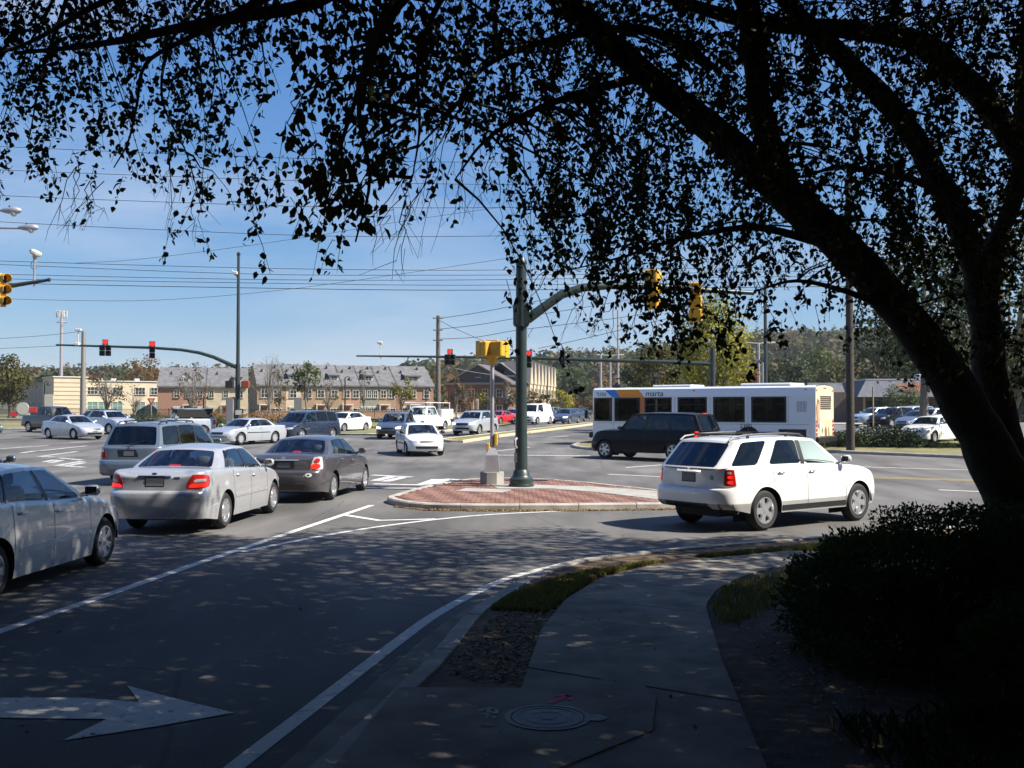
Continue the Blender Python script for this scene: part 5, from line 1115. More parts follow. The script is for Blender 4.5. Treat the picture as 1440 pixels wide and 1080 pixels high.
town('sage green narrow house with three upper windows', OX, OY, RZ, U[4], U[5], M_sage, 5.15, 7.8, 10, [(13.75, .55, 'w'), (14.5, .55, 'w'), (15.3, .6, 'w')], [(14.6, 1.25, 's')])
town('tan brick house behind the yellow tree', OX, OY, RZ, U[5], U[6], M_tan, 5.15, 7.8, 10, [(16.4, .8, 'd'), (17.5, .8, 'b')])
town('red brick end house at the right of the row with a wide dormer', OX, OY, RZ, U[6], U[7], M_redb, 5.15, 7.8, 10, [(19.3, .75, 'w'), (20.5, .75, 'd'), (22.3, .8, 'b')], [(20.7, 2.0, 's')], (1,))
O2 = (-50.5, 147.5); RZ2 = R(14)
town('brick house with twin gabled dormers in the left row', *O2, RZ2, 0, 6.6, M_redb, 5.3, 8.0, 10, [(2.6, .8, 'w'), (4.2, .8, 'd'), (5.8, .8, 'w')], [(3.8, 1.3, 'g'), (5.5, 1.3, 'g')], (-1,), 'left row of town houses')
town('cream fronted house at the right end of the left row', *O2, RZ2, 6.6, 12.4, M_cream2, 5.3, 8.0, 10, [(7.4, .7, 'w'), (9.4, .7, 'd'), (11.4, .8, 'b')], [(11.0, 1.2, 's')], (1,), 'left row of town houses')
# --- brown brick hall with a pediment
hl = thing('brick_hall', 'brown brick hall with a shallow dark pediment behind the pale pedestal post', 'building', (-9.2, 149, .3), R(-16))
boxpart('wall', hl, (4.6, 7, 2.6), (9.2, 14, 5.6), M_brown); gable(hl, 0, 9.2, 0, 14, 4.6 + .8, 8.0, M_shing2, over=.4, name='roof', ridge_x=False)
tri(hl, 'pediment', [(0, -.05, 5.4), (9.2, -.05, 5.4), (4.6, -.05, 7.95)], .15, mat('dark_siding', (.06, .058, .065), .9)); boxpart('cornice', hl, (4.6, -.25, 5.35), (9.9, .5, .28), mat('grey_trim', (.25, .22, .2), .8))
for s_ in (-1, 1):
    b = MB(); L_ = math.hypot(5.0, 2.75); b.box((4.6 + s_ * 2.5, -.42, 6.72), (L_, .2, .2), M=Matrix.Rotation(s_ * math.atan2(2.7, 5.0), 3, 'Y')); b.build('rake_board', mat('grey_trim', (.25, .22, .2), .8), hl)
window(hl, (4.6, -.08, 6.5), .7, .6)
for x in (1.5, 3.6, 5.6, 7.7): window(hl, (x, -.01, 4.0), .9, 1.2); window(hl, (x, -.01, 1.6), .9, 1.4)
boxpart('corner_column', hl, (9.0, -.3, 2.6), (.4, .4, 5.2), M_trim)
# --- row of pointed cream gables along the far road
dx, dy = .31, .95
for k in range(4):
    lab = ['first pointed cream gable house right of the green pole', 'second pointed cream gable house along the far road', 'third pointed cream gable house along the far road', 'last and smallest pointed cream gable house along the far road'][k]
    h_ = thing('gabled_house', lab, 'house', (2.1 + 6.5 * k * .19, 150 + 6.5 * k * .98, .5), R(79), 'pointed cream gable houses')
    boxpart('wall', h_, (3.3, 4, 2.5), (6.5, 8, 5.6), M_cream2); gable(h_, 0, 6.6, 0, 8, 5.3, 8.2, M_shing)
    for xg in (1.6, 4.9):
        tri(h_, 'front_gable', [(xg - 1.1, -.3, 5.2), (xg + 1.1, -.3, 5.2), (xg, -.3, 8.4)], .25, M_cream2); boxpart('bay', h_, (xg, -.2, 2.6), (2.2, .5, 5.2), M_cream2)
        gable(h_, xg - 1.15, xg + 1.15, -.35, 3.4, 5.25, 8.5, M_shing, over=.1, th=.1, name='gable_roof', ridge_x=False)
        window(h_, (xg, -.46, 3.9), 1.0, 1.4); window(h_, (xg, -.46, 1.5), 1.0, 1.5)
# --- strip of shops at the right
sh = thing('shop_building', 'single storey shops with a grey mansard roof and an orange sign', 'building', (34.9, 112, .6), R(-4))
boxpart('wall', sh, (18, 8, 1.6), (36, 14, 3.4), mat('shop_brick', (.13, .09, .075), .9, var=.2, scale=4))
b = MB(); P = [(2.0, -1.5, 2.75), (40, -1.5, 2.75), (40, .3, 4.6), (3.4, .3, 4.6), (2.0, 12, 2.75), (3.4, 10, 4.6)]
b.add(P + [(40, 12, 2.75), (40, 10, 4.6)], [(0, 1, 2, 3), (4, 0, 3, 5), (3, 2, 7, 5), (1, 0, 4, 6)]); b.build('mansard_roof', mat('blue_grey_shingle', (.1, .105, .125), .9, var=.2, scale=1.5, bump=.3), sh)
b = MB(); b.box((21.7, .28, 4.66), (36.6, .12, .12)); b.box((3.4, 5.2, 4.66), (.12, 9.8, .12)); b.build('roof_coping', mat('pale_metal', (.5, .53, .56), .5, .3), sh)
boxpart('wing', sh, (-2.5, 9, 1.5), (9, 10, 3.0), mat('shop_wall', (.12, .12, .13), .9)); b = MB(); b.add([(-7, 2.6, 2.6), (2, 2.6, 2.6), (2, 5, 4.3), (-7, 5, 4.3), (2, 13, 4.3), (-7, 13, 4.3)], [(0, 1, 2, 3), (3, 2, 4, 5)]); b.build('wing_roof', mat('blue_grey_shingle', (.1, .105, .125), .9), sh); boxpart('roof_coping', sh, (-2.5, 5, 4.36), (9.1, .12, .1), mat('pale_metal', (.5, .53, .56), .5, .3))
for x in (4.5, 6.9, 9.3, 12.5, 15, 17.5, 20, 22.5): window(sh, (x, .98, 1.3), 1.9, 2.2, bars=(2, 1), frame=mat('bronze_frame', (.05, .045, .04), .5), name='shop_window')
for x in (2.8, 6.0, 11, 16, 21): boxpart('arcade_post', sh, (x, -1.2, 1.3), (.18, .18, 2.9), mat('yellow_post', (.3, .23, .1), .7))
for x, w in ((9.8, 1.2), (11.6, 1.6)): b = MB(); b.rbox((x, 2.0, 4.95), (w, .9, .6), .05); b.build('roof_unit', mat('pale_metal', (.5, .53, .56), .5, .3), sh)
M_sign = mat('orange_sign', (.5, .13, .03), .5, emit=(.9, .2, .04, .12))
x = 6.6
for row, (zz, n_) in enumerate(((4.02, 7), (3.42, 8))):
    for k in range(n_):
        h_ = random.choice((.34, .42, .5)); b = MB(); xx = 6.7 + k * .37 + row * .05; yy = -1.5 + (zz - 2.75) * .97 - .18
        b.box((xx - .09, yy, zz + h_ / 2 - .2), (.08, .1, h_)); b.box((xx + .02, yy, zz - .2 + (h_ if k % 2 else 0.05)), (.2, .1, .08))
        if k % 3: b.box((xx + .12, yy, zz - .05), (.08, .1, .3))
        b.build('sign_letter', M_sign, sh)
# --- walls and fences
def wall(label, p0, p1, z0, z1, th, m, name='low_wall'):
    a, c = Vector(p0), Vector(p1); mid = (a + c) / 2; L_ = (c - a).length
    t = thing(name, label, 'wall', (mid.x, mid.y, 0), math.atan2((c - a).y, (c - a).x)); n_ = max(1, int(L_ / 3))
    for i in range(n_):
        x = -L_ / 2 + L_ * (i + .5) / n_; boxpart('wall_section', t, (x, 0, (z0 + z1) / 2), (L_ / n_ - .02, th, z1 - z0), m)
    for i in range(n_): boxpart('coping', t, (-L_ / 2 + L_ * (i + .5) / n_, 0, z1 + .04), (L_ / n_ - .02, th + .1, .08), M_conc); 
    return t
wall('low orange brick terrace wall in front of the town houses', (-31, 125), (-9.5, 131), .3, 1.75, .3, mat('terrace_brick', (.34, .2, .12), .9, var=.2, scale=5))
wall('pale stone retaining wall left of the pedestal post', (-8.5, 121), (1.8, 127), .3, 1.55, .4, mat('pale_rubble', (.42, .36, .26), .9, var=.25, scale=3))
wall('long low pale kerb wall behind the far lawn', (-52, 99), (-11, 104), .4, 1.1, .3, mat('kerb_wall', (.3, .27, .2), .9, var=.2, scale=3))
def fence(label, p0, p1, z0, h, gap=.14, post=2.4):
    a, c = Vector(p0), Vector(p1); L_ = (c - a).length; t = thing('iron_fence', label, 'fence', (a.x, a.y, 0), math.atan2((c - a).y, (c - a).x))
    for z in (.12, h - .15): boxpart('rail', t, (L_ / 2, 0, z0 + z), (L_, .04, .04), M_black)
    for i in range(int(L_ / post) + 1): boxpart('post', t, (i * post, 0, z0 + h / 2), (.07, .07, h + .08), M_black)
    b = MB()
    for i in range(int(L_ / gap)): b.box((i * gap, 0, z0 + h / 2), (.02, .02, h))
    b.build('pickets', M_black, t, kind='stuff')
fence('black iron picket fence before the town houses', (-33, 121.5), (-7, 127.5), .6, 1.5)
fence('black iron picket fence before the cream building', (-76, 132), (-34, 122), .6, 1.5)
# ------------------------------------------------------------------ poles, signals, lamps, wires
M_gpole = mat('green_pole_paint', (.026, .042, .04), .4, .2, var=.15, scale=3); M_dpole = mat('dark_pole_paint', (.035, .045, .047), .45, .3); M_galv = mat('galvanised_steel', (.42, .4, .42), .45, .6, var=.15, scale=4)
M_wood = mat('creosoted_wood', (.045, .035, .028), .9, var=.35, scale=6, bump=.5); M_wood2 = mat('weathered_wood', (.12, .1, .085), .9, var=.3, scale=6)
M_ysig = mat('signal_yellow', (.56, .31, .018), .5, var=.12, scale=6); M_bsig = mat('signal_black', (.014, .014, .015), .5); M_lensd = mat('dark_lens', (.03, .02, .02), .15)
M_redsig = mat('lit_red_signal', (.6, .02, .01), .3, emit=(1, .03, .02, .7)); M_orsig = mat('lit_orange_hand', (.22, .05, .015), .5)
def head(parent, c, rz, mh, lit=0, n=3, s=1.0, layout=None, lens=None):
    """signal head facing local -y; every section is a part with its own visor and lens"""
    hd = bpy.data.objects.new('signal_head', None); COL.objects.link(hd); hd.parent = parent; hd.location = c; hd.rotation_euler = (0, 0, rz)
    cells = layout or [(0, (n - 1) / 2 - i) for i in range(n)]
    b = MB()
    for i, (cx, cz) in enumerate(cells): b.rbox((cx * .37 * s, 0, cz * .36 * s), (.35 * s, .2 * s, .345 * s), .03 * s)
    o = b.build('housing', mh, hd); hd2 = o
    for i, (cx, cz) in enumerate(cells):
        Mx = Matrix.Rotation(R(90), 3, 'X'); b = MB(); b.lathe([(0, .0), (.14 * s, .0), (.15 * s, -.01)], (cx * .37 * s, -.11 * s, cz * .36 * s), 16, M=Mx); b.build('lens', (M_redsig if i == lit else M_lensd), hd)
        b = MB(); K = 13; vs = []
        for k in range(K):
            t = R(-40) + R(260) * k / (K - 1)
            for yy in (-.1, -.34 + (.1 if k in (0, K - 1) else 0)):
                for r_ in (.155, .165): vs.append((cx * .37 * s + r_ * s * math.cos(t), yy * s, cz * .36 * s + r_ * s * math.sin(t)))
        fs = []
        for k in range(K - 1):
            a = 4 * k; fs += [(a, a + 4, a + 6, a + 2), (a + 1, a + 3, a + 7, a + 5), (a + 2, a + 6, a + 7, a + 3)]
        b.add(vs, fs); b.build('visor', M_bsig if mh is M_bsig else mh, hd)
    return hd
DOG = [(0, 1.0), (-.5, 0), (-.5, -1), (.5, 0), (.5, -1)]
# --- green mast arm pole on the island
bp = gp(733, 684, .13); d0 = bp.y
def zpx(py, Y): return at(720, py, Y).z
pl = thing('signal_pole', 'thick dark green signal pole with a curved mast arm on the brick island', 'traffic signal', (bp.x, bp.y, .13))
zt_ = zpx(371, d0) - .13; b = MB(); b.lathe([(.165, .42), (.155, 1.2), (.145, 3), (.135, zt_)], n=24); b.build('pole', M_gpole, pl, smooth=True)
b = MB(); b.lathe([(.33, 0), (.33, .05), (.3, .07), (.31, .14), (.31, .2), (.25, .24), (.22, .3), (.2, .4), (.165, .44)], n=28); b.build('base', M_gpole, pl, smooth=True)
b = MB(); b.lathe([(.137, zt_ - .02), (.15, zt_), (.15, zt_ + .05), (.1, zt_ + .15), (.0, zt_ + .18)], n=20); b.build('cap', M_gpole, pl, smooth=True)
za = zpx(443, d0) - .13; b = MB(); b.box((0, 0, za), (.42, .36, .5)); b.lathe([(.19, za - .3), (.19, za + .3)], n=20); b.build('arm_clamp', M_gpole, pl)
pts = [at(x, y, d0 + k) - bp for x, y, k in ((742, 449, 0), (762, 434, .05), (790, 414, .1), (820, 404.5, .2), (860, 401.5, .4), (920, 403, .7), (990, 408, 1.2), (1060, 412, 1.6))]
b = MB(); b.tube(pts, [.13, .125, .12, .11, .1, .09, .075, .06], 14); b.build('mast_arm', M_gpole, pl, smooth=True)
b = MB(); b.tube([(-.12, -.12, 1.0), (-.16, -.16, 1.05), (-.16, -.16, 1.2), (-.12, -.12, 1.25)], .035, 8); b.rbox((-.13, -.1, .75), (.12, .04, .25), .01); b.build('hand_hole_cover', M_galv, pl, smooth=True)
for i, (x, y) in enumerate(((917, 407), (978, 425))):
    c = at(x, y, d0 + (.7 if i == 0 else 1.1)) - bp; head(pl, c, R(150) if i == 0 else R(165), M_ysig, lit=-1, s=1.0)
# --- pale pedestal with the yellow walk signals
pb = gp(692, 680.5, .13); pd = thing('pedestrian_signal', 'yellow pedestrian signal on a pale post with a concrete foot', 'pedestrian signal', (pb.x, pb.y, .13))
Y0 = pb.y; zz = lambda py: zpx(py, Y0) - .13
b = MB(); b.poly([(.34 * math.cos(R(22.5 + 45 * k)), .34 * math.sin(R(22.5 + 45 * k))) for k in range(8)], 0, .32); b.build('concrete_foot', M_conc, pd)
b = MB(); h0, h1 = .32, .32 + .55
b.add([(s * .2, t * .2, h0) for s, t in ((-1, -1), (1, -1), (1, 1), (-1, 1))] + [(s * .165, t * .165, h1 - .1) for s, t in ((-1, -1), (1, -1), (1, 1), (-1, 1))] + [(s * .06, t * .06, h1 + .12) for s, t in ((-1, -1), (1, -1), (1, 1), (-1, 1))], [(a + 4 * j, (a + 1) % 4 + 4 * j, (a + 1) % 4 + 4 * j + 4, a + 4 * j + 4) for j in (0, 1) for a in range(4)] + [(8, 9, 10, 11)]); b.build('pedestal_base', M_galv, pd)
b = MB(); b.tube([(0, 0, .8), (0, 0, zz(508))], .055, 16); b.build('post', M_galv, pd, smooth=True)
b = MB(); b.lathe([(.06, zz(513)), (.1, zz(508)), (.16, zz(500)), (.1, zz(498))], n=12); b.build('bracket', M_ysig, pd)
for i, (dx, rz_) in enumerate(((-.12, R(215)), (.15, R(150)))):
    hs = bpy.data.objects.new('walk_signal', None); COL.objects.link(hs); hs.parent = pd; hs.location = (dx, .05 - .1 * i, zz(491)); hs.rotation_euler = (0, 0, rz_)
    b = MB(); b.rbox((0, 0, 0), (.36, .24, .42), .03); b.build('housing', M_ysig, hs)
    b = MB(); b.box((0, -.2, .22), (.38, .2, .02)); b.box((-.18, -.2, .0), (.02, .2, .44)); b.box((.18, -.2, .0), (.02, .2, .44)); b.build('visor', M_ysig, hs); b = MB(); b.box((0, -.135, 0), (.3, .02, .36)); b.build('lens', M_bsig, hs)
b = MB(); b.tube([(-.16, 0, zz(482)), (-.14, 0, zz(478)), (.14, 0, zz(478)), (.2, 0, zz(482))], .022, 6); b.build('top_bracket', M_ysig, pd)
for dx, py in ((.1, 618), (-.1, 632)): b = MB(); b.rbox((dx, -.02, zz(py)), (.09, .14, .34), .02); b.build('push_button', M_ysig, pd)
b = MB(); b.box((-.0, -.06, zz(612)), (.14, .01, .05), M=Matrix.Rotation(R(25), 3, 'Y')); b.build('band', M_galv, pd)
# --- tall pole at the left with the curved arm and two red signals
Yl = 66.0; lb = at(334, 600, Yl); lb.z = G(Yl) + .1; lp = thing('signal_pole', 'tall slim signal pole at left carrying a long curved arm and two red signals', 'traffic signal', lb)
zz = lambda py: at(720, py, Yl).z - lb.z
b = MB(); b.tube([(0, 0, 0), (0, 0, zz(512))], [.17, .15], 12); b.tube([(0, 0, zz(512)), (0, 0, zz(360))], [.12, .085], 12); b.build('pole', M_dpole, lp, smooth=True)
b = MB(); b.lathe([(.0, zz(354)), (.12, zz(356)), (.12, zz(359)), (.06, zz(361))], n=10); b.build('cap', M_black, lp)
Vp = lambda x, y, Y=Yl: at(x, y, Y) - lb
b = MB(); b.tube([Vp(334, 517), Vp(318, 510), Vp(300, 502), Vp(280, 496), Vp(255, 492), Vp(213, 489), Vp(147, 487), Vp(79, 485)], [.13, .13, .12, .11, .1, .09, .075, .06], 10); b.build('mast_arm', M_gpole, lp, smooth=True)
head(lp, Vp(148, 489, Yl - .25), R(20), M_bsig, 0, layout=DOG, s=.98); head(lp, Vp(214, 492, Yl - .25), R(20), M_bsig, 0, s=1.02)
for x in (-.28, .28): b = MB(); b.rbox(Vp(334 + x * 40, 540.5, Yl - .2), (.5, .3, .46), .03); b.build('walk_signal', M_bsig if x < 0 else M_orsig, lp)
b = MB(); b.rbox(Vp(331, 384, Yl - .1), (.3, .35, .22), .04); b.tube([Vp(326, 380), Vp(334, 390)], .05, 6); b.build('camera', M_trim, lp)
b = MB(); b.rbox(Vp(324, 577), (.5, .4, 1.7), .04); b.build('control_box', mat('grey_box', (.2, .2, .2), .6), lp); b = MB(); b.box(Vp(335, 580, Yl - .2), (.35, .02, .3)); b.build('notice', M_trim, lp)
b = MB(); b.rbox(Vp(109, 484), (.3, .3, .2), .04); b.tube([Vp(110, 487), Vp(110, 466)], .03, 6); b.rbox(Vp(110, 464), (.4, .2, .16), .03); b.build('camera', M_trim, lp)
# --- far mast arm with red signals across the road
Yf = 64.0; fb = at(1002, 610, Yf); fb.z = G(Yf) + .1; fp = thing('signal_pole', 'straight mast arm crossing behind the island with two red signals and a small camera', 'traffic signal', fb)
Vf = lambda x, y, Y=Yf: at(x, y, Y) - fb
b = MB(); b.tube([(0, 0, 0), Vf(1002, 490)], [.2, .16], 12); b.build('pole', M_dpole, fp, smooth=True)
b = MB(); b.tube([Vf(1002, 512), Vf(935, 509), Vf(740, 503.5), Vf(640, 502), Vf(501, 500.5)], [.15, .13, .1, .08, .05], 10); b.build('mast_arm', M_gpole, fp, smooth=True)
head(fp, Vf(633, 502, Yf - .25), R(-4), M_bsig, 0, layout=DOG, s=.92); head(fp, Vf(744, 505, Yf - .25), R(-8), M_bsig, 0, s=1.0); head(fp, Vf(791, 503, Yf + .2), R(150), M_bsig, -1, s=.9)
b = MB(); b.tube([Vf(535, 505), Vf(535, 484)], .03, 6); b.rbox(Vf(534.5, 482), (.3, .25, .18), .04); b.tube([Vf(537, 485) + Vector((.08 * math.cos(t), 0, .12 * math.sin(t))) for t in np.linspace(0, 6, 9)], .012, 4); b.build('camera', M_trim, fp)
# --- near left arm with the yellow signal and camera
Yn = 33.0; nb = at(-260, 600, Yn); nb.z = .0; npo = thing('signal_pole', 'tapered mast arm entering at left with a yellow signal and a white camera', 'traffic signal', nb)
Vn = lambda x, y, Y=Yn: at(x, y, Y) - nb
b = MB(); b.tube([(0, 0, 0), (0, 0, at(720, 420, Yn).z)], [.2, .15], 12); b.build('pole', M_dpole, npo, smooth=True)
b = MB(); b.tube([Vn(-260, 452), Vn(-150, 432), Vn(0, 404.5), Vn(69, 393.5)], [.16, .13, .08, .05], 10); b.lathe([(.055, -.04), (.065, 0), (.055, .04)], Vn(69, 393.5), 10, M=Matrix.Rotation(R(90), 3, 'Y')); b.build('mast_arm', M_dpole, npo, smooth=True)
head(npo, Vn(1, 408, Yn - .3), R(62), M_ysig, -1, s=.98)
b = MB(); b.tube([Vn(48, 403), Vn(48.5, 362)], .035, 8); b.tube([Vn(48, 373) + Vector((.11 * math.cos(t), 0, .13 * math.sin(t))) for t in np.linspace(0, 6.28, 13)], .014, 5); b.build('camera_riser', M_galv, npo)
b = MB(); b.rbox(Vn(50.5, 356), (.26, .4, .17), .05, M=Matrix.Rotation(R(28), 3, 'Y')); b.rbox(Vn(49, 361), (.12, .12, .16), .03); b.build('camera', M_trim, npo); b = MB(); b.lathe([(0, -.06), (.08, -.05), (.08, .05), (0, .06)], Vn(45.5, 353.5, Yn - .05), 10); b.build('camera_lens', M_black, npo)
# --- two cobra head street lamps entering at left
for i, (x0, y0, x1, y1, lab) in enumerate(((-200, 330, 30, 296, 'upper cobra head street lamp at the left edge'), (-230, 330, 54, 320, 'lower cobra head street lamp with a longer arm at the left edge'))):
    Ys = 38.0 + 3 * i; sb = at(x0, 600, Ys); sb.z = 0; st = thing('street_lamp', lab, 'street lamp', sb, 0, 'cobra head lamps'); Vs = lambda x, y: at(x, y, Ys) - sb
    b = MB(); b.tube([(0, 0, 0), Vs(x0, y0)], [.14, .09], 10); b.build('pole', M_galv, st, smooth=True)
    b = MB(); b.tube([Vs(x0, y0), Vs(x0 + 60, y1 + 4), Vs((x0 + x1) / 2, y1 - 1), Vs(x1 - 26, y1 + (1 if i else 0))], .045, 8); b.build('arm', M_galv, st, smooth=True)
    b = MB(); e = Vs(x1, y1); a = Vs(x1 - 28, y1)
    ps = [a.lerp(e, t) for t in (0, .15, .4, .7, .92, 1)]; b.tube(ps, [.05, .09, .13, .14, .1, .03], 12); o = b.build('lamp_head', M_galv, st, smooth=True)
    b = MB(); c = a.lerp(e, .62); b.lathe([(.13, .0), (.12, -.08), (.07, -.15), (0, -.17)], c - Vector((0, 0, .06)), 12); b.build('lens', M_clearlens, st, smooth=True)
    b = MB(); b.lathe([(.03, 0), (.03, .06), (0, .07)], a.lerp(e, .4) + Vector((0, 0, .12)), 8); b.build('photo_cell', M_black, st)
# --- utility and lamp poles
def pole(label, px, y0, y1, Y, r, m, name='utility_pole', cat='pole', arms=(), group=None, top=None):
    pb = at(px, y0, Y); zb = min(pb.z, G(Y)); p = thing(name, label, cat, (pb.x, pb.y, zb), 0, group); zt = at(px, y1, Y).z - zb
    b = MB(); b.tube([(0, 0, 0), (0, 0, zt)], [r, r * .72], 10); b.build('pole', m, p, smooth=True)
    for dz, w, in arms: b = MB(); b.box((0, -r - .05, zt - dz), (w, .1, .1)); b.build('crossarm', m, p); 
    for dz, w in arms:
        for s in (-1, 1): b = MB(); b.lathe([(.05, 0), (.07, .05), (.04, .1), (.05, .16), (0, .2)], (s * w * .45, -r - .05, zt - dz + .05), 8); b.build('insulator', mat('porcelain', (.35, .33, .3), .3), p)
    if top: top(p, zt)
    return p
pole('dark wooden pole rising behind the leaning trunk', 1196, 632, 250, 47, .19, M_wood)
pole('wooden utility pole right of the red brick end house', 616, 600, 444, 112, .3, M_wood2, arms=((.3, 1.1), (1.6, 1.0), (2.7, 1.0)))
pole('grey steel pole in front of the cream building', 116.5, 590, 466, 100, .27, mat('aged_steel', (.22, .21, .2), .6, .3))
def mast(p, zt):
    for k in range(8):
        t = k * math.pi / 4; b = MB(); b.rbox((1.1 * math.cos(t), 1.1 * math.sin(t), zt - .6), (.25, .25, 1.5), .05, rz=t); b.build('antenna', M_trim, p)
    for z in (zt - .1, zt - 2.4): b = MB(); b.tube([(1.1 * math.cos(t), 1.1 * math.sin(t), z) for t in np.linspace(0, 2 * math.pi, 17)], .06, 5); b.box((0, 0, z), (2.2, .1, .1)); b.box((0, 0, z), (.1, 2.2, .1)); b.build('ring_platform', M_galv, p)
pole('tall mobile phone mast with panel antennas at far left', 85.5, 575, 438, 230, .42, M_galv, 'phone_mast', 'mast', top=mast)
def lampT(p, zt):
    for s in (-1, 1): b = MB(); b.tube([(0, 0, zt), (s * 1.4, 0, zt + .15)], .06, 5); b.rbox((s * 1.7, 0, zt + .12), (.9, .35, .18), .05); b.build('lamp_head', M_trim, p)
for px, y1, Y, lab in ((845, 498, 150, 'short pale steel lamp pole above the bus front'), (858.5, 500, 165, 'thin steel lamp pole between two others above the bus front'), (869.5, 436, 150, 'tallest pale steel pole above the bus front'), (925, 505, 140, 'pale steel lamp pole behind the yellow tree'), (1067.5, 483, 135, 'white headed lamp pole right of the yellow tree'), (1073, 510, 120, 'short white post beside the tall dark pole')):
    pole(lab, px, 590, y1, Y, .2, M_galv, 'lamp_pole', 'lamp pole', group='steel poles behind the bus', top=lampT if px in (858.5, 1067.5) else None)
pole('tall dark pole right of the yellow tree', 1077, 590, 400, 118, .24, M_dpole, arms=((2.6, 1.0),))
pole('slim grey lamp pole by the pointed gable houses', 769, 590, 528, 165, .25, M_gpole, 'lamp_pole', 'lamp pole')
def lantern(p, zt):
    b = MB(); b.tube([(0, 0, zt), (.25, 0, zt + .15), (.5, 0, zt + .05)], .04, 6); b.build('arm', M_black, p); b = MB(); b.lathe([(0, .3), (.08, .28), (.3, .0), (.26, -.02), (.1, -.1), (0, -.1)], (.5, 0, zt - .25), 10); b.build('lantern', M_black, p)
for px, y1, Y, lab in ((485, 531, 112, 'black lantern street lamp before the sage house'), (599, 546, 118, 'black lantern street lamp by the right end house'), (286, 557, 112, 'black lantern street lamp left of the tall signal pole'), (62, 538, 120, 'black twin lantern lamp before the shaded side wall')):
    pole(lab, px, 597, y1, Y, .09, M_black, 'street_lamp', 'street lamp', group='black lantern street lamps', top=lantern)
# --- signs
def sign(label, px, y0, y1, y2, Y, w, m, name='road_sign', legs=(0,), post=M_galv):
    p = at(px, y0, Y); zb = min(p.z, G(Y)); t = thing(name, label, 'sign', (p.x, p.y, zb)); z1, z2 = at(px, y1, Y).z - zb, at(px, y2, Y).z - zb
    for l in legs: b = MB(); b.tube([(l, .05, 0), (l, .05, z2)], .05, 6); b.build('post', post, t)
    b = MB(); b.rbox((0, 0, (z1 + z2) / 2), (w, .06, z2 - z1), .02); b.build('panel', m, t); return t, z1, z2
sign('white twin panel board before the cream building', 68.5, 592, 571, 555, 112, 1.0, M_trim, legs=(-.4, .4)); 
t, z1, z2 = sign('red and white monument sign under the left tree', 32, 594, 588, 573, 104, 1.4, M_trim, 'monument_sign', legs=(-.7, .7))
b = MB(); b.rbox((-.9, 0, (z1 + z2) / 2 - .1), (.8, .07, .5), .02); b.rbox((1.0, -.01, (z1 + z2) / 2 + .3), (.85, .07, .55), .12); b.build('red_panel', mat('sign_red', (.5, .04, .04), .5), t); b = MB(); b.lathe([(0, -.05), (.62, -.05), (.62, .05), (0, .05)], (0, -.02, z2 - .1), 20, M=Matrix.Rotation(R(90), 3, 'X')); b.build('round_top', M_trim, t)
p = at(212.5, 590, 112); t = thing('yield_sign', 'red and white triangular yield sign before the cream building', 'sign', (p.x, p.y, .6)); zc = at(212.5, 564, 112).z - .6
b = MB(); b.tube([(0, .05, 0), (0, .05, zc)], .04, 6); b.build('post', M_galv, t); tri(t, 'panel', [(-.45, 0, zc + .3), (0, 0, zc - .5), (.45, 0, zc + .3)], .03, mat('sign_red', (.5, .04, .04), .5)); tri(t, 'white_centre', [(-.22, -.032, zc + .17), (0, -.032, zc - .2), (.22, -.032, zc + .17)], .01, M_trim)
sign('plain grey board standing before the narrow cream house', 419, 590, 577, 559, 116, .9, mat('grey_board', (.2, .2, .2), .7))
for i, px in enumerate((664.5, 671)):
    p = at(px, 588, 116); t = thing('marker_post', ['pale striped marker post above the silver crossover, left one', 'pale striped marker post above the silver crossover, right one'][i], 'post', (p.x, p.y, .6), 0, 'marker posts'); b = MB(); b.box((0, 0, 1.3), (.35, .12, 2.6)); b.build('panel', M_trim, t); b = MB(); b.box((.0, -.07, 1.6), (.16, .03, 1.6)); b.build('stripe', mat('rust_stripe', (.45, .15, .06), .6), t)
p = at(1228, 610, 75); t = thing('marker_post', 'thin yellow post in the parking lot left of the round bushes', 'post', (p.x, p.y, .3)); b = MB(); b.tube([(0, 0, 0), (0, 0, 3.4)], .06, 8); b.build('post', mat('yellow_post', (.3, .23, .1), .7), t)
p = at(1166, 620, 60); t = thing('guard_rail', 'white tube barrier behind the bus tail', 'barrier', (p.x, p.y, .25)); b = MB(); b.tube([(-.4, 0, 0), (-.4, 0, 1.0), (1.9, 0, 1.0), (1.9, 0, 0)], .05, 8); b.build('frame', M_trim, t)
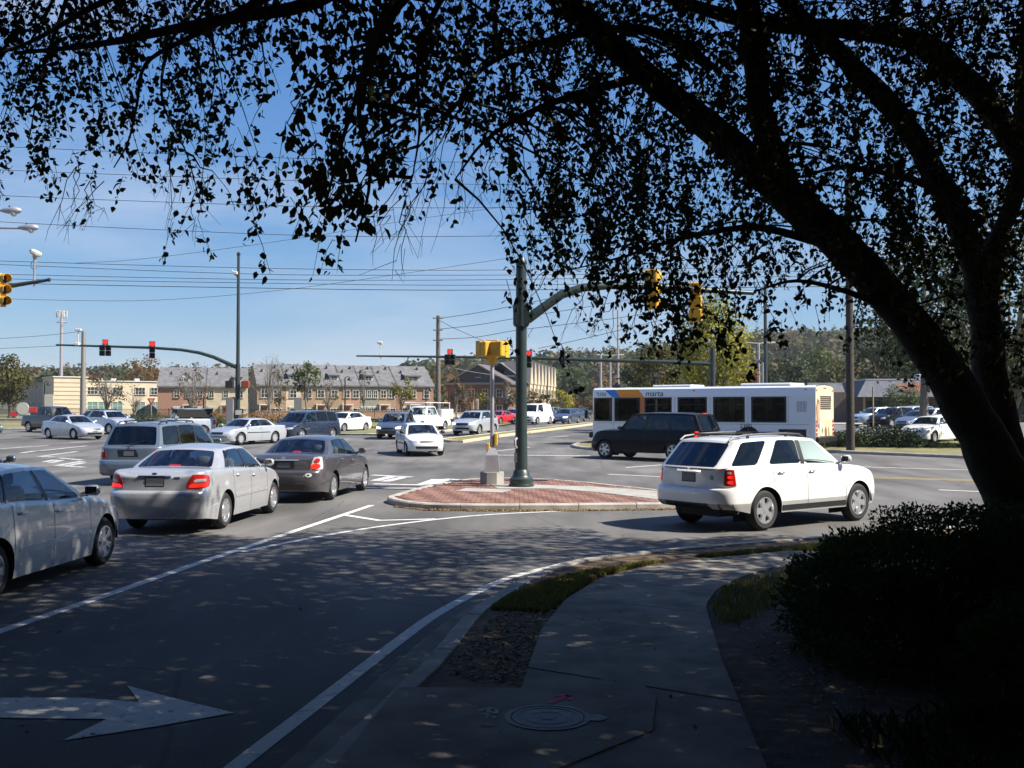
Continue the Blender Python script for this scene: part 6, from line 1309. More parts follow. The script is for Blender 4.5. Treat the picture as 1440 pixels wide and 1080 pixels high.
# --- wires
W_ = [([(-60, 202), (0, 206), (338, 220), (576, 227), (692, 228), (900, 226), (1300, 215)], 46, 'topmost wire crossing the sky'), ([(-60, 236), (0, 239), (352, 252), (581, 258), (760, 259), (1300, 250)], 46, 'second wire from the top crossing the sky'), ([(-60, 272), (0, 275), (200, 283), (485, 291.5), (776, 291), (1300, 280)], 47, 'third wire from the top crossing the sky'), ([(-60, 309), (0, 312), (200, 322), (470, 332), (760, 331), (1300, 320)], 47, 'fourth wire from the top, just above the lower bundle'),
      ([(-60, 364), (0, 367), (360, 377), (600, 380), (725, 379.5), (1000, 377), (1400, 371)], 70, 'uppermost wire of the lower bundle'), ([(-60, 369), (0, 372), (360, 385.5), (600, 387), (800, 386), (1400, 378)], 70, 'second wire of the lower bundle'), ([(-60, 383), (0, 385.6), (360, 393), (600, 394), (800, 392), (1400, 386)], 70, 'middle wire of the lower bundle'), ([(-60, 389), (0, 392), (360, 398), (600, 401), (800, 400), (1400, 393)], 70, 'fourth wire of the lower bundle'), ([(-60, 395), (0, 398), (360, 405), (600, 408), (800, 407), (1400, 400)], 70, 'lowest and thickest wire of the lower bundle'),
      ([(105, 370), (180, 366), (300, 352), (440, 332), (560, 312), (700, 292)], 52, 'thin wire slanting up to the right from the lower bundle'), ([(-40, 417), (0, 420), (185, 423), (300, 417), (420, 405), (600, 380), (735, 360)], 72, 'slack wire sagging below the lower bundle'),
      ([(617, 448), (670, 440), (723, 430), (877, 398), (960, 380)], 105, 'upper wire running right from the utility pole'), ([(617, 463), (670, 457), (723, 448), (877, 423), (1000, 400)], 105, 'middle wire running right from the utility pole'), ([(617, 477), (670, 474), (723, 465), (877, 446), (1000, 425)], 105, 'lower wire running right from the utility pole'), ([(617, 450), (640, 462), (690, 483), (740, 498)], 105, 'service wire dropping right from the utility pole'), ([(757, 490), (800, 481), (877, 463), (1000, 433)], 80, 'wire rising right above the far mast arm'), ([(640, 518), (665, 523), (700, 528), (724, 529)], 100, 'pale wire across the dark pediment'),
      ([(-60, 478), (0, 476), (60, 472), (116, 466)], 100, 'thin upper wire ending at the grey steel pole'), ([(-60, 491), (0, 490), (80, 486.5), (116, 485)], 100, 'thin lower wire ending at the grey steel pole')]
M_wire = mat('wire', (.03, .03, .034), .6)
for pts, Y, lab in W_:
    P = [at(x, y, Y) for x, y in pts]; Q_ = [P[0]]
    ext = [P[0] * 2 - P[1]] + P + [P[-1] * 2 - P[-2]]; out = []
    for i in range(1, len(ext) - 2):
        for j in range(6):
            t = j / 6; a, b_, c, d = ext[i - 1:i + 3]; m1 = (c - a) * ((c - b_).length / max(1e-6, (c - a).length)); m2 = (d - b_) * ((c - b_).length / max(1e-6, (d - b_).length))
            out.append((2 * t ** 3 - 3 * t * t + 1) * b_ + (t ** 3 - 2 * t * t + t) * m1 + (-2 * t ** 3 + 3 * t * t) * c + (t ** 3 - t * t) * m2)
    out.append(P[-1]); b = MB(); r_ = .0002 * Y if 'thin' in lab or 'slack' in lab or 'wire across' in lab else .00028 * Y
    b.tube(out, r_ * (1.25 if 'thickest' in lab else 1), 5); tag(b.build('overhead_wire', M_wire if 'pale' not in lab else M_galv, smooth=True), lab, 'wire', 'overhead wires')
# ------------------------------------------------------------------ vegetation helpers
def np_mesh(name, V, tmpl, m, parent=None, tint=None, kind=None):
    """V: (n, k, 3) copies of a small face set given by tmpl (list of quads)"""
    n, k = V.shape[0], V.shape[1]; me = bpy.data.meshes.new(name); F_ = len(tmpl); q = len(tmpl[0])
    me.vertices.add(n * k); me.vertices.foreach_set('co', V.reshape(-1).astype(np.float32))
    idx = (np.arange(n)[:, None, None] * k + np.array(tmpl)[None]).reshape(-1).astype(np.int32)
    me.loops.add(len(idx)); me.loops.foreach_set('vertex_index', idx); me.polygons.add(n * F_); me.polygons.foreach_set('loop_start', np.arange(0, len(idx), q, dtype=np.int32))
    me.update(calc_edges=True); me.materials.append(m)
    if tint is not None: a = me.attributes.new('tint', 'FLOAT', 'FACE'); a.data.foreach_set('value', np.repeat(tint, F_).astype(np.float32))
    return link(name, me, parent, kind)
def unit(v): return v / np.maximum(np.linalg.norm(v, axis=1, keepdims=True), 1e-9)
LEAF6 = [(0, 1, 2, 3), (0, 3, 4, 5)]
def leaf_verts(C, size, aspect=.7, droop=0.0, fold=.18, six=True, seed=1, out=None):
    r = np.random.default_rng(seed); n = len(C); size = np.broadcast_to(np.asarray(size, float), (n,))[:, None]
    d = r.normal(size=(n, 3)); d[:, 2] -= droop; d = unit(d); a = r.normal(size=(n, 3)); w = unit(np.cross(d, a)); nn = np.cross(d, w)
    if out is not None: nn = unit(unit(out) + r.normal(size=(n, 3)) * .42); d = unit(np.cross(nn, a)); w = np.cross(d, nn)
    h = size * aspect / 2
    if six:
        pts = [C, C + d * size * .28 + w * h * .92 + nn * size * fold * .5, C + d * size * .62 + w * h * .72 + nn * size * fold * .4, C + d * size - nn * size * .06, C + d * size * .62 - w * h * .72 + nn * size * fold * .4, C + d * size * .28 - w * h * .92 + nn * size * fold * .5]
    else:
        pts = [C, C + d * size * .45 + w * h + nn * size * fold * .4, C + d * size, C + d * size * .45 - w * h + nn * size * fold * .4]
    return np.stack(pts, 1)
LM = {}
def LMAT(k, tr=.35):
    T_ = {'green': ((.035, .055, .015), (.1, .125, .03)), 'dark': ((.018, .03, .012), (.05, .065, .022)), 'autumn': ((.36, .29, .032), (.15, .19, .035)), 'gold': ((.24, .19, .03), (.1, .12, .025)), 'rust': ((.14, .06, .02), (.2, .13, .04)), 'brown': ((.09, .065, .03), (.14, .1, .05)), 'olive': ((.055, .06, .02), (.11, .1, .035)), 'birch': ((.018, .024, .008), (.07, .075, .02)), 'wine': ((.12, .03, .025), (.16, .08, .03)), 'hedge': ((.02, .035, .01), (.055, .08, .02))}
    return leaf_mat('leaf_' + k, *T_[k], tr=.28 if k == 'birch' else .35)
M_bark = mat('tree_bark', (.09, .075, .06), .95, var=.3, scale=5, bump=.6, bscale=12); M_bareb = mat('pale_bark', (.16, .14, .125), .95, var=.2, scale=5)
def make_tree(name, label, px, Y, ytop, rx, kind, n=1500, ls=.3, trunk=.12, base=.35, cat='tree', group=None, bare=0.0, ybase=None, seed=0, shape=1.0, z0=None, zextra=0.0):
    r = random.Random(seed + int(px * 7)); nr = np.random.default_rng(seed + int(px * 7)); X = (px - 720) / FPX * Y; z0 = (G(Y) if z0 is None else z0) + zextra
    t = thing(name, label, cat, (X, Y, z0), r.uniform(0, 6), group); H_ = at(px, ytop, Y).z - z0
    b = MB(); zc = H_ * base; fork = H_ * (base * .8)
    b.tube([(0, 0, -.2), (r.uniform(-.1, .1), 0, fork * .5), (r.uniform(-.15, .15), r.uniform(-.1, .1), fork), (r.uniform(-.3, .3), r.uniform(-.3, .3), H_ * .8)], [trunk * 1.25, trunk, trunk * .85, trunk * .2], 8)
    tips = []
    for i in range(11 if not bare else 16):
        a = r.uniform(0, 6.28); z = fork * r.uniform(.75, 1.6); z = min(z, H_ * .75); L_ = rx * r.uniform(.6, 1.0); zt = min(H_ * .97, z + (H_ - z) * r.uniform(.35, .95)); sh = max(.25, 1 - ((zt - zc) / (H_ - zc + .01)) ** 2 * .75)
        e = Vector((math.cos(a) * L_ * sh, math.sin(a) * L_ * sh, zt)); m = Vector((e.x * .45, e.y * .45, z + (zt - z) * .5)); b.tube([(0, 0, z), m, e], [trunk * .42, trunk * .25, trunk * .06], 5); tips += [e, m]
        if bare:
            for k in range(int(9 * bare) + 4):
                s_ = r.uniform(.3, 1); p = (m.lerp(e, (s_ - .45) / .55) if s_ > .45 else Vector((0, 0, z)).lerp(m, s_ / .45)); q = p + Vector((r.gauss(0, .3), r.gauss(0, .3), r.uniform(.1, .6))) * rx * .5
                if q.z > H_: q.z = H_ - r.uniform(0, .3)
                b.tube([p, p.lerp(q, .5) + Vector((0, 0, -.04)), q], [trunk * .11, trunk * .07, trunk * .03], 3, cap=False)
    b.build('trunk', M_bareb if bare else M_bark, t, smooth=True)
    if n:
        nc = max(10, int(n / 45)); cl = []
        while len(cl) < nc:
            p = nr.normal(size=3); p = p / np.linalg.norm(p) * nr.uniform(.35, 1) ** .5
            if abs(p[2]) < 1: cl.append(p)
        cl = np.array(cl); cz = (H_ + zc) / 2; hz = (H_ - zc) / 2
        taper = 1 - .35 * shape * np.clip(cl[:, 2], 0, 1)
        cc = np.stack([cl[:, 0] * rx * .85 * taper, cl[:, 1] * rx * .85 * taper, cz + cl[:, 2] * hz * .92], 1)
        sel = nr.integers(0, nc, n); C = cc[sel] + nr.normal(size=(n, 3)) * np.array([rx, rx, hz]) * .13; C[:, 2] = np.minimum(C[:, 2], H_)
        tint = np.clip(nr.uniform(0, 1, nc)[sel] * .6 + nr.uniform(0, .45, n), .01, 1)
        np_mesh('crown', leaf_verts(C, nr.uniform(.6, 1.25, n) * ls, .75, .2, six=False, seed=seed, out=(C - cc[sel]) / rx * 5 + np.stack([C[:, 0] / rx, C[:, 1] / rx, (C[:, 2] - cz) / hz + .3], 1)), [(0, 1, 2, 3)], LMAT(kind), t, tint, 'stuff')
    return t
def shrub(name, label, px, Y, py_top, w, kind, n=900, ls=.14, group=None, cat='shrub', depth=None, flat=.6, seed=3, pos=None, h=None, zextra=0.0):
    nr = np.random.default_rng(seed + int(px)); X, Yy = (pos if pos else ((px - 720) / FPX * Y, Y)); z0 = G(Yy) + zextra; t = thing(name, label, cat, (X, Yy, z0), 0, group)
    H_ = h if h else at(px, py_top, Y).z - z0; rx = w / 2; ry = depth / 2 if depth else rx
    b = MB()
    for k in range(9): a = nr.uniform(0, 6.28); b.tube([(nr.normal() * .1 * rx, nr.normal() * .1, -.05), (math.cos(a) * rx * .3, math.sin(a) * ry * .3, H_ * .5), (math.cos(a) * rx * .6, math.sin(a) * ry * .6, H_ * .8)], [.03, .02, .006], 5)
    b.build('stems', M_bark, t)
    u = nr.uniform(-1, 1, (n * 3, 3)); u[:, 2] = np.abs(u[:, 2]); e = (np.abs(u) ** (2 / flat)).sum(1) ** (flat / 2); u = u[(e < 1) & (e > .45)][:n]
    bump = 1 + .12 * np.sin(u[:, 0] * 9 + px) * np.cos(u[:, 1] * 7) ; C = u * np.array([rx, ry, H_]) * bump[:, None]
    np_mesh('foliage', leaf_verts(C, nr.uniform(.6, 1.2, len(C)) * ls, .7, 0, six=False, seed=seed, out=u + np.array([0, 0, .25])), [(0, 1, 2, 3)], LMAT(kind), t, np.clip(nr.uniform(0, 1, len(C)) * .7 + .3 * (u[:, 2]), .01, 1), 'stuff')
    return t
# ------------------------------------------------------------------ hills and far woods
crest = Lin([(-2600, 500), (0, 512), (560, 512), (620, 505), (680, 500), (800, 493), (900, 488), (1000, 474), (1060, 464), (1240, 458), (1440, 455), (3500, 450)])
def hillz(x, y):
    px = 720 + x / max(y, 1) * FPX; top = 2.15 + (574 - crest(px)) * 470 / FPX - 11.5; return .62 + (max(top, 2) - .62) * sst(235, 470, y) if y > 235 else .62
gx = np.linspace(-420, 420, 57); gy = [232, 260, 290, 320, 350, 380, 410, 440, 470, 520, 700]
b = MB(); b.add([(x * (y / 470), y, hillz(x * (y / 470), y) - (.3 if y < 240 else 0)) for y in gy for x in gx], [(j * 57 + i, j * 57 + i + 1, (j + 1) * 57 + i + 1, (j + 1) * 57 + i) for j in range(10) for i in range(56)]); b.build('hill', mat('forest_floor', (.05, .05, .025), .95, var=.4, scale=.05), smooth=True, kind='structure')
nr = np.random.default_rng(11); VV = {k: ([], []) for k in ('dark', 'green', 'olive', 'brown', 'rust')}
for i in range(1150):
    y = nr.uniform(240, 480) if i > 200 else nr.uniform(455, 480); px = nr.uniform(-160, 1620)
    if px < 560 and y < 330: y = nr.uniform(330, 470)
    x = (px - 720) / FPX * y; z = hillz(x, y); h = nr.uniform(7.5, 12.5) * (.85 if px < 560 else 1); rr = h * nr.uniform(.3, .45); n = 95
    k = nr.choice(['dark', 'green', 'olive', 'brown', 'rust'], p=[.36, .2, .24, .15, .05])
    p = nr.normal(size=(n, 3)); p = p / np.linalg.norm(p, axis=1, keepdims=True) * nr.uniform(.5, 1, (n, 1)) ** .5; C = p * np.array([rr, rr, h * .42]) * (1 + .2 * np.sin(p[:, :1] * 5 + i)) + np.array([x, y, z + h * .56])
    VV[k][0].append(leaf_verts(C, nr.uniform(1.1, 2.3, n), .85, 0, six=False, seed=i, out=p + np.array([0, 0, .3]))); VV[k][1].append(np.clip(nr.uniform(0, .5) + nr.uniform(0, .5, n), .01, 1))
for i in range(420):                    # unseen woods added behind and beside the viewer to darken reflections, block low sky
    a = nr.uniform(R(158), R(385)); rad = nr.uniform(75, 105); x, y = rad * math.cos(a) * 1.15, rad * math.sin(a)
    if y > 25: continue
    h = nr.uniform(10, 15); rr = h * .38; n = 70; p = nr.normal(size=(n, 3)); p = p / np.linalg.norm(p, axis=1, keepdims=True); C = p * np.array([rr, rr, h * .46]) + np.array([x, y, h * .5])
    k = nr.choice(['dark', 'green', 'olive', 'brown']); VV[k][0].append(leaf_verts(C, nr.uniform(2, 3.4, n), .9, 0, six=False, seed=i, out=p)); VV[k][1].append(nr.uniform(.01, 1, n))
for k, (a, t_) in VV.items(): np_mesh('far_and_unseen_woods', np.concatenate(a), [(0, 1, 2, 3)], LMAT(k), None, np.concatenate(t_), 'stuff')
# ------------------------------------------------------------------ trees one can tell apart
TG = 'young street trees before the houses'
make_tree('tree', 'green brown tree over the red monument sign at the left edge', 14, 108, 500, 2.9, 'olive', 2200, .34, .2, .22)
make_tree('tree', 'half bare brown tree before the cream building', 150, 106, 508, 2.4, 'brown', 420, .24, .13, .25, bare=1.2, group=TG)
make_tree('tree', 'rust coloured tree rising behind the cream building', 203, 182, 500, 4.0, 'rust', 1300, .5, .25, .3)
make_tree('tree', 'thin nearly bare tree right of the half bare brown one', 190, 108, 540, 1.5, 'olive', 110, .2, .08, .3, bare=1.0, group=TG)
make_tree('tree', 'wide grey bare tree left of the tall signal pole', 270, 112, 505, 2.6, 'brown', 260, .22, .14, .2, bare=1.6, group=TG)
make_tree('tree', 'tall grey bare tree right of the tall signal pole', 378, 104, 492, 2.3, 'brown', 60, .2, .13, .22, bare=1.8, group=TG)
make_tree('tree', 'slim pale green tree before the tan end house', 393, 110, 507, 1.0, 'olive', 260, .24, .07, .25, bare=.6, group=TG)
make_tree('tree', 'bushy green tree in the middle of the house row', 431, 108, 508, 1.7, 'green', 900, .26, .1, .42, bare=.4, group=TG)
make_tree('tree', 'low spreading bare tree left of the lantern street lamp', 462, 106, 528, 1.5, 'brown', 90, .2, .09, .3, bare=1.4, group=TG)
make_tree('tree', 'very thin tree before the orange brick house', 511, 110, 512, .8, 'olive', 130, .2, .06, .3, bare=.6, group=TG)
make_tree('tree', 'yellow green tree before the red brick end house', 565, 112, 526, 1.5, 'gold', 620, .26, .08, .3, bare=.3, group=TG)
make_tree('tree', 'brown slim tree left of the marker posts', 641, 118, 532, 1.3, 'brown', 520, .26, .08, .3, bare=.5, group=TG)
make_tree('tree', 'small orange brown tree before the brick hall', 655, 112, 540, 1.1, 'rust', 420, .22, .07, .35, bare=.4, group=TG)
make_tree('tree', 'yellow green tree before the brick hall, left of the pale post', 682, 120, 545, 1.2, 'gold', 480, .24, .07, .3, group=TG)
make_tree('tree', 'dark twiggy tree between the pale post and the green pole', 712, 120, 536, 1.5, 'brown', 700, .26, .08, .3, bare=.6, group=TG)
for i, (px, yt, Y, rx, k, lab) in enumerate(((748, 548, 142, 1.6, 'brown', 'brown tree above the white panel van'), (770, 552, 150, 1.8, 'olive', 'olive tree before the second pointed gable'), (790, 546, 155, 2.4, 'autumn', 'yellow autumn tree above the steel blue saloons'), (806, 556, 160, 2.2, 'rust', 'rust autumn tree left of the bus front'), (822, 558, 150, 2.0, 'brown', 'brown autumn tree touching the bus front'), (838, 548, 175, 2.6, 'olive', 'olive tree behind the bus front'), (700, 552, 150, 1.6, 'olive', 'olive tree beside the brick hall corner'))):
    make_tree('tree', lab, px, Y, yt, rx, k, 700, .34, .1, .2, group='small autumn trees along the far road')
make_tree('tree', 'large yellow green autumn tree behind the bus', 1003, 72, 410, 3.1, 'autumn', 7200, .24, .17, .16, bare=.3)
make_tree('tree', 'dark green tree left of the large autumn tree', 925, 78, 470, 2.4, 'olive', 2600, .28, .16, .12)
make_tree('tree', 'round dark evergreen above the middle of the bus', 893, 120, 512, 2.8, 'dark', 1500, .4, .16, .05)
make_tree('tree', 'small wine red tree right of the large autumn tree', 1052, 84, 518, 1.6, 'wine', 800, .26, .1, .2)
for i, (px, yt, Y, rx, k, lab) in enumerate(((1105, 500, 165, 5, 'dark', 'dark evergreen tree above the bus tail'), (1150, 486, 185, 6, 'green', 'broad green tree between the bus tail and the wooden pole'), (1178, 508, 150, 4, 'olive', 'yellowish tree just left of the wooden pole'), (1225, 512, 165, 4, 'brown', 'brown tree above the shop wing'), (1252, 470, 140, 6, 'dark', 'dark tree behind the shops right of the wooden pole'))):
    make_tree('tree', lab, px, Y, yt, rx, k, 1900, .62, .22, .12, group='trees behind the shops')
make_tree('tree', 'tall dark tree showing through the fork of the two trunks', 1300, 64, 300, 5.2, 'dark', 5600, .3, .28, .25, bare=.3)
make_tree('tree', 'dark leafy tree at the far right edge behind the trunks', 1415, 52, 270, 5.0, 'dark', 6000, .26, .28, .1, bare=.3)
# shaped bushes and hedges
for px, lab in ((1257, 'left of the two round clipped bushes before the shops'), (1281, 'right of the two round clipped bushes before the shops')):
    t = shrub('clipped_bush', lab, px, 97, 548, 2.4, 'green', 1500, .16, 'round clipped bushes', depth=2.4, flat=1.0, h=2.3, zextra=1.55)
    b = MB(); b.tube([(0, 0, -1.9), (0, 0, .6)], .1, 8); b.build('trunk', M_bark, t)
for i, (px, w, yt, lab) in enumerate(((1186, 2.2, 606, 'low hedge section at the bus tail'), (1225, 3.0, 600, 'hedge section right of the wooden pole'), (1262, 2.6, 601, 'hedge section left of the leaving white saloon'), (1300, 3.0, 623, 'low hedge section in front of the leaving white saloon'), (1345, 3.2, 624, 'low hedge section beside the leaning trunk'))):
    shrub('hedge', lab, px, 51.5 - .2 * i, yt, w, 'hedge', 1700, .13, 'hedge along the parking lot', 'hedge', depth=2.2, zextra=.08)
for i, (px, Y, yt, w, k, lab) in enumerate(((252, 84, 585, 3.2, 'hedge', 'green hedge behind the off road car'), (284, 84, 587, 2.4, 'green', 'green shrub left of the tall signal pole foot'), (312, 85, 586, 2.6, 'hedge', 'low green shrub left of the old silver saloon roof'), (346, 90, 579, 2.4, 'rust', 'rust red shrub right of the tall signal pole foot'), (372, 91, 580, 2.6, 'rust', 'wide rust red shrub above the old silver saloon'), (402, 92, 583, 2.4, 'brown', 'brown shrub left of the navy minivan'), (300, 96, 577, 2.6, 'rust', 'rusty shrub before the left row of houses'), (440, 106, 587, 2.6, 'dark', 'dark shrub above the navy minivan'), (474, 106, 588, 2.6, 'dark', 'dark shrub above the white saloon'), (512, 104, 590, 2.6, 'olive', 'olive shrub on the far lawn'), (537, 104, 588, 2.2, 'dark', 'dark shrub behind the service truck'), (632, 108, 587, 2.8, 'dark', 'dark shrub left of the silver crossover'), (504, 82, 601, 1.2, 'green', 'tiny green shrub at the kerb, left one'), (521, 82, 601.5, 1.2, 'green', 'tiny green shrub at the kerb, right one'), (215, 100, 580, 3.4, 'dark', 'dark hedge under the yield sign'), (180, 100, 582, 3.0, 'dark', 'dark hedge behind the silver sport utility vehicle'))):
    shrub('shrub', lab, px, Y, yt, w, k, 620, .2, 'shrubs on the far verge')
# ------------------------------------------------------------------ the leaning river birch over the corner
M_birch = mat('birch_bark', (.035, .03, .026), .95, var=.45, scale=7, bump=1.0, bscale=9)
TB = Vector((4.9, 10.4, .1))
tree = thing('river_birch', 'big leaning multi trunk tree spreading its leafy branches over the corner', 'tree', TB)
TREE_L = []
LIMBS = [
 ('trunk', [(1456, 830, 10.2, .36), (1437, 745, 10.2, .33), (1410, 670, 10.15, .29), (1357, 570, 10.1, .25), (1314, 500, 10, .225), (1256, 425, 9.9, .205), (1188, 350, 9.7, .2), (1106, 275, 9.5, .19), (1012, 190, 9.2, .155), (912, 108, 8.9, .13), (830, 35, 8.6, .115), (760, -45, 8.3, .1), (640, -170, 7.6, .075)]),
 ('limb', [(1122, 292, 9.5, .12), (1094, 235, 9.45, .13), (1072, 160, 9.4, .13), (1060, 80, 9.3, .125), (1052, 0, 9.2, .12), (1040, -110, 9, .1)]),
 ('trunk', [(1445, 820, 10.8, .3), (1432, 720, 10.8, .26), (1408, 600, 10.8, .215), (1392, 500, 10.8, .19), (1383, 440, 10.8, .185), (1372, 375, 10.7, .165), (1345, 305, 10.6, .15), (1305, 225, 10.4, .135), (1250, 145, 10.2, .125), (1185, 80, 10, .1), (1110, 10, 9.6, .085), (1060, -50, 9.3, .07)]),
 ('limb', [(1388, 420, 10.8, .13), (1400, 345, 10.9, .1), (1425, 280, 11, .095), (1437, 220, 11, .1), (1440, 120, 11, .09), (1450, -20, 11, .08)]),
 ('limb', [(1437, 225, 10.9, .13), (1400, 160, 10.7, .16), (1350, 105, 10.5, .15), (1290, 60, 10.2, .13), (1200, 42, 9.9, .1), (1110, 36, 9.6, .085), (1020, 22, 9.3, .07), (900, -20, 8.9, .05)]),
 ('branch', [(560, -90, 7.2, .07), (500, -30, 6.9, .055), (425, 8, 6.7, .05), (345, 22, 6.6, .045), (250, 40, 6.5, .035), (140, 62, 6.5, .022), (20, 75, 6.5, .012)]),
 ('branch', [(480, -60, 6.6, .04), (330, 20, 6.6, .03), (262, 55, 6.6, .02), (205, 90, 6.6, .014), (192, 150, 6.6, .01), (180, 200, 6.6, .007), (160, 236, 6.6, .004)]),
 ('branch', [(640, -170, 7.6, .05), (420, -120, 7.3, .045), (240, -40, 7.2, .035), (130, 10, 7.2, .025), (40, 60, 7.2, .016), (-60, 90, 7.2, .008)]),
 ('branch', [(1000, 95, 9.2, .05), (960, 62, 9, .05), (890, 40, 8.6, .04), (760, 60, 8.0, .03), (680, 95, 7.7, .022), (640, 150, 7.5, .014), (590, 205, 7.4, .007)]),
 ('branch', [(905, 108, 8.9, .05), (820, 130, 8.4, .035), (740, 160, 8.1, .025), (680, 200, 7.9, .015), (640, 252, 7.8, .006)]),
 ('branch', [(640, -60, 5.6, .03), (560, 10, 5.2, .022), (520, 90, 5.0, .016), (490, 170, 4.8, .012), (470, 240, 4.7, .008), (455, 300, 4.6, .005)]),
 ('branch', [(620, -60, 5.4, .03), (540, 20, 5.1, .02), (505, 140, 4.7, .014), (520, 250, 4.5, .009), (500, 340, 4.4, .004)]),
 ('branch', [(690, -80, 6.4, .03), (620, 0, 6.2, .022), (588, 90, 6.1, .014), (590, 180, 6.0, .009), (580, 250, 6.0, .004)]),
 ('branch', [(1150, 340, 9.7, .05), (1060, 320, 9.3, .035), (960, 335, 9, .022), (880, 360, 8.8, .012), (800, 380, 8.7, .005)]),
 ('branch', [(1240, 430, 9.9, .04), (1190, 410, 9.6, .03), (1120, 395, 9.3, .018), (1060, 410, 9.2, .008)]),
 ('branch', [(1330, 270, 10.5, .05), (1270, 250, 10.2, .035), (1190, 235, 10, .025), (1120, 250, 9.8, .012)]),
 ('branch', [(330, -90, 7.8, .03), (290, -10, 7.6, .022), (240, 60, 7.4, .014), (228, 140, 7.3, .01), (262, 215, 7.2, .006), (285, 300, 7.1, .003)]),
 ('branch', [(120, -80, 7.8, .03), (90, 10, 7.6, .018), (60, 100, 7.5, .01), (40, 200, 7.4, .004)]),
]
limb_pts = []
for nm, pts in LIMBS:
    P = [at(x, y, d) - TB for x, y, d, r_ in pts]; rs = [q[3] for q in pts]; Q_, RR = [], []
    ext = [P[0] * 2 - P[1]] + P + [P[-1] * 2 - P[-2]]
    for i in range(1, len(ext) - 2):
        for j in range(5):
            t = j / 5; a, b_, c, d = ext[i - 1:i + 3]; q = .5 * ((2 * b_) + (c - a) * t + (2 * a - 5 * b_ + 4 * c - d) * t * t + (3 * b_ - a - 3 * c + d) * t ** 3)
            rad = rs[i - 1] * (1 - t) + rs[min(i, len(rs) - 1)] * t
            if rad > .05: q = q + Vector((noise.noise(q * 3), noise.noise(q * 3 + Vector((9, 0, 0))), 0)) * .03; rad *= 1 + .09 * noise.noise(q * 4 + Vector((0, 5, 0)))
            Q_.append(q); RR.append(rad * (.86 if rad > .12 else .9))
    Q_.append(P[-1]); RR.append(rs[-1]); limb_pts += [(q, r_) for q, r_ in zip(Q_, RR)]
    b = MB()
    if nm == 'trunk': Q_ = [Vector((Q_[0].x, Q_[0].y, -.15))] + Q_; RR = [RR[0] * 1.15] + RR
    b.tube(Q_, RR, 16 if RR[0] > .1 else 7); b.build(nm, M_birch, tree, smooth=True)
LP = np.array([tuple(p) for p, r_ in limb_pts]); TBn = np.array(TB)
COV = [
 [.86,.82,.86,.86,.84,.74,.66,.78,.74,.8,.85,.85,.84,.88,.82,.82,.82,.86,.82,.76,.82,.88,.88,.88],
 [.76,.7,.6,.62,.7,.6,.3,.6,.8,.84,.8,.8,.8,.84,.78,.66,.78,.8,.82,.74,.82,.82,.82,.8],
 [.62,.5,.48,.5,.68,.42,.03,.5,.78,.82,.74,.74,.7,.7,.74,.72,.74,.74,.78,.78,.8,.78,.74,.8],
 [.5,.32,.36,.34,.62,.26,.12,.66,.8,.62,.13,.5,.74,.76,.76,.74,.74,.7,.74,.68,.74,.74,.7,.8],
 [.06,.1,.14,.07,.42,.22,.5,.76,.55,.28,.02,.16,.62,.72,.72,.7,.66,.68,.6,.62,.7,.68,.6,.76],
 [.0,.02,.02,.03,.12,.02,.06,.26,.06,.0,.0,.0,.46,.66,.68,.62,.55,.5,.44,.5,.58,.62,.52,.62],
 [0,0,0,0,0,0,0,0,0,0,0,.0,.2,.36,.5,.56,.5,.42,.24,.3,.45,.5,.46,.5],
 [0,0,0,0,0,0,0,0,0,0,0,0,.05,.12,.14,.5,.44,.28,.14,.08,.1,.3,.3,.4],
 [0,0,0,0,0,0,0,0,0,0,0,0,0,.05,.0,.04,.1,.05,0,0,0,.12,.2,.3],
]
DEP = Lin([(0, 8.8), (300, 8.6), (350, 7.2), (400, 6.2), (480, 5.8), (580, 6.4), (640, 7.8), (760, 8.6), (1440, 9.8)])
nr = np.random.default_rng(5); Cs, Ts, TW = [], [], MB(); anchors = []
for r_ in range(9):
    for c_ in range(24):
        cov = COV[r_][c_]
        if cov <= 0: continue
        lam = -math.log(1 - cov); px0, py0 = c_ * 60 + 30, r_ * 60 + 30; d0 = DEP(px0); leafpx = (.056 * FPX / d0) ** 2 * .65 * .66 * .62
        nl_ = (1.1 if px0 < 330 else 1.3 if px0 < 720 else 1.28 if py0 < 230 else 1.85) * lam * 3600 / leafpx; ntw = max(1, int(round(nl_ / 11)))
        for k in range(ntw):
            # leaf sprays gather in drooping clumps
            d = d0 + nr.normal() * (.45 if px0 < 760 else 1.0)
            px_, py_ = px0 + nr.uniform(-36, 36), py0 + nr.uniform(-36, 36); p = at(px_, py_, max(3.6, d)) - TB
            L_ = nr.uniform(.16, .42); a = nr.uniform(0, 6.28); dr = Vector((math.cos(a) * .45, math.sin(a) * .45, -1)).normalized(); s0 = p - dr * L_ * .5; s1 = p + dr * L_ * .5
            m = (s0 + s1) / 2 + Vector((0, 0, .03)); TW.tube([s0, m, s1], [.0032, .0024, .0014], 3, cap=False)
            if nr.uniform() < .12: anchors.append(s0)
            for q in range(int(nr.integers(7, 16))):
                t = nr.uniform(0.05, 1); b_ = s0.lerp(s1, t); Cs.append((b_.x + nr.normal() * .024, b_.y + nr.normal() * .024, b_.z + nr.normal() * .02)); Ts.append(nr.uniform(.01, 1))
# twigs that carry the sprays back to the limbs
for s0 in anchors:
    v = LP - np.array(s0); dd = np.linalg.norm(v, axis=1) - .5 * np.clip(v[:, 2], -1, 1.2); i = int(np.argmin(dd)); e = Vector(LP[i]); L_ = (e - s0).length
    if L_ > 2.4: continue
    m = s0.lerp(e, .5) + Vector((nr.normal() * .06, nr.normal() * .06, .10 * L_)); q1 = s0.lerp(m, .5) + Vector((0, 0, .04)); TW.tube([e, m.lerp(e, .5) + Vector((0, 0, .03)), m, q1, s0], [.012, .0085, .006, .0045, .003], 4, cap=False)
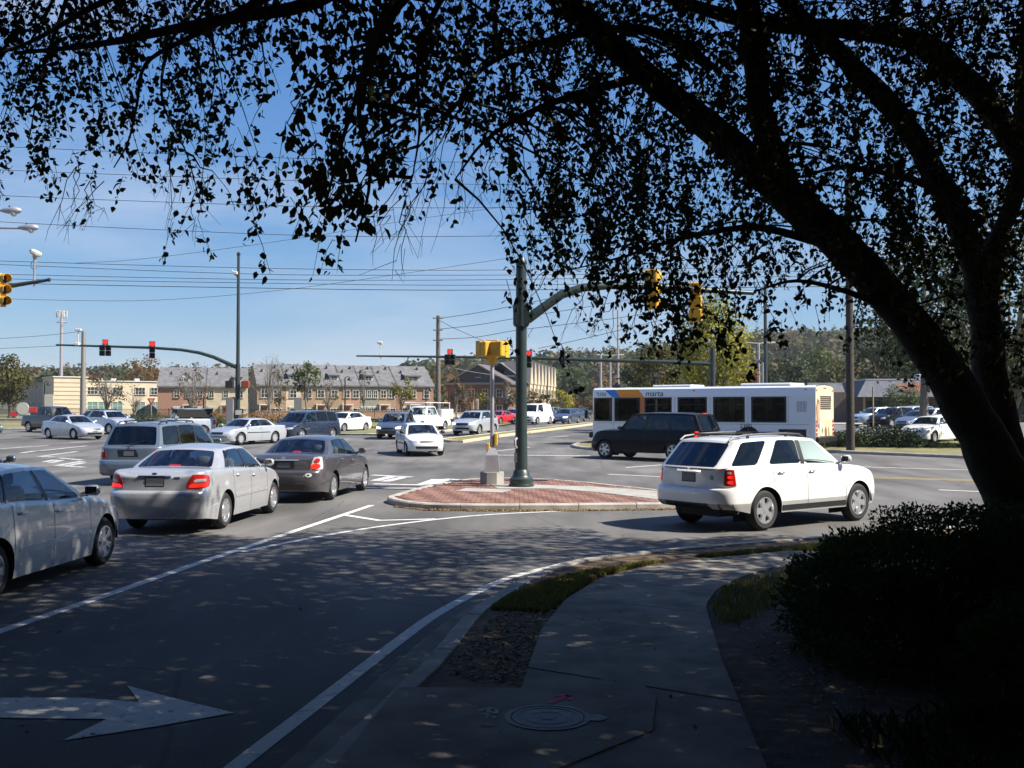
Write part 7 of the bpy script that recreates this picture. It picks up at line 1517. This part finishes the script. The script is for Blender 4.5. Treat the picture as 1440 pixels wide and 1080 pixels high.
# bare hanging twigs
for (xa, ya, xb, yb, d) in ((640, 160, 585, 300, 7.4), (650, 170, 600, 360, 7.3), (660, 190, 640, 330, 7.5), (630, 180, 560, 260, 7.2), (690, 210, 660, 300, 7.8), (735, 290, 742, 370, 8.2), (575, 240, 540, 370, 5.8), (560, 280, 552, 395, 5.7), (600, 250, 570, 340, 6.2), (110, 230, 80, 330, 7.2), (120, 240, 100, 318, 7.2), (130, 250, 128, 330, 7.2), (290, 260, 262, 330, 7.0), (235, 190, 228, 330, 7.2), (820, 400, 800, 470, 8.6), (770, 380, 745, 450, 8.4), (860, 430, 845, 480, 8.7), (700, 240, 722, 320, 8)):
    for k in range(2):
        s0 = at(xa + nr.normal() * 8, ya + nr.normal() * 6, d + nr.normal() * .1) - TB; s1 = at(xb + nr.normal() * 12, yb + nr.normal() * 12, d + nr.normal() * .15) - TB; m = s0.lerp(s1, .5) + Vector((nr.normal() * .03, 0, .03)); wv = lambda a_: Vector((nr.normal(), nr.normal(), nr.normal())) * a_
        TW.tube([s0, s0.lerp(m, .5) + wv(.018), m + wv(.022), m.lerp(s1, .4) + wv(.022), m.lerp(s1, .7) + wv(.018), s1], [.0042, .0036, .003, .0024, .0018, .0011], 3, cap=False)
        for j in range(3):
            t = nr.uniform(.3, .9); b_ = s0.lerp(s1, t); TW.tube([b_, b_ + Vector((nr.normal() * .07, nr.normal() * .05, -nr.uniform(.05, .18)))], [.0018, .001], 3, cap=False)
TW.build('twigs', M_birch, tree, kind='stuff')
Cs = np.array(Cs); Ts = np.array(Ts); sz = nr.uniform(.55, 1.35, len(Cs)) * .056
V = leaf_verts(Cs, sz, .68, .9, seed=9)
dist = np.linalg.norm(Cs + TBn - np.array([0, 0, EYE]), axis=1); order = np.argsort(dist); near = order[:280]; rest = order[280:]
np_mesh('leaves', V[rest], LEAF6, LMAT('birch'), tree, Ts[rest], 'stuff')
# the nearest leaves one by one
LV_ = []
for k in range(6):
    o = np_mesh('leaf', leaf_verts(np.zeros((1, 3)), [.066], .7, 60, seed=40 + k), LEAF6, LMAT('birch'), None, np.array([.15 + .12 * k])); LV_.append(o.data); bpy.data.objects.remove(o)
for i in near:
    o = link('leaf', LV_[int(nr.integers(0, 6))], tree); o.location = Cs[i]; o.rotation_euler = (nr.normal() * .5, nr.normal() * .5, nr.uniform(0, 6.28)); s_ = nr.uniform(.8, 1.25); o.scale = (s_, s_, s_)
# unseen crown overhead and beside, filled and thinned to shape the shade below
def unproj(P):
    z = P[:, 2] - EYE; y = P[:, 1] * math.cos(PITCH) + z * math.sin(PITCH); zz = -P[:, 1] * math.sin(PITCH) + z * math.cos(PITCH); y = np.where(np.abs(y) < 1e-3, 1e-3, y)
    return 720 + FPX * P[:, 0] / y, 540 - FPX * zz / y, y
nc = 38000; A = np.stack([nr.uniform(-13.5, 17, nc), nr.uniform(-8, 17.5, nc), nr.uniform(4.2, 11.5, nc)], 1)
dens = np.array([noise.noise(Vector((p[0] * .55, p[1] * .55, p[2] * .4))) for p in A]); shA = A - np.array(SUN_DIR) * (A[:, 2:] / SUN_DIR.z); edge = (shA[:, 1] > 11.5) | (shA[:, 0] < -4.6); A = A[dens > np.where((shA[:, 0] > -.3) & (shA[:, 1] > 11.2), .12, np.where(edge, -.18, -.3))]
rad = np.hypot((A[:, 0] - 1.8) / 15.3, (A[:, 1] - 5.5) / 12.5); A = A[rad < 1]
idx = np.repeat(np.arange(len(A)), 26); C2 = A[idx] + nr.normal(size=(len(idx), 3)) * np.array([.33, .33, .22])
px_, py_, yy = unproj(C2); out = (yy < .3) | (py_ < -30) | (px_ > 1475) | (px_ < -35); keep = out & ((C2[:, 2] > 4.0) | (px_ > 1475)); C2 = C2[keep]
sh = C2 - np.array(SUN_DIR) * (C2[:, 2:] / SUN_DIR.z); lim = 18.3 + .45 * np.sin(sh[:, 0] * 1.9) + nr.normal(size=len(sh)) * .25 + np.where(sh[:, 0] > 1.5, -1.2, 0) + np.where(sh[:, 0] < -4, -.9, 0); C2 = C2[sh[:, 1] < lim]
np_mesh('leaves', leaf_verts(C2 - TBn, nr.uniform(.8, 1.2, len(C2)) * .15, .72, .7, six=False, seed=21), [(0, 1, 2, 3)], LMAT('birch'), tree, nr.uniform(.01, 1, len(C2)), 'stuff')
# second tree out of the frame on the right, whose shade falls on the trunk and the bush
t2 = thing('unseen_shade_tree', 'leafy tree standing right of the frame beside the birch', 'tree', (10.5, 6.5, .1)); b = MB(); b.tube([(0, 0, 0), (.1, 0, 2), (.3, .2, 5)], [.22, .17, .08], 10); b.build('trunk', M_birch, t2, smooth=True)
nc = 2200; A = np.stack([nr.uniform(6.5, 15, nc), nr.uniform(-1, 13, nc), nr.uniform(1.8, 6, nc)], 1); idx = np.repeat(np.arange(nc), 26); C3 = A[idx] + nr.normal(size=(len(idx), 3)) * .3
px_, py_, yy = unproj(C3); C3 = C3[(yy < .3) | (px_ > 1475)]
np_mesh('crown', leaf_verts(C3 - np.array([10.5, 6.5, .1]), nr.uniform(.8, 1.2, len(C3)) * .13, .72, .5, six=False, seed=22), [(0, 1, 2, 3)], LMAT('birch'), t2, nr.uniform(.01, 1, len(C3)), 'stuff')
for k, (x, y, h, lab) in enumerate(((-7, -9, 11, 'added unseen tree behind the viewer on the left, blocking skylight'), (1, -8, 10, 'added unseen tree right behind the viewer, blocking skylight'), (9, -7, 11, 'added unseen tree behind the viewer on the right, blocking skylight'), (16, 1, 11, 'added unseen tree at the far right of the pavement, blocking skylight'), (-13.5, -1, 13, 'added unseen tree across the lane, left of the viewer, blocking skylight'), (-15.5, 6.5, 13, 'added unseen tree across the lane, farther up on the left, blocking skylight'), (-3, -15, 15, 'tallest added unseen tree behind the viewer, blocking skylight'))):  # unseen trees added to block skylight over the foreground
    t3 = thing('unseen_shade_tree', lab, 'tree', (x, y, .1)); b = MB(); b.tube([(0, 0, 0), (.1, 0, h * .3), (.3, .2, h * .7)], [.25, .2, .08], 10); b.build('trunk', M_birch, t3, smooth=True)
    A = nr.normal(size=(1000, 3)); A = A / np.linalg.norm(A, axis=1, keepdims=True) * nr.uniform(.3, 1, (1000, 1)) ** .5 * np.array([4.6, 4.6, h * .42]) + np.array([0, 0, h * .58]); idx = np.repeat(np.arange(1000), 20); C4 = A[idx] + nr.normal(size=(len(idx), 3)) * .35
    np_mesh('crown', leaf_verts(C4, nr.uniform(.8, 1.2, len(C4)) * .17, .75, .5, six=False, seed=60 + k), [(0, 1, 2, 3)], LMAT('birch'), t3, nr.uniform(.01, 1, len(C4)), 'stuff')
# ------------------------------------------------------------------ bushes, grass and litter at the corner
def big_bush(label, lobes, n, seed, ls=.05):
    nr = np.random.default_rng(seed); c0 = np.mean([l[0] for l in lobes], 0); t = thing('bush', label, 'bush', (c0[0], c0[1], .1)); P = []; b = MB()
    for (cx, cy, cz), (rx, ry, rz) in lobes:
        k = int(n / len(lobes)); u = nr.normal(size=(k, 3)); u /= np.linalg.norm(u, axis=1, keepdims=True); u[:, 2] = np.where(u[:, 2] < -.3, -u[:, 2], u[:, 2]); rr = nr.uniform(.72, 1.04, (k, 1)) ** .6
        bump = 1 + .07 * np.sin(u[:, :1] * 11 + cx) * np.sin(u[:, 1:2] * 9 + cy) + .05 * np.sin(u[:, 2:] * 17); P.append(np.array([cx, cy, cz]) + u * rr * bump * np.array([rx, ry, rz]))
        for q in range(10): a = nr.uniform(0, 6.28); b.tube([(cx - c0[0] + nr.normal() * .1, cy - c0[1] + nr.normal() * .1, -.05), (cx - c0[0] + math.cos(a) * rx * .7, cy - c0[1] + math.sin(a) * ry * .7, cz + rz * .5)], [.02, .006], 5)
    b.build('stems', M_bark, t); P = np.concatenate(P); P = P[P[:, 2] > .12]
    np_mesh('foliage', leaf_verts(P - np.array([c0[0], c0[1], .1]), nr.uniform(.7, 1.25, len(P)) * ls, .55, -.3, six=False, seed=seed), [(0, 1, 2, 3)], LMAT('hedge'), t, nr.uniform(.01, 1, len(P)), 'stuff')
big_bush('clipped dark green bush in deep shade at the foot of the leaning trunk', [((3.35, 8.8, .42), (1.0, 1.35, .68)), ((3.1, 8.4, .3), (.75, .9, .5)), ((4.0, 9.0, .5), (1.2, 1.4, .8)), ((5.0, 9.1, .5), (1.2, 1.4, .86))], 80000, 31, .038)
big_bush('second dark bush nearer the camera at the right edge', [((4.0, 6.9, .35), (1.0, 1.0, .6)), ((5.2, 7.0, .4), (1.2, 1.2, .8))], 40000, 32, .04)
bed = sheet('planting_bed', [gp(x, y, .13) for x, y in [(1078, 1090), (1017, 933), (1000, 879), (996, 852), (1010, 830), (1045, 812), (1100, 796), (1200, 779)]] + [Vector((9, 17)), Vector((12, 10)), Vector((12, -6)), Vector((1.3, -6))], .131, M_mulch, kind='structure', do=False)
def blades(name, poly, n, h, m, seed, z=.12, w=.006, kind='stuff', lean=.35):
    nr = np.random.default_rng(seed); P = [Vector((p[0], p[1])) for p in poly]; x0, x1 = min(p.x for p in P), max(p.x for p in P); y0, y1 = min(p.y for p in P), max(p.y for p in P); C = []
    while len(C) < n:
        q = (nr.uniform(x0, x1), nr.uniform(y0, y1))
        if inside(q, P): C.append((q[0], q[1], z))
    C = np.array(C); a = nr.uniform(0, 6.28, n); d = np.stack([np.cos(a), np.sin(a), np.zeros(n)], 1); hh = nr.uniform(.5, 1.2, n)[:, None] * h; s = np.stack([-np.sin(a), np.cos(a), np.zeros(n)], 1) * w; up = np.array([0, 0, 1.0]); le = nr.uniform(0, 1, (n, 1)) * lean
    V = np.stack([C - s, C + s, C + up * hh * .6 + d * hh * le * .5 + s * .7, C + up * hh + d * hh * le * 1.6, C + up * hh * .6 + d * hh * le * .5 - s * .7], 1)
    return np_mesh(name, V, [(0, 1, 2, 3, 4)], m, None, nr.uniform(.01, 1, n), kind)
M_gb = leaf_mat('grass_blades', (.3, .25, .08), (.13, .15, .04), .3)
gpoly = [gp(x, y, .12) for x, y in [(690, 858), (716, 840), (760, 822), (815, 806), (905, 793), (940, 790), (900, 797), (842, 812), (796, 842), (770, 862)]]
blades('grass', gpoly, 9000, .055, M_gb, 51)
blades('grass', [gp(x, y, .12) for x, y in [(975, 783), (1105, 771), (1200, 762), (1200, 772), (1105, 776), (1000, 784)]], 7000, .05, M_gb, 52)
blades('grass', [gp(x, y, .13) for x, y in [(1000, 850), (1020, 826), (1100, 806), (1130, 830), (1060, 870), (1010, 880)]], 1500, .07, M_gb, 53, z=.13)
blades('border_grass', [Vector(p) for p in [(2.0, 6.6), (3.6, 7.2), (5.5, 5.2), (3.4, 4.2), (2.2, 5.2)]], 2600, .13, LMAT('dark'), 54, z=.13, w=.008, lean=.8)
def litter(name, poly, n, m, seed, z, s=.045):
    nr = np.random.default_rng(seed); P = [Vector((p[0], p[1])) for p in poly]; x0, x1 = min(p.x for p in P), max(p.x for p in P); y0, y1 = min(p.y for p in P), max(p.y for p in P); C = []
    while len(C) < n:
        q = (nr.uniform(x0, x1), nr.uniform(y0, y1))
        if inside(q, P): C.append((q[0], q[1], z + .012))
    C = np.array(C); a = nr.uniform(0, 6.28, n); d = np.stack([np.cos(a), np.sin(a), nr.normal(0, .25, n)], 1); w = np.stack([-np.sin(a), np.cos(a), nr.normal(0, .35, n)], 1); sz = nr.uniform(.6, 1.2, n)[:, None] * s
    V = np.stack([C, C + d * sz * .45 + w * sz * .33, C + d * sz, C + d * sz * .45 - w * sz * .33], 1); V[:, :, 2] = np.maximum(V[:, :, 2], z + .003)
    np_mesh(name, V, [(0, 1, 2, 3)], m, None, nr.uniform(.01, 1, n), 'stuff')
M_lit = leaf_mat('fallen_leaves', (.3, .21, .09), (.13, .085, .04), .1)
F_ = [Vector((p[0], p[1])) for p in pxs([(556, 712), (600, 716.8), (680, 718), (813, 717.6), (933, 716), (1000, 714)])]; litter('leaf_litter', F_ + [p + Vector((-.02, -.22)) for p in F_[::-1]], 4200, M_lit, 61, 0.0, .05)
litter('leaf_litter', [gp(x, y, .12) for x, y in [(625, 950), (662, 900), (705, 855), (796, 842), (762, 883), (733, 967)]], 1500, M_lit, 62, .118)
litter('leaf_litter', [Vector(p) for p in [(1.9, 4.5), (2.1, 10.6), (3.6, 12.6), (5.5, 12), (6, 4.5)]], 3600, M_lit, 63, .131)
litter('leaf_litter', [gp(x, y, .14) for x, y in [(560, 1075), (700, 975), (800, 845), (990, 850), (1070, 1075)]], 60, M_lit, 64, .15)
litter('leaf_litter', [gp(x, y, 0) for x, y in [(0, 900), (300, 790), (620, 740), (900, 740), (700, 815), (500, 940), (330, 1075), (0, 1075)]], 90, M_lit, 65, 0.0)
# ------------------------------------------------------------------ thin haze in the air
b = MB(); b.box((0, 330, 28), (1400, 960, 60)); hz = b.build('haze', [], kind='stuff')
hm = bpy.data.materials.new('haze_air'); hm.use_nodes = True; hn = hm.node_tree; hn.nodes.clear(); ho = hn.nodes.new('ShaderNodeOutputMaterial'); hv = hn.nodes.new('ShaderNodeVolumePrincipled')
hv.inputs['Color'].default_value = (.82, .88, .96, 1); hv.inputs['Density'].default_value = .0002; hv.inputs['Anisotropy'].default_value = .3; hn.links.new(hv.outputs[0], ho.inputs['Volume']); hz.data.materials.append(hm)
